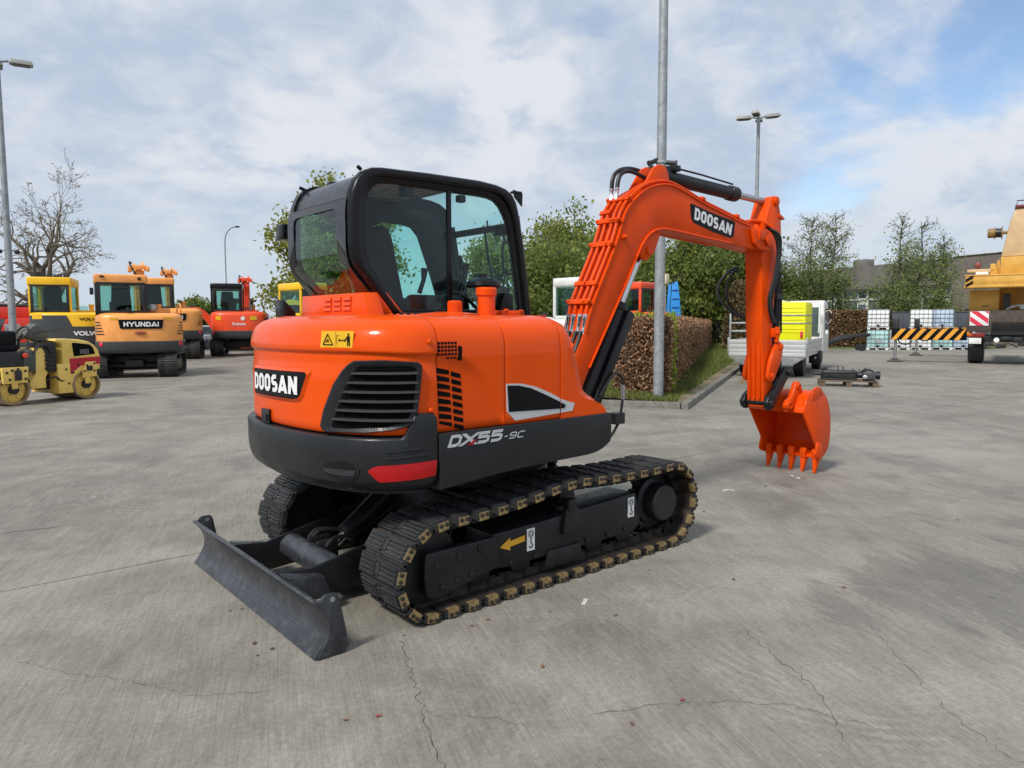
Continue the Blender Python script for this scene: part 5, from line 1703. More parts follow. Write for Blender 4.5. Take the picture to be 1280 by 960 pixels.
# crumbs, leaves and scraps on the concrete
LEAFD = mat('dry_leaf', (0.15, 0.075, 0.04), 0.8, var=0.4)
LEAFR = mat('red_leaf', (0.22, 0.05, 0.045), 0.8, var=0.3)
PAPER = mat('pale_scrap', (0.55, 0.54, 0.50), 0.8, var=0.2)
PEB = mat('pebble_grey', (0.13, 0.12, 0.11), 0.9, var=0.4)
def ground_px(px, py):
    v = _f + _r * ((px - 640) / FPX) - _u * ((py - 480) / FPX)
    t = -CAM_C.z / v.z
    p = CAM_C + v * t
    return p
rl = random.Random(11)
for i, (px, py, kind) in enumerate([(473, 896, 'r'), (432, 901, 'd'), (853, 876, 'r'), (790, 906, 'd'), (678, 834, 'd'), (687, 765, 'p'), (731, 753, 'w'), (769, 770, 'p'), (1042, 594, 'd'), (812, 713, 'p'), (1197, 650, 'p'), (302, 762, 'd'), (505, 795, 'd'), (610, 775, 'd'), (590, 783, 'd'), (998, 598, 'w'), (990, 595, 'w'), (908, 613, 'w'), (915, 613, 'w'), (917, 725, 'd'), (340, 812, 'p'), (1055, 735, 'd'), (1160, 700, 'p'), (880, 640, 'p'), (957, 608, 'p'), (288, 764, 'd'), (318, 805, 'd'), (322, 820, 'd')]):
    p = ground_px(px, py)
    b = MB()
    a = rl.uniform(0, 6.28)
    if kind in 'rd':
        s = rl.uniform(0.008, 0.015)
        pts = [(1.3, 0, .1), (.5, .6, .35), (-.4, .7, .2), (-1.1, .15, .5), (-.6, -.6, .25), (.4, -.55, .5)]
        c_, s_ = math.cos(a), math.sin(a)
        vs = [(p.x + s * (x * c_ - y * s_), p.y + s * (x * s_ + y * c_), 0.003 + s * z) for x, y, z in pts] + [(p.x, p.y, 0.004)]
        b.raw(vs, [(i_, (i_ + 1) % 6, 6) for i_ in range(6)])
        b.build('fallen_leaf', LEAFR if kind == 'r' else LEAFD, pav, smooth=False, fix=False)
    elif kind == 'p':
        s = rl.uniform(0.006, 0.011)
        b.ball((p.x, p.y, s * .5), (s * 1.4, s, s * .7), 6)
        b.build('pebble', PEB, pav, smooth=False)
    else:
        b.box((p.x, p.y, 0.004), (rl.uniform(.03, .10), rl.uniform(.015, .03), 0.004), rot=Matrix.Rotation(a if px < 980 else 0.9, 3, 'Z'))
        b.build('scrap', PAPER, pav, smooth=False)

# ---- lawn island with its kerb
KX, KY, KA = 7.95, 3.99, R(28.1)
def isl(u, v, z=0.0):
    return Vector((KX + u * math.cos(KA) - v * math.sin(KA), KY + u * math.sin(KA) + v * math.cos(KA), z))
soil = mat('lawn_soil', (0.15, 0.12, 0.072), 0.95, var=0.5, vscale=2.2, bump=0.6, bscale=20, dirt=(0.05, 0.075, 0.02), dirt_amt=0.9, dscale=1.2)
nv, nu = 24, 90
LA = [(u, v * (2.3 + .10 * u)) for u in np.linspace(0.1, 50, nu) for v in np.linspace(0.03, 1, nv)]
def lawn_z(u, v):
    return 0.085 + 0.06 * math.sin(u * .35 + 1) * math.sin(v * .5) * min(1, v) + 0.10 * min(1, v / 4)
vs = [isl(u, v, lawn_z(u, v)) for u, v in LA]
fs = [(i * nv + j, (i + 1) * nv + j, (i + 1) * nv + j + 1, i * nv + j + 1) for i in range(nu - 1) for j in range(nv - 1)]
lawn = MB().raw(vs, fs).build('lawn', soil, fix=False)
tag(lawn, kind='structure')
kerb = empty('kerb')
tag(kerb, kind='structure')
kb = MB().box((0.5, 0, 0.02), (0.985, 0.13, 0.20)).build('kerb_stone', KERBM, kerb, bevel=0.012)
def put_kerb(p, a, first=False):
    o = kb if first else copy_of(kb, kerb)
    o.location = p
    o.rotation_euler = (rl.uniform(-.01, .01), rl.uniform(-.006, .006), a + rl.uniform(-.006, .006))
for k in range(46):
    put_kerb(isl(k * 1.0 + 0.0, 0.065), KA, k == 0)
for k in range(3):
    put_kerb(isl(0.065, 0.14 + k * .75), KA + math.pi / 2)

# ================================================================== the other machines in the yard
def paint(name, col, rough=0.42, **kw):
    return mat(name, col, rough, coat=0.1, var=0.08, vscale=2, dirt=(col[0] * .45 + .03, col[1] * .45 + .03, col[2] * .45 + .025), dirt_amt=0.30, dscale=2.5, **kw)

P_AMBER = paint('amber_orange_paint', (0.92, 0.37, 0.09))
P_YEL = paint('machine_yellow_paint', (0.93, 0.53, 0.008))
P_ROLL = paint('pale_yellow_paint', (0.90, 0.61, 0.14))
P_RED = paint('red_orange_paint', (0.86, 0.080, 0.018))
P_TRED = paint('telehandler_red_paint', (0.66, 0.035, 0.018))
P_WHITE = paint('white_machine_paint', (0.74, 0.74, 0.70))
P_BLUE = paint('blue_crane_paint', (0.02, 0.26, 0.68))
P_GREY = paint('dark_grey_machine_paint', (0.05, 0.055, 0.06))
TRACKM = mat('track_shoe_far', (0.035, 0.034, 0.033), 0.65, var=0.4, vscale=6, dirt=(0.13, 0.115, 0.09), dirt_amt=0.5, dscale=7)
REDL = mat('red_round_reflector', (0.75, 0.02, 0.06), 0.35, coat=0.4)
BLK = mat('machine_black', (0.014, 0.014, 0.015), 0.5, var=0.3, dirt=(0.06, 0.055, 0.05), dirt_amt=0.3)
SKYREF = MATS['far_cab_glass']


def bg_excavator(loc, trk, up, S, body, cw, cab, label, group=None, texts=(), boom='up', cab_y=(0.10, 1.16), W2=1.19, roof_col=None, louvres=True, panel=True, boom_col=None, round_top=0.12, cab_round=0.06, cab_back=-1.02, tones=None, cwz=(0.73, 1.09), bodyz=1.92, cab_h=3.04, name='crawler_excavator'):
    """a crawler excavator: x forward, y left, z up; the upper part is turned by (up - trk) on the tracks"""
    root = empty(name, loc, trk, label, 'excavator', group)
    root.scale = (S, S, S)
    ua = up - trk
    kids = []
    def U(o):
        o.rotation_euler = (0, 0, ua)
        return o
    boom_col = boom_col or body
    # tracks
    L, H, wd, gauge = 1.30, 0.74, 0.52, 0.93
    r_ = H / 2
    per = 4 * (L - r_) + 2 * math.pi * r_
    n = 40
    b = MB()
    b.box((0, 0, -0.02), (per / n * .92, wd, 0.05))
    b.box((-0.035, 0, -0.055), (0.03, wd, 0.035))
    b.box((0.035, 0, -0.055), (0.03, wd, 0.03))
    b.box((0.0, 0.0, 0.03), (0.13, 0.16, 0.06))
    pad0 = None
    for sg in (-1, 1):
        tr = empty('crawler_track', (0, sg * gauge, 0), 0, parent=root)
        for k in range(n):
            s = per * (k + .5) / n
            st = 2 * (L - r_)
            if s < st:
                x, z, a = -(L - r_) + s, 0.07, 0
            elif s < st + math.pi * r_:
                q = (s - st) / r_
                x, z, a = (L - r_) + (r_ - .07) * math.sin(q), r_ - (r_ - .07) * math.cos(q), q
            elif s < 2 * st + math.pi * r_:
                x, z, a = (L - r_) - (s - st - math.pi * r_), H - .07, math.pi
            else:
                q = (s - 2 * st - math.pi * r_) / r_
                x, z, a = -(L - r_) - (r_ - .07) * math.sin(q), r_ + (r_ - .07) * math.cos(q), math.pi + q
            if pad0 is None:
                pad0 = b.build('track_pad', TRACKM, tr, smooth=False)
                o = pad0
            else:
                o = copy_of(pad0, tr)
            o.location = (x, 0, z)
            o.rotation_euler = (0, -a, 0)
        MB().prism([(-0.9, 0.18), (0.9, 0.18), (0.95, 0.36), (0.8, 0.5), (-0.8, 0.5), (-0.95, 0.36)], 'y', sg * gauge - 0.17, sg * gauge + 0.17).build('track_frame', BLK, root, bevel=0.02)
        b2 = MB()
        for xx in (-0.93, 0.93):
            b2.lathe([(0.08, -.14), (0.27, -.12), (0.27, .12), (0.08, .14)], (xx, sg * gauge, r_), (0, 1, 0), 18)
        b2.build_each('idler_wheel', BLK, root)
    MB().box((0, 0, 0.5), (1.2, 1.5, 0.3)).lathe([(0.55, 0.5), (0.55, 0.78)], (0, 0, 0), (0, 0, 1), 24).build('centre_frame', BLK, root, bevel=0.01)
    # upper
    plan = Plan(W2, 0.62, -0.85, 2.6)
    pl2 = Plan(W2 - 0.02, 0.60, -0.85, 2.6)
    q = np.linspace(0, plan.L, 40)
    def loop(pl, off, xf=1.0):
        pts = [pl.at(s, -off) for s in q]
        return [(xf, -pl.w + off)] + [(p[0], p[1]) for p in pts] + [(xf, pl.w - off)]
    def stack(pl, levels, xf=1.0):
        return [[(x, y, z) for x, y in loop(pl, o, xf)] for z, o in levels]
    U(MB().loft(stack(plan, [(cwz[0], .25), (cwz[0] + .01, .10), (cwz[0] + .05, .04), (cwz[0] + .12, 0), (cwz[1] - .015, 0), (cwz[1], .015)]), cap=True).build('counterweight', cw, root, sharp=40))
    rt = round_top
    lv = [(cwz[1] + 0.004, .01), (bodyz - rt * 1.6, .0), (bodyz - rt, .012), (bodyz - rt * .55, .045), (bodyz - rt * .2, .11), (bodyz, .24)]
    HD = U(MB().loft(stack(pl2, lv), cap=True).build('hood', body, root, sharp=40))
    # hood is lower in front of the cab on the left: fine, the cab stands on it
    y0, y1 = cab_y
    xb, xf, zb, zt = cab_back, 0.62, bodyz - 0.06, cab_h
    t = 0.10
    rc = roof_col or cab
    def post(x, y, nm='cab_post'):
        U(MB().box((x, y, (zb + zt) / 2), (t, t, zt - zb)).build(nm, cab, root, bevel=0.02))
    for x in (xb + t / 2, xf - t / 2):
        for y in (y0 + t / 2, y1 - t / 2):
            post(x, y)
    U(MB().box(((xb + xf) / 2, (y0 + y1) / 2, zt - 0.13), (xf - xb + .04, y1 - y0 + .04, 0.28)).build('cab_roof', rc, root, bevel=cab_round, seg=3))
    U(MB().box(((xb + xf) / 2, (y0 + y1) / 2, zb + .06), (xf - xb, y1 - y0, 0.10)).build('cab_sill', cab, root, bevel=0.02))
    g = SKYREF
    ym = (y0 + y1) / 2
    U(MB().box((xb + 0.03, ym, (zb + zt) / 2 - .08), (0.012, y1 - y0 - 2 * t, zt - zb - .34)).build('rear_window', g, root, smooth=False))
    U(MB().box((xf - 0.03, ym, (zb + zt) / 2 - .08), (0.012, y1 - y0 - 2 * t, zt - zb - .34)).build('front_window', g, root, smooth=False))
    for y in (y0 + .03, y1 - .03):
        U(MB().box(((xb + xf) / 2, y, (zb + zt) / 2 - .08), (xf - xb - 2 * t, 0.012, zt - zb - .34)).build('side_window', g, root, smooth=False))
    # rubber frame round the rear pane
    fr_b = MB()
    zz0, zz1 = zb + .10, zt - .26
    for (yy, zz, dy, dz) in ((ym, zz0, y1 - y0 - .1, .07), (ym, zz1, y1 - y0 - .1, .07), (y0 + t + .0, (zz0 + zz1) / 2, .08, zz1 - zz0), (y1 - t, (zz0 + zz1) / 2, .08, zz1 - zz0)):
        fr_b.box((xb - 0.004, yy, zz), (0.03, dy, dz))
    U(fr_b.build('window_frame', BLK, root, bevel=0.004))
    st = U(empty('operator_seat', (0, 0, 0), 0, parent=root))
    MB().box((-0.50, ym, zb + .55), (0.16, 0.56, 0.75), top=(.8, .85)).build('backrest', SEATM, st, bevel=0.05, seg=3)
    MB().box((-0.25, ym, zb + .22), (0.5, 0.52, 0.18)).build('cushion', SEATM, st, bevel=0.05)
    U(MB().box((0.3, ym, zb + .25), (0.2, 0.6, 0.35)).build('console', INTERIOR, root, bevel=0.03))
    # louvres at both sides of the tail
    if louvres:
        for sgn in (0, 1):
            for k in range(5):
                z = cwz[1] + 0.20 + k * 0.085
                s0, s1 = (0.13 + .0 * k, 0.50 - 0.03 * k)
                if sgn:
                    s0, s1 = pl2.L - s1, pl2.L - s0
                bb = MB()
                ss_ = np.linspace(s0, s1, 6)
                bb.loft([[pl2.pt(s, z, 0.006) for s in ss_], [pl2.pt(s, z + .028, 0.006) for s in ss_], [pl2.pt(s, z + .028, -0.02) for s in ss_], [pl2.pt(s, z, -0.02) for s in ss_], [pl2.pt(s, z, 0.006) for s in ss_]], closed=False)
                U(bb.build('louvre', BLK, root, smooth=False))
    for s in (0.42, plan.L - 0.42):
        p = plan.pt(s, (cwz[0] + cwz[1]) / 2 + .10, 0.0)
        U(MB().lathe([(0.062, -0.01), (0.062, 0.012), (0.05, 0.02), (0, 0.021)], p, Vector(plan.pt(s, p[2], 1)) - Vector(p), 16).build('reflector', REDL, root))
    for kind, txt, s0, s1, z0, z1, m, pm in texts:
        if pm is not None:
            mg = (s0 - s1) * 0.12
            hz_ = (z1 - z0) * .45
            pp = U(surf_patch(pl2, [(s0 + mg * 1.2, z1 + hz_), (s1 - mg * 1.2, z1 + hz_), (s1 - mg * .9, z0 - hz_ * .5), (s1 - mg * .6, z0 - hz_), (s0 + mg * .6, z0 - hz_), (s0 + mg * .9, z0 - hz_ * .5)], 0.012, 0.02, 'name_plate', pm, root, seg=12))
        else:
            pp = None
        fn = lambda u, v, k=0.0, s0=s0, s1=s1, z0=z0, z1=z1: (plan if z1 < cwz[1] else pl2).pt(s0 + (s1 - s0) * u, z0 + (z1 - z0) * v, (0.018 if pm is not None else 0.008) + k)
        if kind == 'block':
            U(block_text('lettering', txt, fn, m, root, w=0.26, gap=0.14, cond=1.15))
        else:
            U(lettering('lettering', txt, fn, m, root, bold=0.03))
    # exhaust and pre-cleaner right of the cab
    U(MB().lathe([(0.07, 0), (0.07, .22), (0.085, .22), (0.085, .30)], (-0.45, -0.55, bodyz - .02), (0, 0, 1), 14).build('exhaust_stack', body, root))
    pc = U(MB().lathe([(0.10, 0), (0.13, .05), (0.13, .16), (0.15, .17), (0.13, .22), (0.0, .25)], (-0.35, -0.30, bodyz - .01), (0, 0, 1), 16).build('pre_cleaner', GLASSB, root))
    U(MB().box((-0.40, -0.45, bodyz + .03), (0.35, 0.62, 0.10)).build('hood_box', body, root, bevel=0.02))
    # boom
    by = -0.15
    B_ = None
    if boom == 'up':
        prof = [(0.75, 1.0), (1.1, 0.95), (1.75, 2.3), (1.95, 2.75), (1.85, 3.15), (1.62, 3.40), (1.35, 3.42), (1.30, 3.1), (1.42, 2.7), (1.2, 2.1)]
        B_ = U(MB().prism(prof, 'y', by - .16, by + .16).build('boom', boom_col, root, bevel=0.02))
        A_ = U(MB().prism([(1.55, 3.30), (1.80, 3.25), (2.7, 1.9), (3.3, 1.0), (3.15, 0.9), (2.4, 1.7)], 'y', by - .12, by + .12).build('dipper_arm', boom_col, root, bevel=0.02))
        bb = MB()
        for dy in (-.10, -.03, .04, .11):
            bb.tube([(0.98, by + dy, 1.7), (1.22, by + dy, 2.2), (1.36, by + dy, 2.75), (1.26, by + dy, 3.15)], 0.022, 6)
        U(bb.build('hydraulic_line', boom_col, root))
        bb = MB()
        bb.prism([(1.2, 3.3), (1.75, 3.3), (1.62, 3.55), (1.5, 3.62), (1.36, 3.52)], 'y', by - .16, by - .09).prism([(1.2, 3.3), (1.75, 3.3), (1.62, 3.52), (1.5, 3.58), (1.36, 3.5)], 'y', by + .09, by + .16).box((1.40, by, 3.42), (.3, .46, .16)).box((1.30, by + .26, 3.36), (.2, .12, .2)).box((1.30, by - .26, 3.38), (.16, .10, .16))
        U(bb.build('cylinder_lug', boom_col, root, bevel=0.02))
        U(MB().lathe([(0.06, 0), (0.06, .5)], (1.52, by, 3.46), (0.8, .0, -.42), 10).build('arm_cylinder', BLK, root))
        U(MB().tube(smooth_path([(1.2, by + .1, 3.2), (1.22, by + .24, 3.45), (1.3, by + .26, 3.6), (1.42, by + .2, 3.55)], 4), 0.025, 6).build('hose', HOSE, root))
        U(MB().prism([(2.9, 0.95), (3.4, 1.15), (3.6, .7), (3.3, .25), (2.9, .2), (2.75, .6)], 'y', by - .4, by + .4).build('bucket', boom_col, root, bevel=0.02))
    elif boom in ('arch', 'low'):
        kz = 1.0 if boom == 'arch' else 0.70
        prof = [(p[0], p[1] * kz) for p in smooth_path([(0.7, 1.0, 0), (1.0, 1.7, 0), (1.5, 2.35, 0), (2.1, 2.55, 0), (2.7, 2.3, 0), (3.3, 1.75, 0), (3.55, 1.45, 0)], 3)]
        low_ = [(p[0], p[1] * kz) for p in smooth_path([(3.45, 1.35, 0), (3.1, 1.65, 0), (2.6, 2.0, 0), (2.1, 2.12, 0), (1.65, 1.95, 0), (1.3, 1.5, 0), (1.0, 0.9, 0)], 3)]
        B_ = U(MB().prism(prof + low_, 'y', by - .14, by + .14).build('boom', boom_col, root, bevel=0.02))
        U(MB().prism([(3.35, 1.7 * kz), (3.6, 1.6 * kz), (3.35, 0.5), (3.2, .5)], 'y', by - .11, by + .11).build('dipper_arm', boom_col, root, bevel=0.02))
        U(MB().lathe([(0.06, 0), (0.06, 1.0), (.035, 1.0), (.035, 1.4)], (2.0, by, 2.68 * kz), (1.2, 0, -.62 * kz), 12).build('arm_cylinder', BLK, root))
        U(MB().prism([(3.15, .55), (3.5, .6), (3.55, .2), (3.2, 0.02), (2.9, .1), (2.9, .4)], 'y', by - .35, by + .35).build('bucket', boom_col, root, bevel=0.02))
    return root, U


def facing(px, d, extra=0.0):
    """heading of a machine seen from straight behind at that picture column"""
    return YAW - math.atan((px - 640) / FPX) + extra

TXTW, TXTB = WHITE, DECALBLACK
LH = Plan(1.17, 0.60, -0.85, 2.6).L
pv0 = Plan(1.17, 0.60, -0.85, 2.6)
HY1 = at(176, 22.6)
r1, U1 = bg_excavator(HY1, facing(176, 0, R(-9)), facing(176, 0, R(3)), 1.0, P_AMBER, P_GREY, BLK, 'amber orange crawler excavator with lettered tail, nearest of the two amber ones', 'amber excavators in the back row',
    texts=[('block', 'HYUNDAI', LH / 2 + .46, LH / 2 - .46, 1.52, 1.66, TXTW, TXTB)], roof_col=P_AMBER, cab_y=(-0.22, 1.14))
U1(MB().ball((-1.47, 0.03, 1.34), (0.02, 0.16, 0.05), 12).build('rear_badge', mat('badge_bronze', (0.35, .08, .03), .4), r1))
U1(MB().box((-1.30, 0.32, 2.0), (0.10, 0.10, 0.14)).build('rear_camera', BLK, r1, bevel=0.02))
for sy in (-.72, .74):
    U1(surf_patch(Plan(1.17, 0.60, -0.85, 2.6), [(LH / 2 - sy - .10, 1.72), (LH / 2 - sy + .10, 1.72), (LH / 2 - sy + .10, 1.79), (LH / 2 - sy - .10, 1.79)], 0.008, 0.01, 'yellow_sticker', mat('amber_sticker', (.75, .40, .03), .5) if 'amber_sticker' not in MATS else MATS['amber_sticker'], r1))
U1(MB().box((-0.9, 1.22, 2.55), (0.05, 0.10, 0.20)).build('mirror', BLK, r1, bevel=.01))
for U_, r_ in ((U1, r1),):
    # hood joints, hand rails, door handles, hinge covers
    for sq in (LH / 2 + .62, LH / 2 - .62):
        U_(surf_patch(pv0, [(sq - .006, 1.78), (sq + .006, 1.78), (sq + .006, 1.70), (sq - .006, 1.70)], 0.003, 0.01, 'hood_joint', BLK, r_, seg=4))
    U_(MB().tube(smooth_path([(-.75, -1.12, 1.9), (-.75, -1.14, 2.15), (-.1, -1.14, 2.22), (.2, -1.12, 2.0), (.2, -1.12, 1.85)], 5), 0.022, 6).build('hand_rail', P_AMBER, r_))
    U_(MB().tube(smooth_path([(-1.10, -.10, 2.0), (-1.14, -.10, 2.1), (-1.14, -.10, 2.5), (-1.10, -.10, 2.6)], 4), 0.014, 6).build('grab_handle', BLK, r_))
    U_(MB().box((-1.03, .95, 2.98), (.12, .12, .05)).build('roof_lamp', BLK, r_, bevel=.01))
    U_(MB().lathe([(.05, 0), (.05, .03), (.02, .04)], (-1.06, -.02, 2.93), (-1, 0, 0), 10).build('roof_badge', BLK, r_))
    U_(MB().box((-1.06, .46, 2.66), (.03, .5, .05)).build('sun_visor', BLK, r_, bevel=.01))
    U_(MB().box((-.3, -.62, 2.0), (.5, .5, .16)).build('filter_box', P_AMBER, r_, bevel=.04))
    U_(MB().lathe([(.11, 0), (.14, .06), (.14, .12), (.09, .2), (0, .22)], (-.62, -.36, 1.98), (0, 0, 1), 18).build('chrome_pre_cleaner', STEEL, r_))
    MB().box((0, 0, .42), (2.0, .5, .22)).build('travel_motor_beam', BLK, r_, bevel=.03)
    MB().lathe([(.12, -.9), (.12, .9)], (-.55, 0, .34), (0, 1, 0), 14).build('blade_tube', BLK, r_)
HY2 = at(212, 33.6)
r2, U2 = bg_excavator(HY2, facing(216, 0, R(-6)), facing(216, 0, R(2)), 1.19, P_AMBER, P_GREY, BLK, 'farther amber orange excavator half hidden by the nearer amber one', 'amber excavators in the back row',
    texts=[('block', 'HYUNDAI', LH / 2 + .46, LH / 2 - .46, 1.52, 1.66, TXTW, TXTB)], roof_col=P_AMBER, cab_y=(-0.22, 1.14))
U2(MB().tube([(0.4, -0.2, 3.0), (0.38, -.22, 3.5)], 0.012, 4).build('aerial', BLK, r2))
# yellow one behind the roller
VO = at(98, 25.0)
r3, U3 = bg_excavator(VO, facing(98, 0, R(-4)), facing(98, 0, R(-8)), 1.0, P_YEL, P_GREY, P_YEL, 'yellow crawler excavator with dark grey tail behind the small road roller', None,
    texts=[], boom='low', cab_y=(-0.05, 1.16), cab_h=3.12, cwz=(0.75, 1.10), bodyz=1.98, louvres=False, round_top=0.06, cab_round=.04)
pv = Plan(1.17, 0.60, -0.85, 2.6)
U3(surf_patch(pv, [(LH - .25, 1.88), (LH / 2 + .05, 1.88), (LH / 2 - .10, 1.52), (.12, 1.52), (.12, 1.11), (LH - .25, 1.11)], 0.016, 0.03, 'grey_cowl', P_GREY, r3, seg=24))
U3(lettering('lettering', 'VOLVO', lambda u, v: pv.pt(LH / 2 - .30 - .62 * u, 1.71 + .10 * v, .008), DECALBLACK, r3, bold=.035))
U3(lettering('lettering', 'VOLVO', lambda u, v: pv.pt(LH / 2 - .12 - .78 * u, 1.22 + .15 * v, .030), WHITE, r3, bold=.05))
U3(surf_patch(pv, [(LH - .42, 1.76), (LH - .75, 1.76), (LH - .75, 1.92), (LH - .42, 1.92)], 0.020, 0.01, 'yellow_sticker', YELLOWST, r3))
bb = MB()
for k in range(9):
    bb.box((-0.85 + .0 * k, 0.05 + k * .09, 3.16), (0.10, 0.05, 0.16 - .006 * k))
bb.tube([(-.85, 0.0, 3.13), (-.85, 0.85, 3.13)], .03, 6)
U3(bb.build('roof_light_bar', BLK, r3))
U3(MB().box((-1.12, .72, 2.06), (.06, .08, .12)).build('rear_camera', BLK, r3, bevel=.01))
# red orange one with a black cab
KU = at(303, 37.0)
r4, U4 = bg_excavator(KU, facing(290, 0, R(-5)), facing(296, 0, R(-4)), 1.14, P_RED, P_GREY, CABBLACK, 'red orange excavator with black cab beneath the curved lamp post', None,
    texts=[('font', 'Kubota', LH / 2 + .26, LH / 2 - .26, 1.33, 1.45, WHITE, None)], cab_y=(-0.12, 1.14), cab_back=-0.95, boom='up', cab_h=3.12, cab_round=.09, louvres=False)
U4(surf_patch(pv, [(LH / 2 + .95, 1.55), (LH / 2 + .72, 1.55), (LH / 2 + .72, 1.72), (LH / 2 + .95, 1.72)], 0.010, 0.01, 'yellow_sticker', YELLOWST, r4))
U4(surf_patch(pv, [(LH / 2 - .45, 1.55), (LH / 2 - .72, 1.55), (LH / 2 - .72, 1.72), (LH / 2 - .45, 1.72)], 0.010, 0.01, 'yellow_sticker', YELLOWST, r4))
for k in range(3):
    U4(surf_patch(pv, [(.12, 1.28 + .14 * k), (.42, 1.28 + .14 * k), (.40, 1.36 + .14 * k), (.12, 1.38 + .14 * k)], 0.008, 0.01, 'louvre', BLK, r4))
U4(MB().lathe([(.09, 0), (.09, .01), (0, .012)], pv.pt(LH / 2 - .16, 1.62, .004), Vector(pv.pt(LH / 2 - .16, 1.62, 1)) - Vector(pv.pt(LH / 2 - .16, 1.62, 0)), 16).build('white_emblem', WHITE, r4))
# arched boom of another red orange machine standing behind, its body hidden
A5 = at(292, 43.0)
bg_excavator(A5, facing(292, 0, R(98)), facing(292, 0, R(98)), 1.0, P_RED, P_GREY, CABBLACK, 'red orange excavator whose arched boom reaches out left of the black cabbed one', None, boom='arch', cab_y=(0.0, 1.1), louvres=False)
# grey car seen under the arched boom
def car(loc, rz, label):
    c = empty('parked_car', loc, rz, label, 'car')
    pa = mat('silver_car_paint', (0.30, 0.34, 0.36), 0.3, coat=.5)
    MB().prism([(-2.1, .35), (2.1, .35), (2.15, .62), (1.95, .80), (1.0, .92), (-1.9, .98), (-2.15, .75)], 'y', -.85, .85).build('body', pa, c, bevel=.06, seg=3)
    MB().prism([(1.0, .92), (.35, 1.42), (-1.2, 1.45), (-1.8, .97)], 'y', -.74, .74).build('cabin', BGGLASS, c, bevel=.04)
    MB().prism([(.30, 1.40), (.25, 1.46), (-1.2, 1.48), (-1.25, 1.42)], 'y', -.70, .70).build('roof', pa, c, bevel=.02)
    for x in (-1.3, 1.35):
        for y in (-.8, .8):
            MB().lathe([(.2, -.1), (.32, -.09), (.32, .09), (.2, .1)], (x, y, .32), (0, 1, 0), 18).build('wheel', BLK, c)
    for y in (-.6, .6):
        MB().box((2.08, y, .70), (.12, .35, .12)).build('headlight', GLASSC, c, bevel=.03)
    return c
car(at(258, 46), facing(258, 0, R(150)), 'silver grey car seen under the arched red orange boom')
# yellow machine behind the left edge of the cab
Y6 = at(396, 27.5)
bg_excavator(Y6, facing(396, 0, R(30)), facing(396, 0, R(30)), 1.0, P_YEL, P_GREY, P_YEL, 'yellow excavator mostly hidden behind the cab of the big orange one', None, cab_y=(0.1, 1.16), cab_h=3.05, louvres=False, boom='arch')
# white machine behind the boom
W7 = at(742, 21.3)
r7, U7 = bg_excavator(W7, facing(742, 0, R(38)), facing(742, 0, R(52)), 1.0, P_WHITE, P_WHITE, P_WHITE, 'white excavator standing behind the slanting orange boom', None, cab_y=(-.05, 1.12), cab_h=2.86, louvres=False, boom='low', bodyz=1.75, cwz=(.75, 1.0), cab_round=.09)
# orange red machine beyond the hedge
O8 = at(790, 30.5)
r8, U8 = bg_excavator(O8, facing(790, 0, R(70)), facing(790, 0, R(60)), 1.05, P_RED, P_RED, P_RED, 'orange excavator showing above the brown hedge left of the lamp post', None, cab_y=(.1, 1.16), cab_h=3.05, louvres=False, boom='up', boom_col=P_TRED)

# ---- blue folded loader crane beyond the hedge
bc = empty('loader_crane', at(843, 36.0), facing(843, 0), 'blue folded loader crane rising beyond the brown hedge', 'crane')
MB().box((0, 0, .9), (2.2, 1.6, .5)).build('flatbed', P_WHITE, bc, bevel=.03)
for sx in (-.7, .7):
    for sy in (-.7, .7):
        MB().lathe([(.2, -.12), (.42, -.1), (.42, .1), (.2, .12)], (sx, sy, .42), (0, 1, 0), 16).build('wheel', BLK, bc)
MB().prism([(-.36, 1.15), (.30, 1.15), (.16, 3.55), (-.10, 3.60), (-.16, 3.3)], 'x', -.18, .18).build('crane_post', P_BLUE, bc, bevel=.02)
MB().prism([(.30, 1.3), (.48, 1.4), (.34, 3.45), (.20, 3.5)], 'x', -.14, .14).build('folded_arm', P_BLUE, bc, bevel=.02)
bb = MB()
for k in range(5):
    bb.box((-.20, -.06 + .02 * k, 1.5 + .42 * k), (.05, .40 - .03 * k, .05))
bb.build('cross_rib', mat('blue_dark_paint', (.01, .10, .36), .5), bc, bevel=.008)
MB().tube(smooth_path([(-.2, .1, 3.5), (-.2, .05, 3.8), (-.2, -.2, 3.9), (-.2, -.35, 3.6)], 4), .03, 6).build('hose', HOSE, bc)
MB().box((-.1, .35, 1.5), (.3, .5, .3)).build('valve_block', STEEL, bc, bevel=.03)
MB().box((-.1, -.85, 1.35), (.4, .7, .2)).build('blue_stabiliser', mat('pale_blue_paint', (.25, .38, .65), .5), bc, bevel=.03)

# ---- red telescopic handler at the left edge
th = empty('telescopic_handler', at(-4, 27.5), facing(10, 0, R(-92)), 'red telescopic handler with long level boom at the left edge', 'telehandler')
MB().prism([(-2.2, .55), (2.2, .55), (2.35, .8), (2.3, 1.25), (-1.0, 1.35), (-2.25, 1.2)], 'y', -.9, .9).build('chassis', P_TRED, th, bevel=.05)
MB().box((0.1, -.2, 2.02), (4.3, .38, .44)).build('boom', P_TRED, th, bevel=.03)
MB().box((2.0, -.2, 1.98), (.8, .30, .34)).build('inner_boom', P_TRED, th, bevel=.02)
MB().prism([(2.05, 1.9), (2.45, 1.95), (2.6, 1.2), (2.45, .5), (2.25, .9)], 'y', -.38, -.02).build('boom_head', P_TRED, th, bevel=.03)
MB().tube([(-1.5, -.2, 2.30), (.2, -.2, 2.32)], .035, 8).build('red_pipe', P_TRED, th)
MB().tube([(.2, -.2, 2.31), (2.2, -.2, 2.27)], .055, 8).build('black_ram', BLK, th)
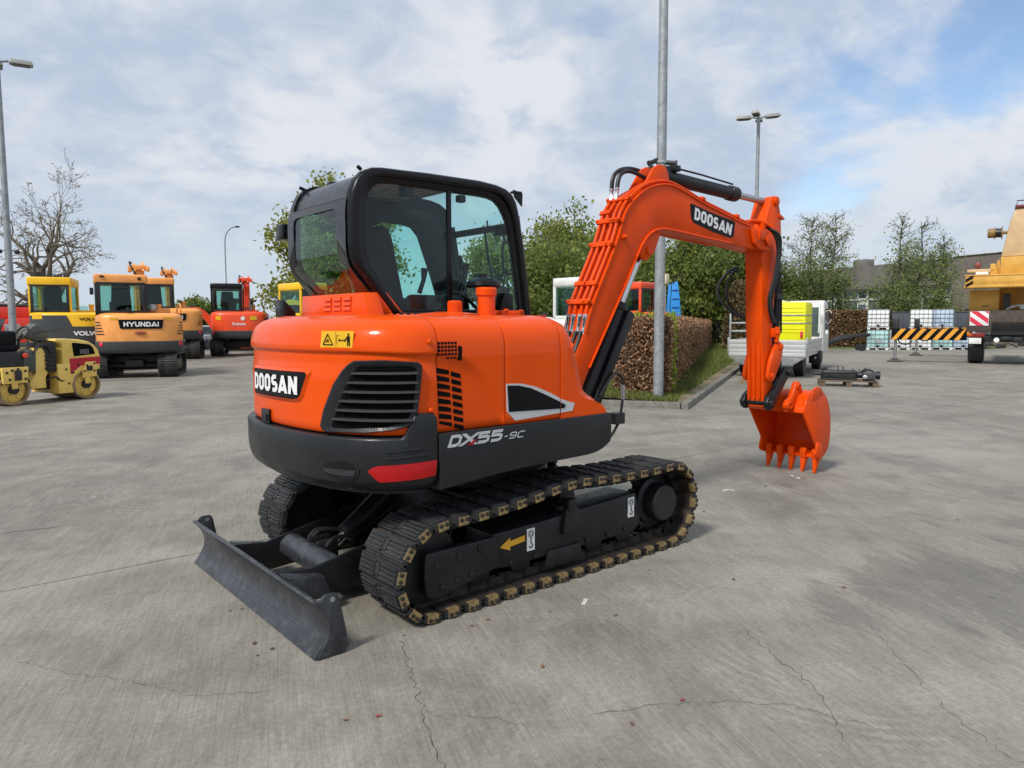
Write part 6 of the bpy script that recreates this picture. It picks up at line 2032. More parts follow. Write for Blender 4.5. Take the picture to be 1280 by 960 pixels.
MB().prism([(-.9, 1.2), (.7, 1.2), (.55, 2.3), (-.75, 2.3)], 'y', .15, .92).build('cab', BGGLASS, th, bevel=.04)
MB().box((-.1, .53, 2.34), (1.45, .85, .08)).build('cab_roof', P_TRED, th, bevel=.03)
for x in (-1.45, 1.5):
    for y in (-.85, .85):
        w = MB().lathe([(.3, -.2), (.58, -.19), (.62, -.12), (.62, .12), (.58, .19), (.3, .2)], (x, y, .62), (0, 1, 0), 24).build('wheel', BLK, th)
        MB().lathe([(.29, -.19), (.29, .19)], (x, y, .62), (0, 1, 0), 16).build('rim', P_TRED, w)
MB().box((-1.6, -.45, 1.55), (1.2, .9, .55)).build('engine_cover', P_TRED, th, bevel=.08, seg=3)
for k in range(4):
    MB().box((-1.6, -.905, 1.42 + .09 * k), (.7, .02, .035)).build('louvre', BLK, th)
MB().lathe([(.11, 0), (.11, .02), (0, .021)], (1.15, -.91, 1.52), (0, -1, 0), 18).build('yellow_badge', YELLOWST, th)
MB().box((.6, -.92, 1.45), (.5, .04, .30)).build('grey_step', STEEL, th, bevel=.02)
MB().prism([(.2, 1.25), (1.9, 1.25), (1.9, 1.75), (1.4, 1.85), (.4, 1.8)], 'y', -.88, -.02).build('side_box', P_TRED, th, bevel=.05)

# ================================================================== small tandem road roller
D0, D1 = Vector((-1.48, 13.10, 0)), Vector((-0.12, 13.72, 0))
dirr = (D1 - D0)
RA = math.atan2(dirr.y, dirr.x)
half = dirr.length / 2
ro = empty('road_roller', (D0 + D1) / 2, RA, 'small pale yellow tandem road roller with red side stripe', 'roller')
DR, DW = 0.315, 0.90
DRUM = mat('worn_drum_steel', (0.36, 0.27, 0.17), 0.45, metal=0.5, var=0.3, vscale=4, dirt=(0.14, 0.09, 0.05), dirt_amt=0.7, dscale=5)
YD = -0.02
for x in (-half, half):
    dr = MB().lathe([(.02, -DW / 2 + .10), (DR - .045, -DW / 2 + .10), (DR - .04, -DW / 2 - .0), (DR - .012, -DW / 2), (DR, -DW / 2 + .012), (DR, DW / 2 - .012), (DR - .012, DW / 2), (DR - .04, DW / 2), (DR - .045, DW / 2 - .10), (0.02, DW / 2 - .10)], (x, 0.40, DR), (0, 1, 0), 44).build('drum', DRUM, ro, sharp=30)
    b = MB().lathe([(DR - .045, -.01), (DR - .045, .0), (.24, .02), (.14, .03), (.10, .03), (.02, .03)], (x, 0.40 - DW / 2 + .10, DR), (0, -1, 0), 36)
    b.build('drum_web', P_ROLL, dr)
    for k in range(6):
        a = math.pi / 3 * k + .3
        MB().lathe([(.055, 0), (.055, .03), (.02, .032), (.02, .01), (0, .01)], (x + .165 * math.cos(a), 0.40 - DW / 2 + .08, DR + .165 * math.sin(a)), (0, -1, 0), 14).build('drum_lobe', P_ROLL, dr)
    MB().lathe([(.085, 0), (.085, .10), (.05, .11), (0, .11)], (x, 0.40 - DW / 2 + .08, DR), (0, -1, 0), 20).build('hub_motor', BLK, dr)
    MB().prism([(x - .055, DR + .02), (x + .055, DR + .02), (x + .05, DR + .34), (x - .05, DR + .34)], 'y', -.09, -.05).build('drum_yoke', P_ROLL, dr, bevel=.008)
# rear half (right in the picture)
h = half
MB().prism([(h - .62, .16), (h - .30, .16), (h - .33, .32), (h - .27, .50), (h - .12, .60), (h + .10, .64), (h + .30, .62), (h + .31, .78), (h - .62, .78)], 'y', -.06, .86).build('rear_frame', P_ROLL, ro, bevel=.015)
hp = [(h - .52, .78), (h + .33, .80), (h + .335, .92), (h + .30, 1.06), (h + .22, 1.18), (h + .10, 1.25), (h - .10, 1.30), (h - .45, 1.345), (h - .66, 1.35), (h - .70, 1.32)]
hp = [(h - .50, .70), (h + .33, .74), (h + .33, .90), (h + .29, 1.05), (h + .20, 1.16), (h + .08, 1.23), (h - .12, 1.275), (h - .40, 1.30), (h - .62, 1.30), (h - .64, 1.24), (h - .50, 1.20)]
EC = MB().prism(hp, 'y', -.055, .86).build('engine_cover', P_ROLL, ro, bevel=.03, seg=3)
ch = MB().prism([(h - .30, 1.20), (h - .27, .93), (h - .25, .92), (h + .20, .955), (h + .215, .97), (h + .165, 1.10), (h + .10, 1.165), (h - .25, 1.215)], 'y', -.058, -.03).build('cover_grille', DARK, EC, bevel=.006)
for k in range(6):
    MB().box((h - .12 + .035 * k, -.060, 1.02), (.012, .01, .10)).build('fin', STEEL, ch)
MB().prism([(h - .36, .88), (h + .325, .90), (h + .31, .74), (h - .12, .72), (h - .26, .62), (h - .32, .56), (h - .36, .56)], 'y', -.061, -.04).build('red_stripe', mat('stripe_red', (.50, .012, .03), .45), EC)
MB().prism([(h - .12, .46), (h + .20, .48), (h + .19, .80), (h - .03, .80), (h - .10, .66)], 'y', -.105, -.06).build('drum_bracket', P_ROLL, ro, bevel=.012)
bb = MB()
for (xx, zz) in ((h - .08, .60), (h - .02, .72), (h + .15, .76), (h + .14, .60), (h - .40, .36), (h - .45, .66), (h - .30, .58), (h - .18, .74)):
    bb.lathe([(.022, 0), (.022, .012), (0, .013)], (xx, -.106 if xx > h - .13 else -.062, zz), (0, -1, 0), 8)
bb.build('bolt', BLK, ro)
MB().box((h + .03, -.12, .66), (.12, .04, .10)).build('motor_clamp', BLK, ro, bevel=.01)
# radiator stack and middle
bb = MB().box((h - .74, .38, .92), (.26, .80, .60))
RAD = bb.build('radiator_box', BLK, ro, bevel=.02)
for k in range(6):
    MB().box((h - .74, -.028, .70 + .085 * k), (.24, .02, .035)).build('louvre', BLK, RAD, bevel=.006)
MB().prism([(-.40, .30), (-.10, .30), (-.10, .52), (-.06, .60), (-.06, 1.0), (-.15, 1.12), (-.28, 1.12), (-.30, .80), (-.48, .60)], 'y', -.02, .80).build('centre_frame', P_ROLL, ro, bevel=.015)
MB().box((.10, .38, .40), (.44, .30, .30)).build('articulation_joint', BLK, ro, bevel=.02)
MB().tube(smooth_path([(-.1, -.03, .45), (.06, -.06, .52), (.2, -.05, .42), (.35, -.03, .50)], 4), .02, 6).build('hose', HOSE, ro)
MB().prism([(-.56, .66), (-.30, .66), (-.28, 1.06), (-.40, 1.10), (-.50, 1.02)], 'y', -.04, .20).build('side_panel', mat('grey_panel', (.07, .075, .07), .6), ro, bevel=.02)
MB().lathe([(.05, 0), (.05, .02), (.03, .03), (0, .03)], (-.50, -.045, .98), (0, -1, 0), 14).build('red_knob', P_RED, ro)
# front half (left)
MB().prism([(-h - .40, .42), (-h + .36, .42), (-h + .48, .62), (-h + .42, 1.06), (-h - .40, 1.06)], 'y', -.02, .82).build('operator_platform', BLK, ro, bevel=.02)
MB().prism([(-h - .22, .44), (-h + .24, .44), (-h + .27, .76), (-h - .24, .76)], 'y', -.10, -.03).build('drum_bracket', P_ROLL, ro, bevel=.012)
bb = MB()
for (xx, zz) in ((-h - .15, .66), (-h - .05, .70), (-h + .06, .72), (-h + .20, .68), (-h + .20, .52), (-h - .1, .52)):
    bb.lathe([(.025, 0), (.025, .012), (0, .013)], (xx, -.101, zz), (0, -1, 0), 8)
bb.build('bolt', BLK, ro)
MB().box((-h + .05, -.12, .60), (.12, .05, .20)).build('motor_clamp', BLK, ro, bevel=.01)
MB().box((-h + .02, .40, 1.32), (.42, .50, .30)).build('seat_back', SEATM, ro, bevel=.06, seg=3)
MB().box((-h + .0, .40, 1.13), (.50, .52, .14)).build('seat_base', SEATM, ro, bevel=.05, seg=3)
MB().tube(smooth_path([(-.42, .30, 1.1), (-.40, .30, 1.32), (-.34, .3, 1.42)], 4), .025, 8).build('steering_column', BLK, ro)
MB().tube([(-.34 + .08 * math.sin(a) , .30 + .19 * math.cos(a), 1.42 + .13 * math.sin(a)) for a in np.linspace(0, 2 * math.pi, 20, endpoint=False)], .018, 6, closed=True).build('steering_wheel', BLK, ro)
MB().prism([(-.34, 1.36), (.06, 1.22), (.20, 1.36), (.16, 1.50), (-.05, 1.62), (-.20, 1.52)], 'y', .25, .55).build('instrument_hood', mat('grey_green_plastic', (.10, .105, .09), .7), ro, bevel=.03)
bb = MB()
bb.tube([(-h + .45, -.02, 1.06), (-h + .45, -.02, 1.42), (-h + 1.0, -.02, 1.50)], .012, 6)
bb.tube([(-.45, -.0, 1.1), (-.2, .0, 1.28), (.1, .02, 1.24)], .016, 6)
bb.tube(smooth_path([(-.35, -.03, 1.02), (-.22, -.06, 1.16), (-.08, -.06, 1.16), (.02, -.04, 1.0)], 4), .018, 6)
bb.build('control_lever', BLK, ro)

# ================================================================== flatbed truck with the yellow box
ALU = mat('aluminium_board', (0.62, 0.63, 0.62), 0.42, metal=0.35, var=0.06, vscale=3, dirt=(.3, .3, .28), dirt_amt=.3)
GALV = mat('galvanised_steel', (0.40, 0.42, 0.42), 0.48, metal=0.6, var=0.2, vscale=8)
FLUO = mat('fluorescent_yellow', (0.96, 0.95, 0.008), 0.45, var=0.03)
TRH = facing(963, 0, R(-9))
tk = empty('flatbed_truck', at(957, 21.0), TRH, 'white flatbed truck with aluminium sides and bright yellow box on its bed', 'truck')
# x forward, rear of the bed at x = 0
BWD, BL = 1.07, 4.2
bd = MB().box((BL / 2, 0, .66), (BL, 2 * BWD, .10)).build('bed_floor', ALU, tk, bevel=.01)
for k in range(3):
    MB().box((0.02, 0, .755 + .135 * k), (.03, 2 * BWD, .130)).build('tail_board', ALU, tk, bevel=.006)
for sy in (-1, 1):
    for k in range(3):
        MB().box((BL / 2, sy * (BWD - .0), .755 + .135 * k), (BL - .06, .03, .130)).build('side_board', ALU, tk, bevel=.006)
    MB().box((.03, sy * (BWD + .01), .90), (.07, .05, .52)).build('corner_post', GALV, tk, bevel=.006)
MB().prism([(-BWD, .60), (BWD, .60), (BWD * .66, .36), (-BWD * .66, .36)], 'x', .01, .05).build('underrun_apron', GALV, tk, bevel=.005)
MB().box((BL / 2 + .6, 0, .50), (BL + 1.2, .8, .14)).build('chassis_rail', BLK, tk, bevel=.01)
for (x, ys_) in ((1.15, (-.78, .78)), (4.9, (-.85, .85))):
    for y in ys_:
        w = MB().lathe([(.2, -.14), (.34, -.135), (.37, -.10), (.37, .10), (.34, .135), (.2, .14)], (x, y, .37), (0, 1, 0), 26).build('wheel', BLK, tk)
        MB().lathe([(.19, -.10), (.19, .10)], (x, y, .37), (0, 1, 0), 16).build('rim', GALV, w)
for y in (-.78, .78):
    MB().box((1.15, y, .60), (.9, .36, .03)).build('mudguard', BLK, tk, bevel=.01)
# ladder rack on the left side
rk = MB()
rk.box((.08, BWD - .02, 1.42), (.05, .05, .86))
rk.box((.08, BWD - .55, 1.42), (.05, .05, .86))
rk.box((.08, BWD - .28, 1.58), (.04, .55, .05))
rk.box((.08, BWD - .28, 1.34), (.04, .55, .05))
rk.box((1.2, BWD - .02, 1.58), (2.2, .04, .05))
rk.box((1.2, BWD - .02, 1.34), (2.2, .04, .05))
rk.build('ladder_rack', GALV, tk, bevel=.006)
# yellow box with reflective bands
YB = MB().box((.90, -.36, 1.62), (1.6, 1.32, 1.10)).build('yellow_box', FLUO, tk, bevel=.03)
for k, z in enumerate((1.28, 1.50, 1.73, 1.98)):
    if k in (1, 2):
        MB().box((.09, -.36, z + .07), (.02, 1.30, .035)).build('silver_band', GALV, YB, bevel=.003)
        MB().box((.90, -1.025, z + .07), (1.56, .02, .035)).build('silver_band', GALV, YB, bevel=.003)
for z in (1.30, 1.40, 1.66, 1.88, 2.0):
    MB().box((.096, -.36, z), (.008, 1.26, .008)).build('panel_seam', mat('yellow_shadow_gap', (.35, .34, .01), .6) if 'yellow_shadow_gap' not in MATS else MATS['yellow_shadow_gap'], YB, smooth=False)
MB().lathe([(.05, 0), (.05, .05), (.035, .10), (0, .11)], (.06, .02, 1.98), (-1, 0, 0), 12).build('warning_lamp', mat('lamp_amber', (.5, .16, .01), .3), YB)
MB().box((.04, .02, 1.86), (.04, .05, .14)).build('lamp_bracket', BLK, YB)
MB().box((.07, -.93, 1.25), (.04, .07, .18)).build('tail_light', REDL, YB, bevel=.01)
MB().box((1.0, .05, 2.20), (1.2, .9, .07)).build('box_lid', P_WHITE, YB, bevel=.02)
# cab
CBx = MB().prism([(4.35, .55), (6.1, .55), (6.15, 1.15), (5.95, 1.45), (5.55, 2.28), (4.40, 2.32), (4.35, 2.2)], 'y', -1.10, 1.02).build('cab', P_WHITE, tk, bevel=.05, seg=3)
MB().prism([(4.75, 1.20), (5.75, 1.20), (5.72, 1.45), (5.42, 2.05), (4.75, 2.05)], 'y', -1.115, -1.06).build('door_window', BGGLASS, CBx)
MB().box((4.34, -.12, 1.62), (.03, 1.72, 1.0)).build('rear_window', BGGLASS, CBx, bevel=.01)
MB().tube(smooth_path([(5.6, -1.10, 2.0), (5.6, -1.20, 1.95), (5.6, -1.22, 1.7), (5.6, -1.10, 1.5)], 3), .015, 6).build('mirror_arm', P_WHITE, CBx)
MB().box((5.6, -1.22, 1.80), (.06, .08, .22)).build('mirror', BLK, CBx, bevel=.02)
MB().box((3.9, -1.0, 1.75), (.05, .05, 1.0)).box((3.9, .95, 1.75), (.05, .05, 1.0)).box((3.9, 0, 2.26), (.05, 2.0, .05)).box((3.9, -.9, 2.10), (.04, .25, .04)).build('headboard_rail', P_WHITE, tk, bevel=.01)
MB().box((3.4, -.98, .48), (.55, .36, .40)).build('tool_box', BLK, tk, bevel=.02)
MB().lathe([(.03, 0), (.03, .01), (0, .012)], (3.12, -1.0, .46), (-1, 0, 0), 10).build('lock', WHITE, tk)

# wood block near the kerb
wb = MB().box((0, 0, .05), (.28, .10, .10)).build('timber_block', mat('raw_timber', (.30, .20, .10), .8, var=.3, vscale=20), None, bevel=.006)
wb.location = at(932, 19.2)
wb.rotation_euler = (0, 0, facing(932, 0) + R(80))
tag(wb, 'short raw timber block on the concrete behind the digging bucket', 'timber')

# ================================================================== tool on its pallet
PALW = mat('pallet_wood', (0.15, 0.10, 0.065), 0.85, var=0.35, vscale=12, dirt=(.10, .07, .045), dirt_amt=.5)
pl = empty('wooden_pallet', at(1059, 18.3), facing(1059, 0, R(-84)), 'wooden pallet under the black drilling tool', 'pallet')
first = None
for k in range(5):
    y = -.36 + .18 * k
    if first is None:
        first = MB().box((0, 0, .135), (1.34, .11, .022)).build('slat', PALW, pl, bevel=.004)
        o = first
    else:
        o = copy_of(first, pl)
    o.location = (0, y, 0)
blk = None
for i in (-.60, 0, .60):
    for j in (-.36, 0, .36):
        if blk is None:
            blk = MB().box((0, 0, .062), (.14, .10, .09)).build('block', PALW, pl, bevel=.004)
            o = blk
        else:
            o = copy_of(blk, pl)
        o.location = (i, j, 0)
MB().box((-.60, 0, .010), (.12, .84, .018)).build('runner', PALW, pl)
MB().box((0, 0, .010), (.12, .84, .018)).build('runner', PALW, pl)
MB().box((.60, 0, .010), (.12, .84, .018)).build('runner', PALW, pl)
tl = empty('drilling_tool', at(1059, 18.3, .148), facing(1059, 0, R(-84)), 'long black drilling tool lying on its wooden pallet', 'machine attachment')
tl.rotation_euler[2] = facing(1059, 0, R(-90))
tl.scale = (1.0, 1.0, 0.80)
MB().prism([(-.62, .0), (.22, .0), (.22, .30), (-.55, .31), (-.62, .22)], 'y', -.19, .19).build('housing', BLK, tl, bevel=.05, seg=3)
MB().box((-.2, -.2, .02), (.86, .04, .05)).build('base_flange', BLK, tl, bevel=.01)
MB().box((-.2, -.19, .235), (.80, .03, .02)).build('edge_strip', BLK, tl, bevel=.004)
MB().lathe([(.10, 0), (.10, .12), (.16, .14), (.16, .30), (.09, .32), (.09, .42), (.13, .44), (.13, .52)], (.22, 0, .16), (1, 0, 0), 18).build('gearbox', BLK, tl)
MB().prism([(.34, .02), (.62, .02), (.66, .24), (.50, .30), (.36, .26)], 'y', -.22, -.16).build('clamp_plate', P_GREY, tl, bevel=.01)
MB().lathe([(.015, 0), (.035, .05), (.05, .14), (.05, .2)], (-.82, -.02, .17), (1, 0, 0), 12).build('nose', BLK, tl)
MB().prism([(-.60, .29), (-.46, .29), (-.48, .38), (-.54, .43), (-.60, .36)], 'y', -.08, .08).build('lifting_lug', BLK, tl, bevel=.01)
for xx, h_ in ((-.22, .42), (-.10, .42), (.12, .36), (.40, .40), (.26, .34)):
    MB().tube([(xx, -.05, .28), (xx, -.05, h_)], .014, 6).build('pin', BLK, tl)
MB().tube(smooth_path([(.30, -.1, .28), (.42, -.16, .36), (.56, -.12, .30), (.66, -.05, .18)], 4), .02, 6).build('hose', HOSE, tl)
MB().lathe([(.06, 0), (.06, .12), (.03, .13)], (.40, -.2, .12), (0, -1, 0), 12).build('round_cap', STEEL, tl)

# ================================================================== white liquid totes in steel cages
IB_W = mat('milky_plastic', (0.84, 0.86, 0.85), 0.5, var=.05)
IB_T = mat('teal_liquid_plastic', (0.42, 0.66, 0.66), 0.4, var=.25, vscale=1.5)
IB_B = mat('bluish_plastic', (0.54, 0.66, 0.84), 0.4, var=.25, vscale=1.2)

CAGE = mat('cage_tube', (0.16, 0.18, 0.17), 0.5, metal=.4, var=.1)
tote_kids = {}
def build_tote_parts(parent, m):
    if m.name not in tote_kids:
        tote_kids[m.name] = MB().box((0, 0, .63), (.98, 1.08, .96)).build('bottle', m, parent, bevel=.05, seg=3)
    else:
        copy_of(tote_kids[m.name], parent)
    if 'cage' not in tote_kids:
        c = MB()
        for k in range(6):
            y = -.56 + k * .224
            c.box((-.51, y, .64), (.016, .020, 1.02)); c.box((.51, y, .64), (.016, .020, 1.02))
        for k in range(5):
            x = -.50 + k * .25
            c.box((x, -.565, .64), (.020, .016, 1.02)); c.box((x, .565, .64), (.020, .016, 1.02))
        for z in (.16, .40, .64, .88, 1.13):
            for x in (-.522, .522):
                c.box((x, 0, z), (.014, 1.15, .022))
            for y in (-.578, .578):
                c.box((0, y, z), (1.05, .014, .022))
        tote_kids['cage'] = c.build('cage', CAGE, parent, smooth=False)
        pb_ = MB()
        for y in (-.48, 0, .48):
            pb_.box((0, y, .06), (1.0, .14, .11))
        pb_.box((0, 0, .125), (1.04, 1.16, .025))
        tote_kids['pallet_base'] = pb_.build('pallet_base', IB_W, parent)
        tote_kids['valve'] = MB().lathe([(.07, 0), (.07, .05), (.04, .05), (.04, .11), (.055, .11), (.055, .14)], (-.50, 0, .22), (-1, 0, 0), 12).build('valve', BLK, parent)
        tote_kids['id_plate'] = MB().box((-.535, -.05, .50), (.006, .30, .22)).build('id_plate', GALV, parent)
    else:
        for k in ('cage', 'pallet_base', 'valve'):
            copy_of(tote_kids[k], parent)
for px, lvl, m, lb in [
        (1096.5, 0, IB_T, 'teal tinted tote under a white one, leftmost stack'),
        (1096.5, 1, IB_W, 'white tote on top of the teal one, leftmost stack'),
        (1123, 0, IB_W, 'single white tote without another on it, behind the near outrigger leg'),
        (1149.5, 0, IB_W, 'white bottom tote of the all white middle stack'),
        (1149.5, 1, IB_W, 'white top tote of the all white middle stack'),
        (1175.5, 0, IB_T, 'teal tinted bottom tote under the bluish one'),
        (1175.5, 1, IB_B, 'bluish tote on top of its stack'),
        (1203, 0, IB_B, 'bluish tote on the ground next to the crane wheel')]:
    p = at(px, 41.9)
    t = empty('liquid_tote', (p.x, p.y, 1.165 * lvl), facing(1140, 0, R(2)), lb, 'tote', 'caged liquid totes in the far row')
    build_tote_parts(t, m)
# dark steel skip behind the totes
sk_ = empty('steel_skip', at(1172, 44.0), facing(1172, 0, R(-86)), 'dark grey steel skip behind the row of totes', 'skip')
SKG = mat('dark_skip_paint', (.055, .06, .075), .55, var=.15)
MB().prism([(-2.4, .12), (2.4, .12), (2.55, 2.15), (-2.55, 2.15)], 'y', -.9, .9).build('body', SKG, sk_, bevel=.02)
for k in range(5):
    MB().box((-2.0 + k, -.92, 1.1), (.09, .06, 1.9)).build('rib', SKG, sk_, bevel=.01)
MB().box((0, 0, 2.17), (5.1, 1.86, .08)).build('rim', SKG, sk_, bevel=.02)

# low black drawbar frame
db = empty('trailer_frame', at(1046, 40.5), facing(1046, 0, R(-80)), 'low black trailer frame on the grass left of the totes', 'trailer')
for y in (-.4, .4):
    MB().prism([(-1.9, .42), (-.6, .50), (.1, .85), (1.6, .98), (1.6, .80), (.3, .66), (-.4, .34), (-1.9, .30)], 'y', y - .05, y + .05).build('side_rail', BLK, db, bevel=.01)
for x in (-1.2, -.3, .6, 1.5):
    MB().box((x, 0, .40 + max(0, x + .4) * .23), (.08, .8, .10)).build('cross_bar', BLK, db)
for y in (-.5, .5):
    MB().lathe([(.10, -.06), (.19, -.05), (.19, .05), (.10, .06)], (1.2, y, .19), (0, 1, 0), 16).build('wheel', BLK, db)
MB().tube([(-1.9, -.4, .36), (-2.8, 0, .42), (-1.9, .4, .36)], .04, 6).build('drawbar', GALV, db)
MB().tube([(-2.6, 0, .42), (-2.6, 0, .02)], .03, 6).build('prop_stand', GALV, db)

# ================================================================== mobile crane at the right edge
CRH = R(16)
p0 = at(1216, 27.3)
lat = Vector((math.sin(CRH), -math.cos(CRH), 0))
cr0 = p0 + lat * 1.05
cr = empty('mobile_crane', cr0, CRH, 'yellow mobile crane seen from behind at the right edge with its outrigger out', 'crane')
RUSTB = mat('rusty_dark_plate', (.065, .050, .042), .7, var=.25, vscale=4, bump=.2, dirt=(.13, .085, .06), dirt_amt=.5, dscale=3)
CRY = mat('faded_crane_yellow', (.62, .335, .055), .55, var=.12, vscale=2, dirt=(.42, .24, .06), dirt_amt=.5, dscale=2.5)
CRT = mat('sun_bleached_tan', (.58, .40, .21), .6, var=.12, vscale=1.5, dirt=(.42, .22, .10), dirt_amt=.5, dscale=2.2)
# x forward, y left (picture left); rear plate at x = 0
MB().box((.06, 0, 1.62), (.12, 2.62, .80)).build('rear_plate', RUSTB, cr, bevel=.02)
MB().box((4.0, 0, 1.35), (8.0, 1.1, .5)).build('chassis', BLK, cr, bevel=.02)
MB().box((.5, 0, .98), (.7, 2.2, .28)).build('rear_bumper', BLK, cr, bevel=.02)
for x in (1.0, 2.4):
    for y in (-1.0, 1.0):
        w = MB().lathe([(.3, -.26), (.50, -.25), (.55, -.20), (.56, .0), (.55, .20), (.50, .25), (.3, .26)], (x, y, .56), (0, 1, 0), 30).build('wheel', BLK, cr)
        MB().lathe([(.28, -.15), (.28, .15)], (x, y, .56), (0, 1, 0), 18).build('rim', GALV, w)
cv = MB().box((-.012, .92, 1.72), (.02, .60, .54)).build('chevron_board', WHITE, cr, bevel=.004)
CHR = mat('chevron_red', (.70, .03, .07), .5)
for k in range(3):
    zc = -.34 + .36 * k
    # bands rising to the left as seen from behind
    y0_, y1_ = .62, 1.22
    pts = []
    for (yy) in (y0_ + .01, y1_ - .01):
        pts.append((yy, 1.47 + zc + (yy - y0_) * .80 + .02))
    poly = [(pts[0][0], pts[0][1]), (pts[1][0], pts[1][1]), (pts[1][0], pts[1][1] + .19), (pts[0][0], pts[0][1] + .19)]
    clip = []
    def lim(pq):
        return pq
    # clip to the board
    zl, zh = 1.455, 1.985
    def clip_half(poly, f_):
        out_ = []
        for i in range(len(poly)):
            a, c = poly[i], poly[(i + 1) % len(poly)]
            fa, fc_ = f_(a), f_(c)
            if fa >= 0:
                out_.append(a)
            if fa * fc_ < 0:
                t = fa / (fa - fc_)
                out_.append((a[0] + t * (c[0] - a[0]), a[1] + t * (c[1] - a[1])))
        return out_
    poly = clip_half(clip_half(poly, lambda q: q[1] - zl), lambda q: zh - q[1])
    if len(poly) > 2:
        MB().prism(poly, 'x', -.026, -.020).build('red_band', CHR, cv, smooth=False)
MB().box((-.03, .98, 1.10), (.06, .52, .16)).build('tail_light', mat('lens_red_dark', (.22, .02, .015), .3), cr, bevel=.02)
MB().box((-.035, 1.20, 1.11), (.06, .14, .13)).build('indicator', mat('lens_amber', (.55, .12, .01), .3), cr, bevel=.02)
MB().box((-.03, 1.02, .88), (.03, .40, .22)).build('number_plate', P_WHITE, cr, bevel=.01)
MB().lathe([(.09, 0), (.09, .02), (0, .02)], (-.02, .35, .92), (-1, 0, 0), 14).build('reflector', WHITE, cr)
bb = MB()
for (y, z, a, c_) in ((.05, .98, .35, .12), (-.3, .92, .3, .2), (-.4, .78, .20, .16), (.6, .74, .3, .10), (.2, .70, .3, .16)):
    bb.box((.10, y, z), (.25, a, c_))
bb.tube(smooth_path([(0, .6, .85), (0, .3, .68), (0, .0, .80), (0, -.3, .66)], 4), .03, 6)
bb.build('underside_fitting', BLK, cr, bevel=.01)
# deck clutter, box
MB().box((.55, .80, 2.35), (.7, .95, .85)).build('side_locker', CRY, cr, bevel=.02)
MB().box((.19, .75, 2.18), (.01, .26, .03)).build('locker_handle', BLK, cr)
MB().box((.10, .10, 2.35), (.10, .22, .55)).build('rear_lamp_post', BLK, cr, bevel=.02)
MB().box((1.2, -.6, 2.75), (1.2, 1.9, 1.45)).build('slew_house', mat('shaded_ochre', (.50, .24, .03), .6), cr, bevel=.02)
bb = MB()
bb.tube(smooth_path([(.1, .1, 2.05), (.1, -.1, 2.15), (.1, -.4, 2.2), (.1, -.8, 2.16), (.1, -1.2, 2.2)], 4), .06, 6)
bb.box((.2, -.55, 2.12), (.3, .5, .16))
bb.build('deck_hose', GALV, cr, bevel=.01)
# counterweight beam across the back, with cast lettering too worn to read
MB().box((-.25, -.15, 3.06), (.9, 3.1, .42)).build('counterweight_beam', CRY, cr, bevel=.03)
MB().box((-.22, -.15, 2.88), (1.0, 3.16, .10)).build('beam_ledge', CRY, cr, bevel=.02)
MB().box((-.22, -.15, 3.28), (1.0, 3.16, .06)).build('beam_ledge', CRY, cr, bevel=.02)
for k in range(2):
    MB().prism([(1.385, 2.85 + .20 * k), (1.385, 2.95 + .20 * k), (1.15, 3.10 + .20 * k), (1.15, 3.0 + .20 * k)], 'x', -.735, -.715).build('hazard_band', DECALBLACK, cr, smooth=False)
bb = MB()
rz_ = random.Random(4)
y = .85
while y > -1.5:
    w_ = rz_.choice((.05, .09, .12))
    bb.box((-.703, y, 3.06), (.014, w_, .16))
    y -= w_ + .07
bb.build('worn_relief', CRY, cr, bevel=.004)
# superstructure
MB().box((.55, -.75, 3.62), (1.6, 2.2, .66)).build('winch_box', CRY, cr, bevel=.02)
MB().prism([(.20, 3.32), (.55, 3.32), (.46, 3.80), (.40, 3.92), (.34, 3.62)], 'x', .2, .5).build('side_cheek', CRY, cr, bevel=.02)
MB().loft([[(-.1, .34, 3.97), (1.4, .34, 3.97), (1.4, -1.8, 3.97), (-.1, -1.8, 3.97)], [(.05, .12, 5.25), (1.4, .12, 5.25), (1.4, -1.6, 5.25), (.05, -1.6, 5.25)], [(.12, -.02, 5.70), (1.4, -.02, 5.70), (1.4, -1.5, 5.70), (.12, -1.5, 5.70)]], cap=True).build('engine_hood', CRT, cr, bevel=.03)
MB().box((.72, -.75, 5.76), (1.35, 1.5, .10)).build('hood_lid', mat('dark_red_paint', (.18, .03, .03), .6), cr, bevel=.02)
bb = MB().tube([(.2, -.05, 5.8), (.2, -.05, 5.98), (.2, -1.4, 5.98)], .02, 6)
bb.tube([(.2, -.75, 5.8), (.2, -.75, 5.98)], .03, 6)
bb.build('hand_rail', BLK, cr)
for k in range(3):
    MB().box((-.04 + .05 * k, -.5 - .3 * k, 4.6), (.02, .05, 1.0), rot=Matrix.Rotation(R(7), 3, 'Y')).build('hood_rib', CRT, cr)
MB().lathe([(.14, 0), (.17, .02), (.17, .20), (.22, .21), (.22, .235), (.16, .24), (.16, .42), (.24, .43), (.24, .46), (.06, .47), (.06, .74)], (.1, .80, 4.85), (0, -1, 0), 20).build('cable_reel', mat('worn_brass_paint', (.28, .16, .03), .5, dirt=(.03, .03, .03), dirt_amt=.8), cr)
MB().lathe([(.165, 0), (.165, .17)], (.1, .555, 4.85), (0, -1, 0), 20).build('reel_cable', HOSE, cr)
MB().tube([(.1, -.05, 4.85), (.1, .0, 4.4), (.1, .2, 4.0)], .02, 6).build('reel_arm', BLK, cr)
MB().ball((-.1, 1.05, 3.68), (.11, .11, .13), 12).build('warning_beacon', mat('beacon_dull_red', (.22, .06, .05), .4), cr)
MB().tube([(-.1, 1.05, 3.32), (-.1, 1.05, 3.6)], .035, 6).build('beacon_post', BLK, cr)
MB().box((-.1, .95, 3.48), (.2, .85, .11)).build('lamp_bar', CRT, cr, bevel=.02)
MB().box((-.15, .90, 3.38), (.16, .40, .10)).build('work_lamp', WHITE, cr, bevel=.02)
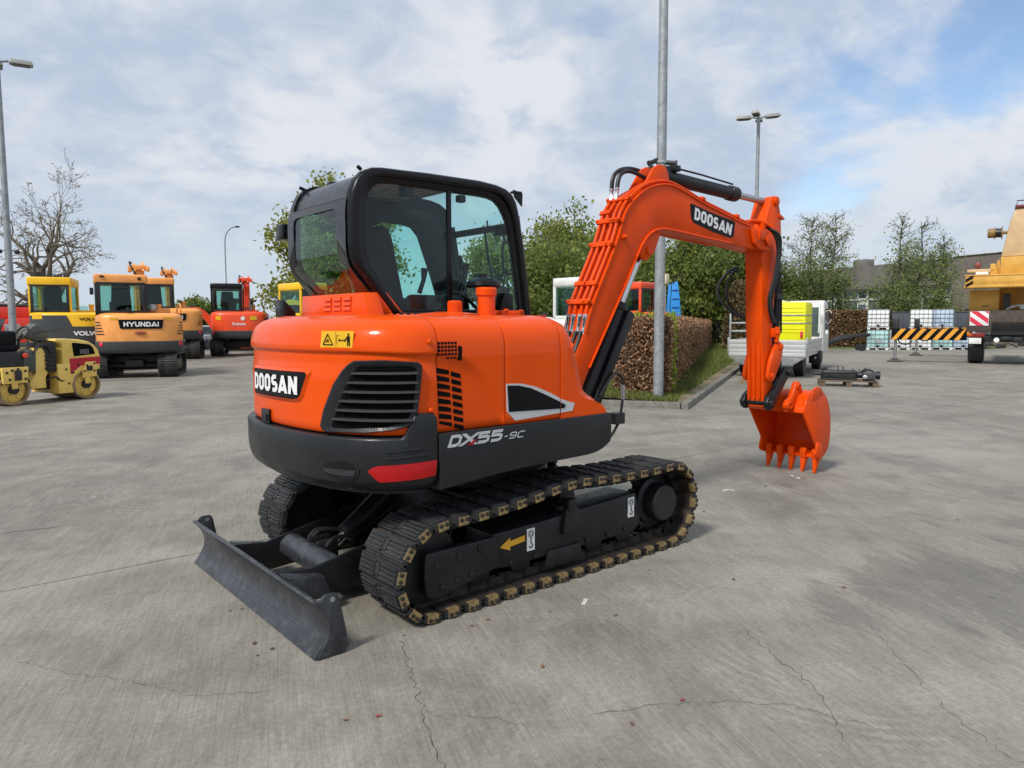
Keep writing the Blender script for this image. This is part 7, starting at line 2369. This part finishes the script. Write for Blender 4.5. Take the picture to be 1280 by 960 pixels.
MB().prism([(.42, 3.32), (.66, 3.32), (.66, 3.72), (.50, 3.72)], 'x', -.2, .1).build('lug', CRY, cr, bevel=.02)
# outriggers: striped beams with jacks
HZY = mat('hazard_orange_yellow', (.78, .34, .03), .5)
def outrigger(x, length, label=None):
    zt_, zb_ = 1.34, .89
    ob_ = MB().box((x, 1.30 + length / 2, (zt_ + zb_) / 2), (.36, length, zt_ - zb_)).build('outrigger_beam', DECALBLACK, cr, bevel=.01)
    n_ = 7
    per_ = (length - .05) / n_
    for k in range(n_):
        ya = 1.33 + k * per_
        poly = [(ya, zb_ + .012), (ya + per_ * .5, zb_ + .012), (ya + per_ * .5 - .34, zt_ - .012), (ya - .34, zt_ - .012)]
        poly = [(max(1.31, min(1.30 + length - .01, q[0] + .2)), q[1]) for q in poly]
        MB().prism(poly, 'x', x - .190, x - .178).build('yellow_stripe', HZY, ob_, smooth=False)
    yj = 1.30 + length - .14
    MB().box((x, yj, 1.42), (.22, .22, .62)).build('jack_housing', BLK, cr, bevel=.02)
    MB().lathe([(.055, 0), (.055, .85)], (x - .0, yj, .10), (0, 0, 1), 14).build('jack_ram', STEEL, cr)
    MB().lathe([(.30, 0), (.30, .03), (.20, .07), (.08, .16), (0, .17)], (x, yj, .0), (0, 0, 1), 20).build('jack_foot', RUSTB, cr)
    MB().tube(smooth_path([(x - .15, yj - .1, .92), (x - .15, yj - .2, .75), (x - .15, yj - .45, .72), (x - .15, yj - .6, .85)], 4), .025, 6).build('jack_hose', HOSE, cr)
outrigger(.32, 2.55)
outrigger(6.6, 2.35)

# ================================================================== hall behind the trees
BRICK = bpy.data.materials.new('grey_brown_brick')
BRICK.use_nodes = True
Tb = NT(BRICK.node_tree)
bt = Tb.add('ShaderNodeTexBrick')
tco = Tb.add('ShaderNodeTexCoord')
mp = Tb.add('ShaderNodeMapping')
Tb.l.new(tco.outputs['Object'], mp.inputs[0])
mp.inputs['Rotation'].default_value = (R(90), 0, 0)
Tb.l.new(mp.outputs[0], bt.inputs['Vector'])
for nm_, c_ in (('Color1', (.215, .185, .155, 1)), ('Color2', (.150, .128, .108, 1)), ('Mortar', (.26, .24, .21, 1))):
    bt.inputs[nm_].default_value = c_
bt.inputs['Scale'].default_value = 4.0
bt.inputs['Mortar Size'].default_value = .02
nz = Tb.noise(tco.outputs['Object'], .5, 6, .6)
Tb.l.new(Tb.mix(1.0, bt.outputs[0], Tb.mix(Tb.ramp(nz, .3, .7), (.75, .75, .75), (1.15, 1.12, 1.1)), 'MULTIPLY'), Tb.n['Principled BSDF'].inputs['Base Color'])
Tb.n['Principled BSDF'].inputs['Roughness'].default_value = .9
ROOFG = mat('dark_slate_cladding', (.165, .150, .138), .85, var=.2, vscale=.6, bump=.3, bscale=8, dirt=(.06, .06, .055), dirt_amt=.5, dscale=1)
WFR = mat('white_window_frame', (.62, .63, .62), .5)
PLIN = mat('pale_blue_grey_panel', (.60, .66, .70), .6, var=.1)
WGL = mat('dull_window_glass', (.10, .13, .14), .12, var=.3, vscale=.7, spec=.8)
pl_ = at(1003, 66.0)
pr_ = at(1196, 51.5)
ha = math.atan2((pl_ - pr_).y, (pl_ - pr_).x)
hl = (pl_ - pr_).length
hb = empty('factory_hall', pr_, ha, 'long hall with dark roof band and white framed windows behind the birches', 'building')
# x runs along the front from the right end to the left, the front looks towards -y or +y: choose the camera side
side = Vector((-math.sin(ha), math.cos(ha), 0))
sg_ = 1 if side.dot(CAM_C - pr_) > 0 else -1
def hbx(x0, x1, dy, z0, z1, t=.12):
    return MB().box(((x0 + x1) / 2, sg_ * (dy + t / 2), (z0 + z1) / 2), (x1 - x0, t, z1 - z0))
MB().box((hl / 2, -sg_ * 5, 2.9), (hl, 9.8, 5.8)).build('wall', BRICK, hb, smooth=False)
hbx(-.1, hl, 0.05, 4.25, 6.0, .6).build('roof_band', ROOFG, hb)
MB().box((hl / 2, -sg_ * 4.8, 6.02), (hl + .4, 10.8, .10)).build('roof', ROOFG, hb)
MB().box((hl * .66, -sg_ * 1.5, 6.35), (1.3, 1.0, .9)).build('chimney', ROOFG, hb, bevel=.02)
hbx(.2, hl, .05, 0.2, 2.15, .15).build('plinth_panel', PLIN, hb)
hbx(.2, hl, .06, 4.12, 4.25, .25).build('eaves_trim', WFR, hb)
nwin = int(hl / 2.4)
for k in range(nwin):
    x0 = .3 + k * hl / nwin
    x1 = x0 + hl / nwin - .25
    wdw = hbx(x0, x1, .06, 2.15, 4.12, .04).build('window', WGL, hb, smooth=False)
    fb = MB()
    for (a, c, z0, z1) in ((x0 - .12, x0 + .06, 2.15, 4.12), (x0, x1, 2.15, 2.25), (x0, x1, 3.35, 3.46), (x0 + .9, x0 + .98, 2.2, 4.1)):
        fb.box(((a + c) / 2, sg_ * .15, (z0 + z1) / 2), (c - a, .10, z1 - z0))
    fb.build('frame', WFR, wdw, smooth=False)
    if k % 3 == 0:
        hbx(x0 + .1, x0 + .85, .105, 3.0, 3.5, .01).build('blind', WFR, wdw, smooth=False)
hb2 = empty('brick_annex', pr_, ha, 'plain grey brown brick annex behind the yellow crane', 'building')
MB().box((-7.5, -sg_ * 3.6, 3.06), (15, 8.8, 6.12)).build('wall', BRICK, hb2, smooth=False)
MB().box((-7.5, -sg_ * 3.6, 6.16), (15.1, 9.0, .08)).build('roof_edge', WFR, hb2, smooth=False)

# ================================================================== lamp posts
POSTM = mat('weathered_zinc', (.30, .325, .34), .55, metal=.35, var=.18, vscale=7, dirt=(.42, .44, .44), dirt_amt=.4, dscale=14)
LAMPG = mat('lamp_housing', (.30, .30, .28), .5, var=.1)
def lamp(name, base, h, r0, r1, label, heads, group='tall yard lamp posts'):
    L = empty(name, base, 0, label, 'lamp post', group)
    MB().lathe([(r0 * 1.0, 0), (r0, .4), (r0 * .97, h * .3), (r1, h)], (0, 0, 0), (0, 0, 1), 20).build('pole', POSTM, L)
    for (a, ln, tilt) in heads:
        d = Vector((math.cos(a), math.sin(a), tilt))
        MB().tube([(0, 0, h - .05), d * .25 + Vector((0, 0, h))], r1 * .6, 8).build('bracket', POSTM, L)
        c = d * (.25 + ln / 2) + Vector((0, 0, h))
        rot = Matrix.Rotation(a, 3, 'Z') @ Matrix.Rotation(-math.atan(tilt), 3, 'Y')
        MB().box(c, (ln, .28, .13), rot=rot, top=(.85, .7)).build('lamp_head', LAMPG, L, bevel=.03)
        MB().box(c + Vector((0, 0, -.075)), (ln * .7, .2, .02), rot=rot).build('lens', mat('lamp_lens', (.06, .06, .06), .3) if 'lamp_lens' not in MATS else MATS['lamp_lens'], L)
    return L
np_ = isl(0.98, 0.82)
LP = lamp('lamp_post', at(822.5, 14.55), 11.5, .102, .075, 'near zinc lamp post at the hedge corner with two small cameras on it', [(YAW + R(90), .7, .08), (YAW - R(90), .7, .08)])
bb = None
for sgn, dz in ((1, 0), (-1, .06)):
    rr_ = Vector((math.sin(YAW), -math.cos(YAW), 0)) * sgn
    a_ = MB().tube([Vector((0, 0, 4.70 + dz)), rr_ * .14 + Vector((0, 0, 4.70 + dz))], .02, 6).build('camera_arm', BLK, LP)
    MB().lathe([(.045, 0), (.045, .20), (.06, .21), (.06, .24)], rr_ * .06 + Vector((0, 0, 4.72 + dz)), rr_ * .8 + Vector((-.3, -.2, -.45 * (1 if sgn < 0 else .3))), 12).build('security_camera', BLK, a_)
MB().lathe([(.115, 0), (.115, .05)], (0, 0, 4.70), (0, 0, 1), 20).build('strap', GALV, LP)
b_r = at(940.5, 27.5)
lamp('lamp_post', (b_r.x, b_r.y, 0), 9.15, .085, .06, 'slim lamp post with four heads beyond the boom tip', [(YAW - R(90), .55, .10), (YAW + R(82), .55, -.02), (YAW + R(150), .45, .05), (YAW - R(20), .4, .05)])
b_l = at(20.5, 19.5)
LL = lamp('lamp_post', (b_l.x, b_l.y, 0), 8.45, .09, .06, 'lamp post at the left edge rising behind the road roller', [(facing(5, 0) - R(90), .55, .02), (facing(5, 0) + R(90), .55, .02), (facing(5, 0), .5, .02)])
for sgn in (1, -1):
    rr_ = Vector((math.sin(facing(5, 0)), -math.cos(facing(5, 0)), 0)) * sgn
    a_ = MB().tube([Vector((0, 0, 3.55)), rr_ * .12 + Vector((0, 0, 3.55))], .015, 6).build('camera_arm', BLK, LL)
    MB().ball(tuple(rr_ * .19 + Vector((0, 0, 3.52))), (.07, .07, .06), 10).build('security_camera', BLK, a_)
b_f = at(285.5, 60.0)
FL = empty('street_lamp', (b_f.x, b_f.y, 0), 0, 'distant street lamp with curved arm above the red orange excavator', 'lamp post')
rr_ = Vector((math.sin(facing(290, 0)), -math.cos(facing(290, 0)), 0))
MB().tube([(0, 0, 0), (0, 0, 8.2)] + [tuple(v) for v in smooth_path([Vector((0, 0, 8.3)), rr_ * .12 + Vector((0, 0, 8.9)), rr_ * .45 + Vector((0, 0, 9.35)), rr_ * .8 + Vector((0, 0, 9.5))], 5)], .055, 8).build('pole', POSTM, FL)
MB().ball(tuple(rr_ * 1.0 + Vector((0, 0, 9.52))), (.22, .22, .08), 10).build('lamp_head', P_GREY, FL)
fp = at(830.5, 33.0)
SL = empty('floodlight_pole', (fp.x, fp.y, 0), 0, 'thin pole with pale box floodlight right of the near lamp post', 'light')
MB().tube([(0, 0, 0), (0, 0, 3.3)], .03, 6).build('pole', POSTM, SL)
MB().box((0, 0, 3.55), (.25, .25, .45)).build('lamp_head', mat('cream_plastic', (.66, .62, .42), .5), SL, bevel=.03)

# ================================================================== plants
def leafmat(name, c0, c1, rough=0.55, trans=0.35):
    m = bpy.data.materials.new(name)
    m.use_nodes = True
    T = NT(m.node_tree)
    T.n.clear()
    o = T.add('ShaderNodeOutputMaterial')
    oi = T.add('ShaderNodeNewGeometry')
    rnd_ = oi.outputs['Random Per Island']
    c = T.mix(rnd_, c0, c1)
    d = T.add('ShaderNodeBsdfPrincipled')
    d.inputs['Roughness'].default_value = rough
    d.inputs['Specular IOR Level'].default_value = 0.25
    T.l.new(c, d.inputs['Base Color'])
    tr = T.add('ShaderNodeBsdfTranslucent')
    T.l.new(c, tr.inputs[0])
    mx = T.add('ShaderNodeMixShader')
    mx.inputs[0].default_value = trans
    T.l.new(d.outputs[0], mx.inputs[1])
    T.l.new(tr.outputs[0], mx.inputs[2])
    T.l.new(mx.outputs[0], o.inputs[0])
    MATS[name] = m
    return m

BARK = mat('grey_bark', (.085, .075, .060), .9, var=.35, vscale=6, bump=.5, bscale=25)
BARKL = mat('lichen_bark', (.17, .142, .108), .9, var=.35, vscale=3, bump=.4, bscale=20, dirt=(.16, .13, .05), dirt_amt=.5, dscale=3)
L_OAK = leafmat('oak_spring_leaf', (.18, .21, .032), (.35, .37, .080), .55, .45)
L_GREEN = leafmat('mid_green_leaf', (.115, .165, .034), (.26, .31, .075), .55, .45)
L_DARK = leafmat('dark_green_leaf', (.075, .125, .034), (.19, .245, .062), .55, .45)
L_BIRCH = leafmat('birch_leaf', (.16, .22, .066), (.31, .36, .13), .55, .5)
L_BUD = leafmat('bud_brown', (.20, .15, .09), (.32, .26, .15))
L_BEECH = leafmat('dry_beech_leaf', (.20, .105, .055), (.56, .35, .21), .7, .25)
L_BEECH2 = leafmat('dark_beech_leaf', (.085, .052, .030), (.24, .14, .075), .7, .25)
L_LIME = leafmat('fresh_lime_leaf', (.22, .33, .015), (.42, .54, .05))
L_CON = leafmat('yew_brown_green', (.085, .080, .030), (.19, .155, .070))
GRASSM = leafmat('grass_blade', (.085, .125, .022), (.22, .26, .07), .6, .35)
GRASSD = leafmat('dead_leaf_litter', (.10, .062, .030), (.24, .155, .085), .8, .1)


def leaves(name, C, size, m, parent, rng, flat=0.0, asp=1.5):
    """one mesh of many leaf-sized faces, centres C (n x 3)"""
    n = len(C)
    a = rng.normal(size=(n, 3))
    a[:, 2] *= (1 - flat)
    a /= np.linalg.norm(a, axis=1)[:, None] + 1e-9
    h = rng.normal(size=(n, 3))
    b = np.cross(a, h)
    b /= np.linalg.norm(b, axis=1)[:, None] + 1e-9
    s = size * rng.uniform(0.6, 1.3, n)[:, None]
    a, b = a * s * asp * .5, b * s * .5
    V = np.stack([C - a, C + b * .9 - a * .1, C + a, C - b * .9 - a * .1], 1).reshape(-1, 3)
    me = bpy.data.meshes.new(name)
    me.vertices.add(4 * n)
    me.vertices.foreach_set('co', V.ravel().astype(np.float32))
    me.loops.add(4 * n)
    me.loops.foreach_set('vertex_index', np.arange(4 * n, dtype=np.int32))
    me.polygons.add(n)
    me.polygons.foreach_set('loop_start', np.arange(0, 4 * n, 4, dtype=np.int32))
    me.polygons.foreach_set('loop_total', np.full(n, 4, dtype=np.int32))
    me.materials.append(m)
    me.update(calc_edges=True)
    o = bpy.data.objects.new(name, me)
    COL.objects.link(o)
    if parent is not None:
        o.parent = parent
    return o


def grow(rng, H, r0, spread, levels, nb, trunk_frac=.28, up=.25, wob=.18, shrink=.62, leader=True, tips_lvl=2):
    """branch skeleton: list of (points, radii, level) and the tips"""
    segs, tips = [], []

    def branch(p, d, ln, r, lvl):
        n = 6 if lvl < 2 else 4
        pts, rr = [p], [r]
        q = p
        dd = d.copy()
        for i in range(n):
            dd = dd + rng.normal(size=3) * wob
            dd[2] += up * .12 * (1 if lvl else 0)
            dd /= np.linalg.norm(dd)
            q = q + dd * ln / n
            pts.append(q)
            rr.append(r * (1 - .62 * (i + 1) / n))
        segs.append((pts, rr, lvl))
        if lvl >= levels - tips_lvl:
            tips.extend(pts[2:])
        if lvl + 1 >= levels:
            return
        k = nb[min(lvl, len(nb) - 1)]
        for j in range(k):
            t = rng.uniform(.35 if lvl else trunk_frac + .1, 1.0) if j else 1.0
            i = min(n, max(1, int(round(t * n))))
            base = pts[i]
            ax = pts[i] - pts[i - 1]
            ax = ax / np.linalg.norm(ax)
            ph = rng.uniform(0, 2 * math.pi)
            side = np.array([math.cos(ph), math.sin(ph), 0])
            side = side - ax * side.dot(ax)
            side /= np.linalg.norm(side) + 1e-9
            an = rng.uniform(.45, 1.05) * spread
            nd = ax * math.cos(an) + side * math.sin(an)
            nd[2] += up * .4
            nd /= np.linalg.norm(nd)
            branch(base, nd, ln * shrink * rng.uniform(.75, 1.2), rr[i] * .72, lvl + 1)

    branch(np.array([0., 0., 0.]), np.array([0., 0., 1.]), H * .62, r0, 0)
    return segs, np.array(tips)


def tree(name, base, seed, label, group, H=11, r0=.25, spread=1.0, levels=5, nb=(6, 4, 4, 3), leaf=None, nleaf=9000, lsize=.22, clump=.5, bark=None, squash=(1, 1, 1), **kw):
    rng = np.random.default_rng(seed)
    t = empty(name, base, rng.uniform(0, 6.28), label, 'tree', group)
    segs, tips = grow(rng, H, r0, spread, levels, nb, **kw)
    top_ = max(p[2] for pts, rr, l in segs for p in pts)
    k = H / top_
    sq = np.array([k * squash[0], k * squash[1], k * squash[2]])
    b, b2 = MB(), MB()
    for pts, rr, lvl in segs:
        tgt = b if lvl == 0 else b2
        tgt.tube([tuple(p * sq) for p in pts], [max(r, .013) for r in rr], 8 if lvl == 0 else (5 if lvl < 3 else 3), caps=False)
    b.build('trunk', bark or BARK, t, fix=False, sharp=80)
    b2.build('limbs', bark or BARK, t, fix=False, sharp=80)
    if leaf is not None:
        mats_ = leaf if isinstance(leaf, list) else [(leaf, 1.0)]
        T_ = tips * sq
        for m, fr_ in mats_:
            n = int(nleaf * fr_)
            C = T_[rng.integers(0, len(T_), n)] + rng.normal(size=(n, 3)) * clump * np.array([1, 1, .75])
            leaves('crown', C, lsize, m, t, rng)
    return t


GB = 'trees along the yard edge'
# bare tree at the far left, thick trunk with lichen
tree('bare_tree', at(84, 52), 21, 'leafless old tree with thick trunk above the yellow excavator', None, H=13.6, r0=.62, spread=1.0, levels=6, nb=(9, 4, 3, 3, 3), leaf=L_BUD, nleaf=2600, lsize=.08, clump=.10, bark=BARKL, trunk_frac=.30, up=.18, wob=.20, shrink=.60, tips_lvl=2, squash=(1.0, 1.0, 1.0))
# oak with young leaves behind the cab
tree('oak_tree', at(430, 38), 5, 'oak in young yellow green leaf rising left of the black cab', None, H=8.75, r0=.32, spread=.95, levels=5, nb=(9, 5, 4, 3), leaf=[(L_OAK, 1.0)], nleaf=30000, lsize=.145, clump=.34, up=.12, wob=.24, squash=(.72, .72, 1.0))
tree('oak_tree', at(618, 42), 8, 'lighter oak seen through the front window of the cab', None, H=7.6, r0=.25, spread=1.0, levels=5, nb=(8, 5, 4, 3), leaf=[(L_OAK, .5), (L_GREEN, .5)], nleaf=11000, lsize=.15, clump=.32, up=.15)
tree('oak_tree', at(722, 46), 13, 'tall leafy oak between the cab and the orange boom', None, H=8.9, r0=.35, spread=1.0, levels=5, nb=(9, 5, 4, 4), leaf=[(L_OAK, .55), (L_GREEN, .45)], nleaf=20000, lsize=.17, clump=.34, up=.15, squash=(.95, .95, 1.0))
tree('bushy_tree', at(706, 38), 14, 'darker round green tree just behind the white excavator', None, H=5.6, r0=.2, spread=1.1, levels=4, nb=(12, 6, 5), leaf=[(L_GREEN, .6), (L_DARK, .4)], nleaf=18000, lsize=.15, clump=.45, up=.1, trunk_frac=.1, squash=(1.3, 1.3, 1))
# the dense belt behind the hedge and the boom
for i, (px, d, H, sd, lf, lb) in enumerate([
        (772, 50, 7.0, 31, [(L_GREEN, .6), (L_OAK, .4)], 'thin leaved tree seen just left of the near lamp post'),
        (800, 47, 6.0, 36, [(L_DARK, .4), (L_GREEN, .6)], 'low dark tree showing under the knee of the boom'),
        (838, 48, 7.6, 32, [(L_GREEN, .7), (L_OAK, .3)], 'pale green tree right behind the near lamp post'),
        (874, 50, 7.8, 33, [(L_DARK, .5), (L_GREEN, .5)], 'tall mid green tree behind the blue loader crane'),
        (905, 47, 7.2, 34, [(L_DARK, .8), (L_GREEN, .2)], 'dark dense tree left of the upright orange arm'),
        (938, 52, 6.6, 35, [(L_DARK, .7), (L_GREEN, .3)], 'dark dense tree hidden partly by the upright orange arm')]):
    tree('broadleaf_tree', at(px, d), sd, lb, GB, H=H, r0=.22, spread=1.0, levels=4, nb=(16, 6, 5), leaf=lf, nleaf=22000, lsize=.18, clump=.48, up=.12, trunk_frac=.05, squash=(.9, .9, 1))
tree('conifer_tree', at(990, 50), 41, 'small dark green tree between the arm and the first birch', None, H=5.5, r0=.16, spread=1.1, levels=4, nb=(16, 6, 4), leaf=[(L_DARK, .6), (L_GREEN, .4)], nleaf=13000, lsize=.15, clump=.36, trunk_frac=.05, up=.1)
def birch(px, d, H, seed, label, n=8000, dens=1.0):
    rng = np.random.default_rng(seed)
    t = empty('birch_tree', at(px, d), 0, label, 'tree', 'young birches in front of the hall')
    b, b2 = MB(), MB()
    tr = [np.array([0, 0, 0.])]
    for k in range(10):
        tr.append(tr[-1] + np.array([rng.normal() * .05, rng.normal() * .05, H / 10]))
    b.tube([tuple(p) for p in tr], [.075 * (1 - k / 11) + .010 for k in range(11)], 7, caps=False)
    tips = []
    for k in range(70):
        t_ = rng.uniform(.10, .97)
        i = int(t_ * 10)
        base_ = tr[i] + (tr[min(10, i + 1)] - tr[i]) * (t_ * 10 - i)
        a = rng.uniform(0, 6.28)
        ln = (H * .235) * (1.22 - t_) ** .6 * rng.uniform(.6, 1.2)
        d_ = np.array([math.cos(a), math.sin(a), rng.uniform(.5, 1.1)])
        pts = [base_]
        for j in range(5):
            d_ = d_ + rng.normal(size=3) * .15
            d_ /= np.linalg.norm(d_)
            pts.append(pts[-1] + d_ * ln / 5)
            tips.append(pts[-1])
            if j > 0:
                for _ in range(2):
                    e = pts[-1] + rng.normal(size=3) * ln * .16
                    b2.tube([tuple(pts[-1]), tuple(e)], [.008, .005], 3, caps=False)
                    tips.append(e)
        b2.tube([tuple(p) for p in pts], [.026, .022, .018, .014, .010, .007], 4, caps=False)
    b.build('trunk', BARK, t, fix=False, sharp=80)
    b2.build('limbs', BARK, t, fix=False, sharp=80)
    tips = np.array(tips)
    # denser low down, thin towards the top
    w = np.clip(1.08 - tips[:, 2] / H, .06, 1) ** 1.7
    idx = rng.choice(len(tips), n, p=w / w.sum())
    C = tips[idx] + rng.normal(size=(n, 3)) * .20
    leaves('crown', C, .10, L_BIRCH, t, rng)
birch(1012, 47, 8.3, 51, 'leftmost birch in front of the hall', 5200)
birch(1040, 47, 8.4, 52, 'second birch from the left beside the bare tree', 5200)
birch(1120, 46, 8.2, 53, 'tallest birch behind the stacked totes', 6000)
birch(1146, 47, 8.0, 54, 'thin topped birch above the middle stack of totes', 5000)
birch(1172, 46, 7.0, 55, 'lowest birch, nearest to the yellow crane', 5500)
tree('bare_tree', at(1072, 60), 61, 'small leafless tree on the skyline between the two birch clumps', None, H=10.2, r0=.18, spread=.8, levels=5, nb=(6, 4, 4, 3), leaf=L_BUD, nleaf=900, lsize=.09, clump=.2, up=.3)
for px, d, H, sd in ((248, 90, 4.3, 71), (372, 80, 3.2, 72)):
    tree('round_tree', at(px, d), sd, 'round tree on the skyline left of the red orange excavator' if px < 300 else 'small far tree beside the tail mirror of the big excavator', None, H=H, r0=.2, spread=1.1, levels=4, nb=(12, 5, 4), leaf=[(L_GREEN, .7), (L_DARK, .3)], nleaf=9000, lsize=.32, clump=.6, trunk_frac=.1, squash=(.9, .9, 1))

# ---- clipped hedges
def hedge(name, p0, p1, th, h, label, m, n, lsize, seed, lime=None, z0=.08, top_m=None, jag=.05):
    rng = np.random.default_rng(seed)
    p0, p1 = Vector(p0), Vector(p1)
    d = p1 - p0
    L = d.length
    a = math.atan2(d.y, d.x)
    hd = empty(name, (p0.x, p0.y, z0), a, label, 'hedge')
    # leaves thick on the skin, thinner inside
    def skin(n_):
        u = rng.uniform(0, 1, n_) ** 1.25 * L
        f_ = rng.uniform(0, 1, n_)
        v = np.where(f_ < .42, -th / 2, np.where(f_ < .62, th / 2, rng.uniform(-th / 2, th / 2, n_)))
        z = np.where(f_ > .80, h, h * rng.uniform(0, 1, n_) ** .72)
        endm = rng.uniform(0, 1, n_) < .16
        u = np.where(endm, rng.uniform(-.0, .06, n_), u)
        v = np.where(endm, rng.uniform(-th / 2, th / 2, n_), v)
        z = np.where(endm, rng.uniform(0, h, n_), z)
        C = np.stack([u, v, z], 1) + rng.normal(size=(n_, 3)) * jag
        C[:, 2] = np.clip(C[:, 2], .0, None)
        return C
    C = skin(n)
    mm = m if isinstance(m, list) else [(m, 1)]
    i0 = 0
    for m_, fr_ in mm:
        k = int(n * fr_)
        leaves('foliage', C[i0:i0 + k], lsize, m_, hd, rng, flat=.3)
        i0 += k
    if lime:
        k = lime
        u = rng.uniform(.95, 1.35, k) if k else None
        Cc = np.stack([rng.uniform(.85, 1.30, k), np.where(rng.uniform(0, 1, k) < .6, -th / 2 - .02, rng.uniform(-th / 2, th / 2, k)), rng.uniform(0, h + .10, k)], 1) + rng.normal(size=(k, 3)) * .05
        leaves('fresh_foliage', Cc, lsize * .9, L_LIME, hd, rng)
        Cc = np.stack([rng.uniform(.1, 1.6, k // 3), rng.uniform(-th / 2, th / 2, k // 3), np.full(k // 3, h + .04)], 1) + rng.normal(size=(k // 3, 3)) * .05
        leaves('fresh_foliage', Cc, lsize * .9, L_LIME, hd, rng)
    b = MB()
    for k in range(int(L * 16)):
        u = rng.uniform(0, 1) ** 1.4 * L
        v = rng.uniform(-th / 2, th / 2) * .95
        pts = [(u, v, 0)]
        for j in range(4):
            pts.append((u + rng.normal() * .07 * (j + 1) * .5, v + rng.normal() * .05, h * (j + 1) / 4 * rng.uniform(.9, 1.0)))
        b.tube(pts, [.016, .013, .010, .007, .004], 3, caps=False)
    b.build('stems', BARK, hd, fix=False, sharp=80)
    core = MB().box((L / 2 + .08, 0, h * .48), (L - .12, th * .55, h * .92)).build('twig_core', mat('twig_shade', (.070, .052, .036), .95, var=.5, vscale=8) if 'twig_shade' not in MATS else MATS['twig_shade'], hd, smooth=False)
    return hd
q0 = Vector((8.55, 5.62, 0))
hdir = Vector((math.cos(R(33.2)), math.sin(R(33.2)), 0))
hedge('beech_hedge', q0, q0 + hdir * 35, 1.0, 1.58, 'clipped beech hedge with dry brown leaves running away from the lamp post', [(L_BEECH, .72), (L_BEECH2, .28)], 115000, .045, 81, lime=4200)
hedge('beech_hedge', at(872, 57), at(966, 56), 1.0, 2.1, 'far dark brown hedge closing the lawn under the dark trees', [(L_BEECH2, .75), (L_BEECH, .15), (L_DARK, .10)], 22000, .10, 82, z0=0)
hedge('beech_hedge', at(1022, 46.5), at(1222, 45.5), .9, 2.25, 'far brown leaved hedge behind the totes', [(L_BEECH2, .55), (L_BEECH, .35), (L_DARK, .10)], 46000, .085, 83, z0=0)
# clipped cone
def cone(base, h, r, label, n, seed):
    rng = np.random.default_rng(seed)
    t = empty('clipped_beech', base, 0, label, 'tree')
    z = rng.uniform(0, 1, n)
    rad = r * np.clip(1 - z ** 2.6, 0, 1) ** .5 * (.75 + .25 * (1 - z))
    a = rng.uniform(0, 6.28, n)
    rr_ = rad * rng.uniform(.82, 1.03, n)
    C = np.stack([rr_ * np.cos(a), rr_ * np.sin(a), z * h], 1) + rng.normal(size=(n, 3)) * .07
    leaves('crown', C[: n * 6 // 10], .14, L_CON, t, rng)
    leaves('crown', C[n * 6 // 10:], .14, L_BEECH2, t, rng)
    MB().tube([(0, 0, 0), (0, 0, h * .9)], [.15, .03], 8).build('trunk', BARK, t)
    return t
cone(at(921, 40), 3.75, .72, 'round topped clipped beech beyond the ladder rack of the truck', 9000, 91)

# ---- grass on the lawn
rng = np.random.default_rng(5)
def lawn_pts(n, u0, u1, pw):
    u = u0 + (u1 - u0) * rng.uniform(0, 1, n) ** pw
    v = rng.uniform(.14, 1, n) * (2.2 + u * .10)
    z = np.array([lawn_z(a, b_) for a, b_ in zip(u, v)])
    x = KX + u * math.cos(KA) - v * math.sin(KA)
    y = KY + u * math.sin(KA) + v * math.cos(KA)
    return np.stack([x, y, z], 1), u, v
P_, u_, v_ = lawn_pts(34000, .15, 44, 1.5)
n = len(P_)
hgt = rng.uniform(.03, .10, n) * (1 + u_ * .02)
wdt = .010 * (1 + u_ * .06)
a = rng.uniform(0, 6.28, n)
dx, dy = np.cos(a) * wdt, np.sin(a) * wdt
lean = rng.normal(size=(n, 2)) * .04
V = np.stack([np.stack([P_[:, 0] - dx, P_[:, 1] - dy, P_[:, 2] - .01], 1), np.stack([P_[:, 0] + dx, P_[:, 1] + dy, P_[:, 2] - .01], 1), np.stack([P_[:, 0] + lean[:, 0], P_[:, 1] + lean[:, 1], P_[:, 2] + hgt], 1)], 1).reshape(-1, 3)
me = bpy.data.meshes.new('grass')
me.vertices.add(3 * n)
me.vertices.foreach_set('co', V.ravel().astype(np.float32))
me.loops.add(3 * n)
me.loops.foreach_set('vertex_index', np.arange(3 * n, dtype=np.int32))
me.polygons.add(n)
me.polygons.foreach_set('loop_start', np.arange(0, 3 * n, 3, dtype=np.int32))
me.polygons.foreach_set('loop_total', np.full(n, 3, dtype=np.int32))
me.materials.append(GRASSM)
me.update(calc_edges=True)
go = bpy.data.objects.new('grass', me)
COL.objects.link(go)
tag(go, 'short patchy grass on the strip between hedge and kerb', 'grass', kind='stuff')
P2, u2, v2 = lawn_pts(16000, .15, 24, 1.3)
near_h = ((v2 > (.40 + u2 * .06)) & (v2 < (1.6 + u2 * .1))) | (rng.uniform(0, 1, len(u2)) < .25)
P2 = P2[near_h]
P2[:, 2] += .012
lt = leaves('leaf_litter', P2, .055, GRASSD, None, rng, flat=.9)
tag(lt, 'brown fallen beech leaves lying along the foot of the hedge', 'leaves', kind='stuff')
# verge beyond the yard on the right
vg = MB()
va, vb = at(1000, 43.2), at(1250, 43.0)
vc, vd = at(1300, 70), at(900, 75)
vg.raw([(va.x, va.y, .012), (vb.x, vb.y, .012), (vc.x, vc.y, .012), (vd.x, vd.y, .012)], [(0, 1, 2, 3)])
vo = vg.build('verge', mat('verge_grass', (.10, .13, .03), .95, var=.4, vscale=1.5), smooth=False)
tag(vo, kind='structure')
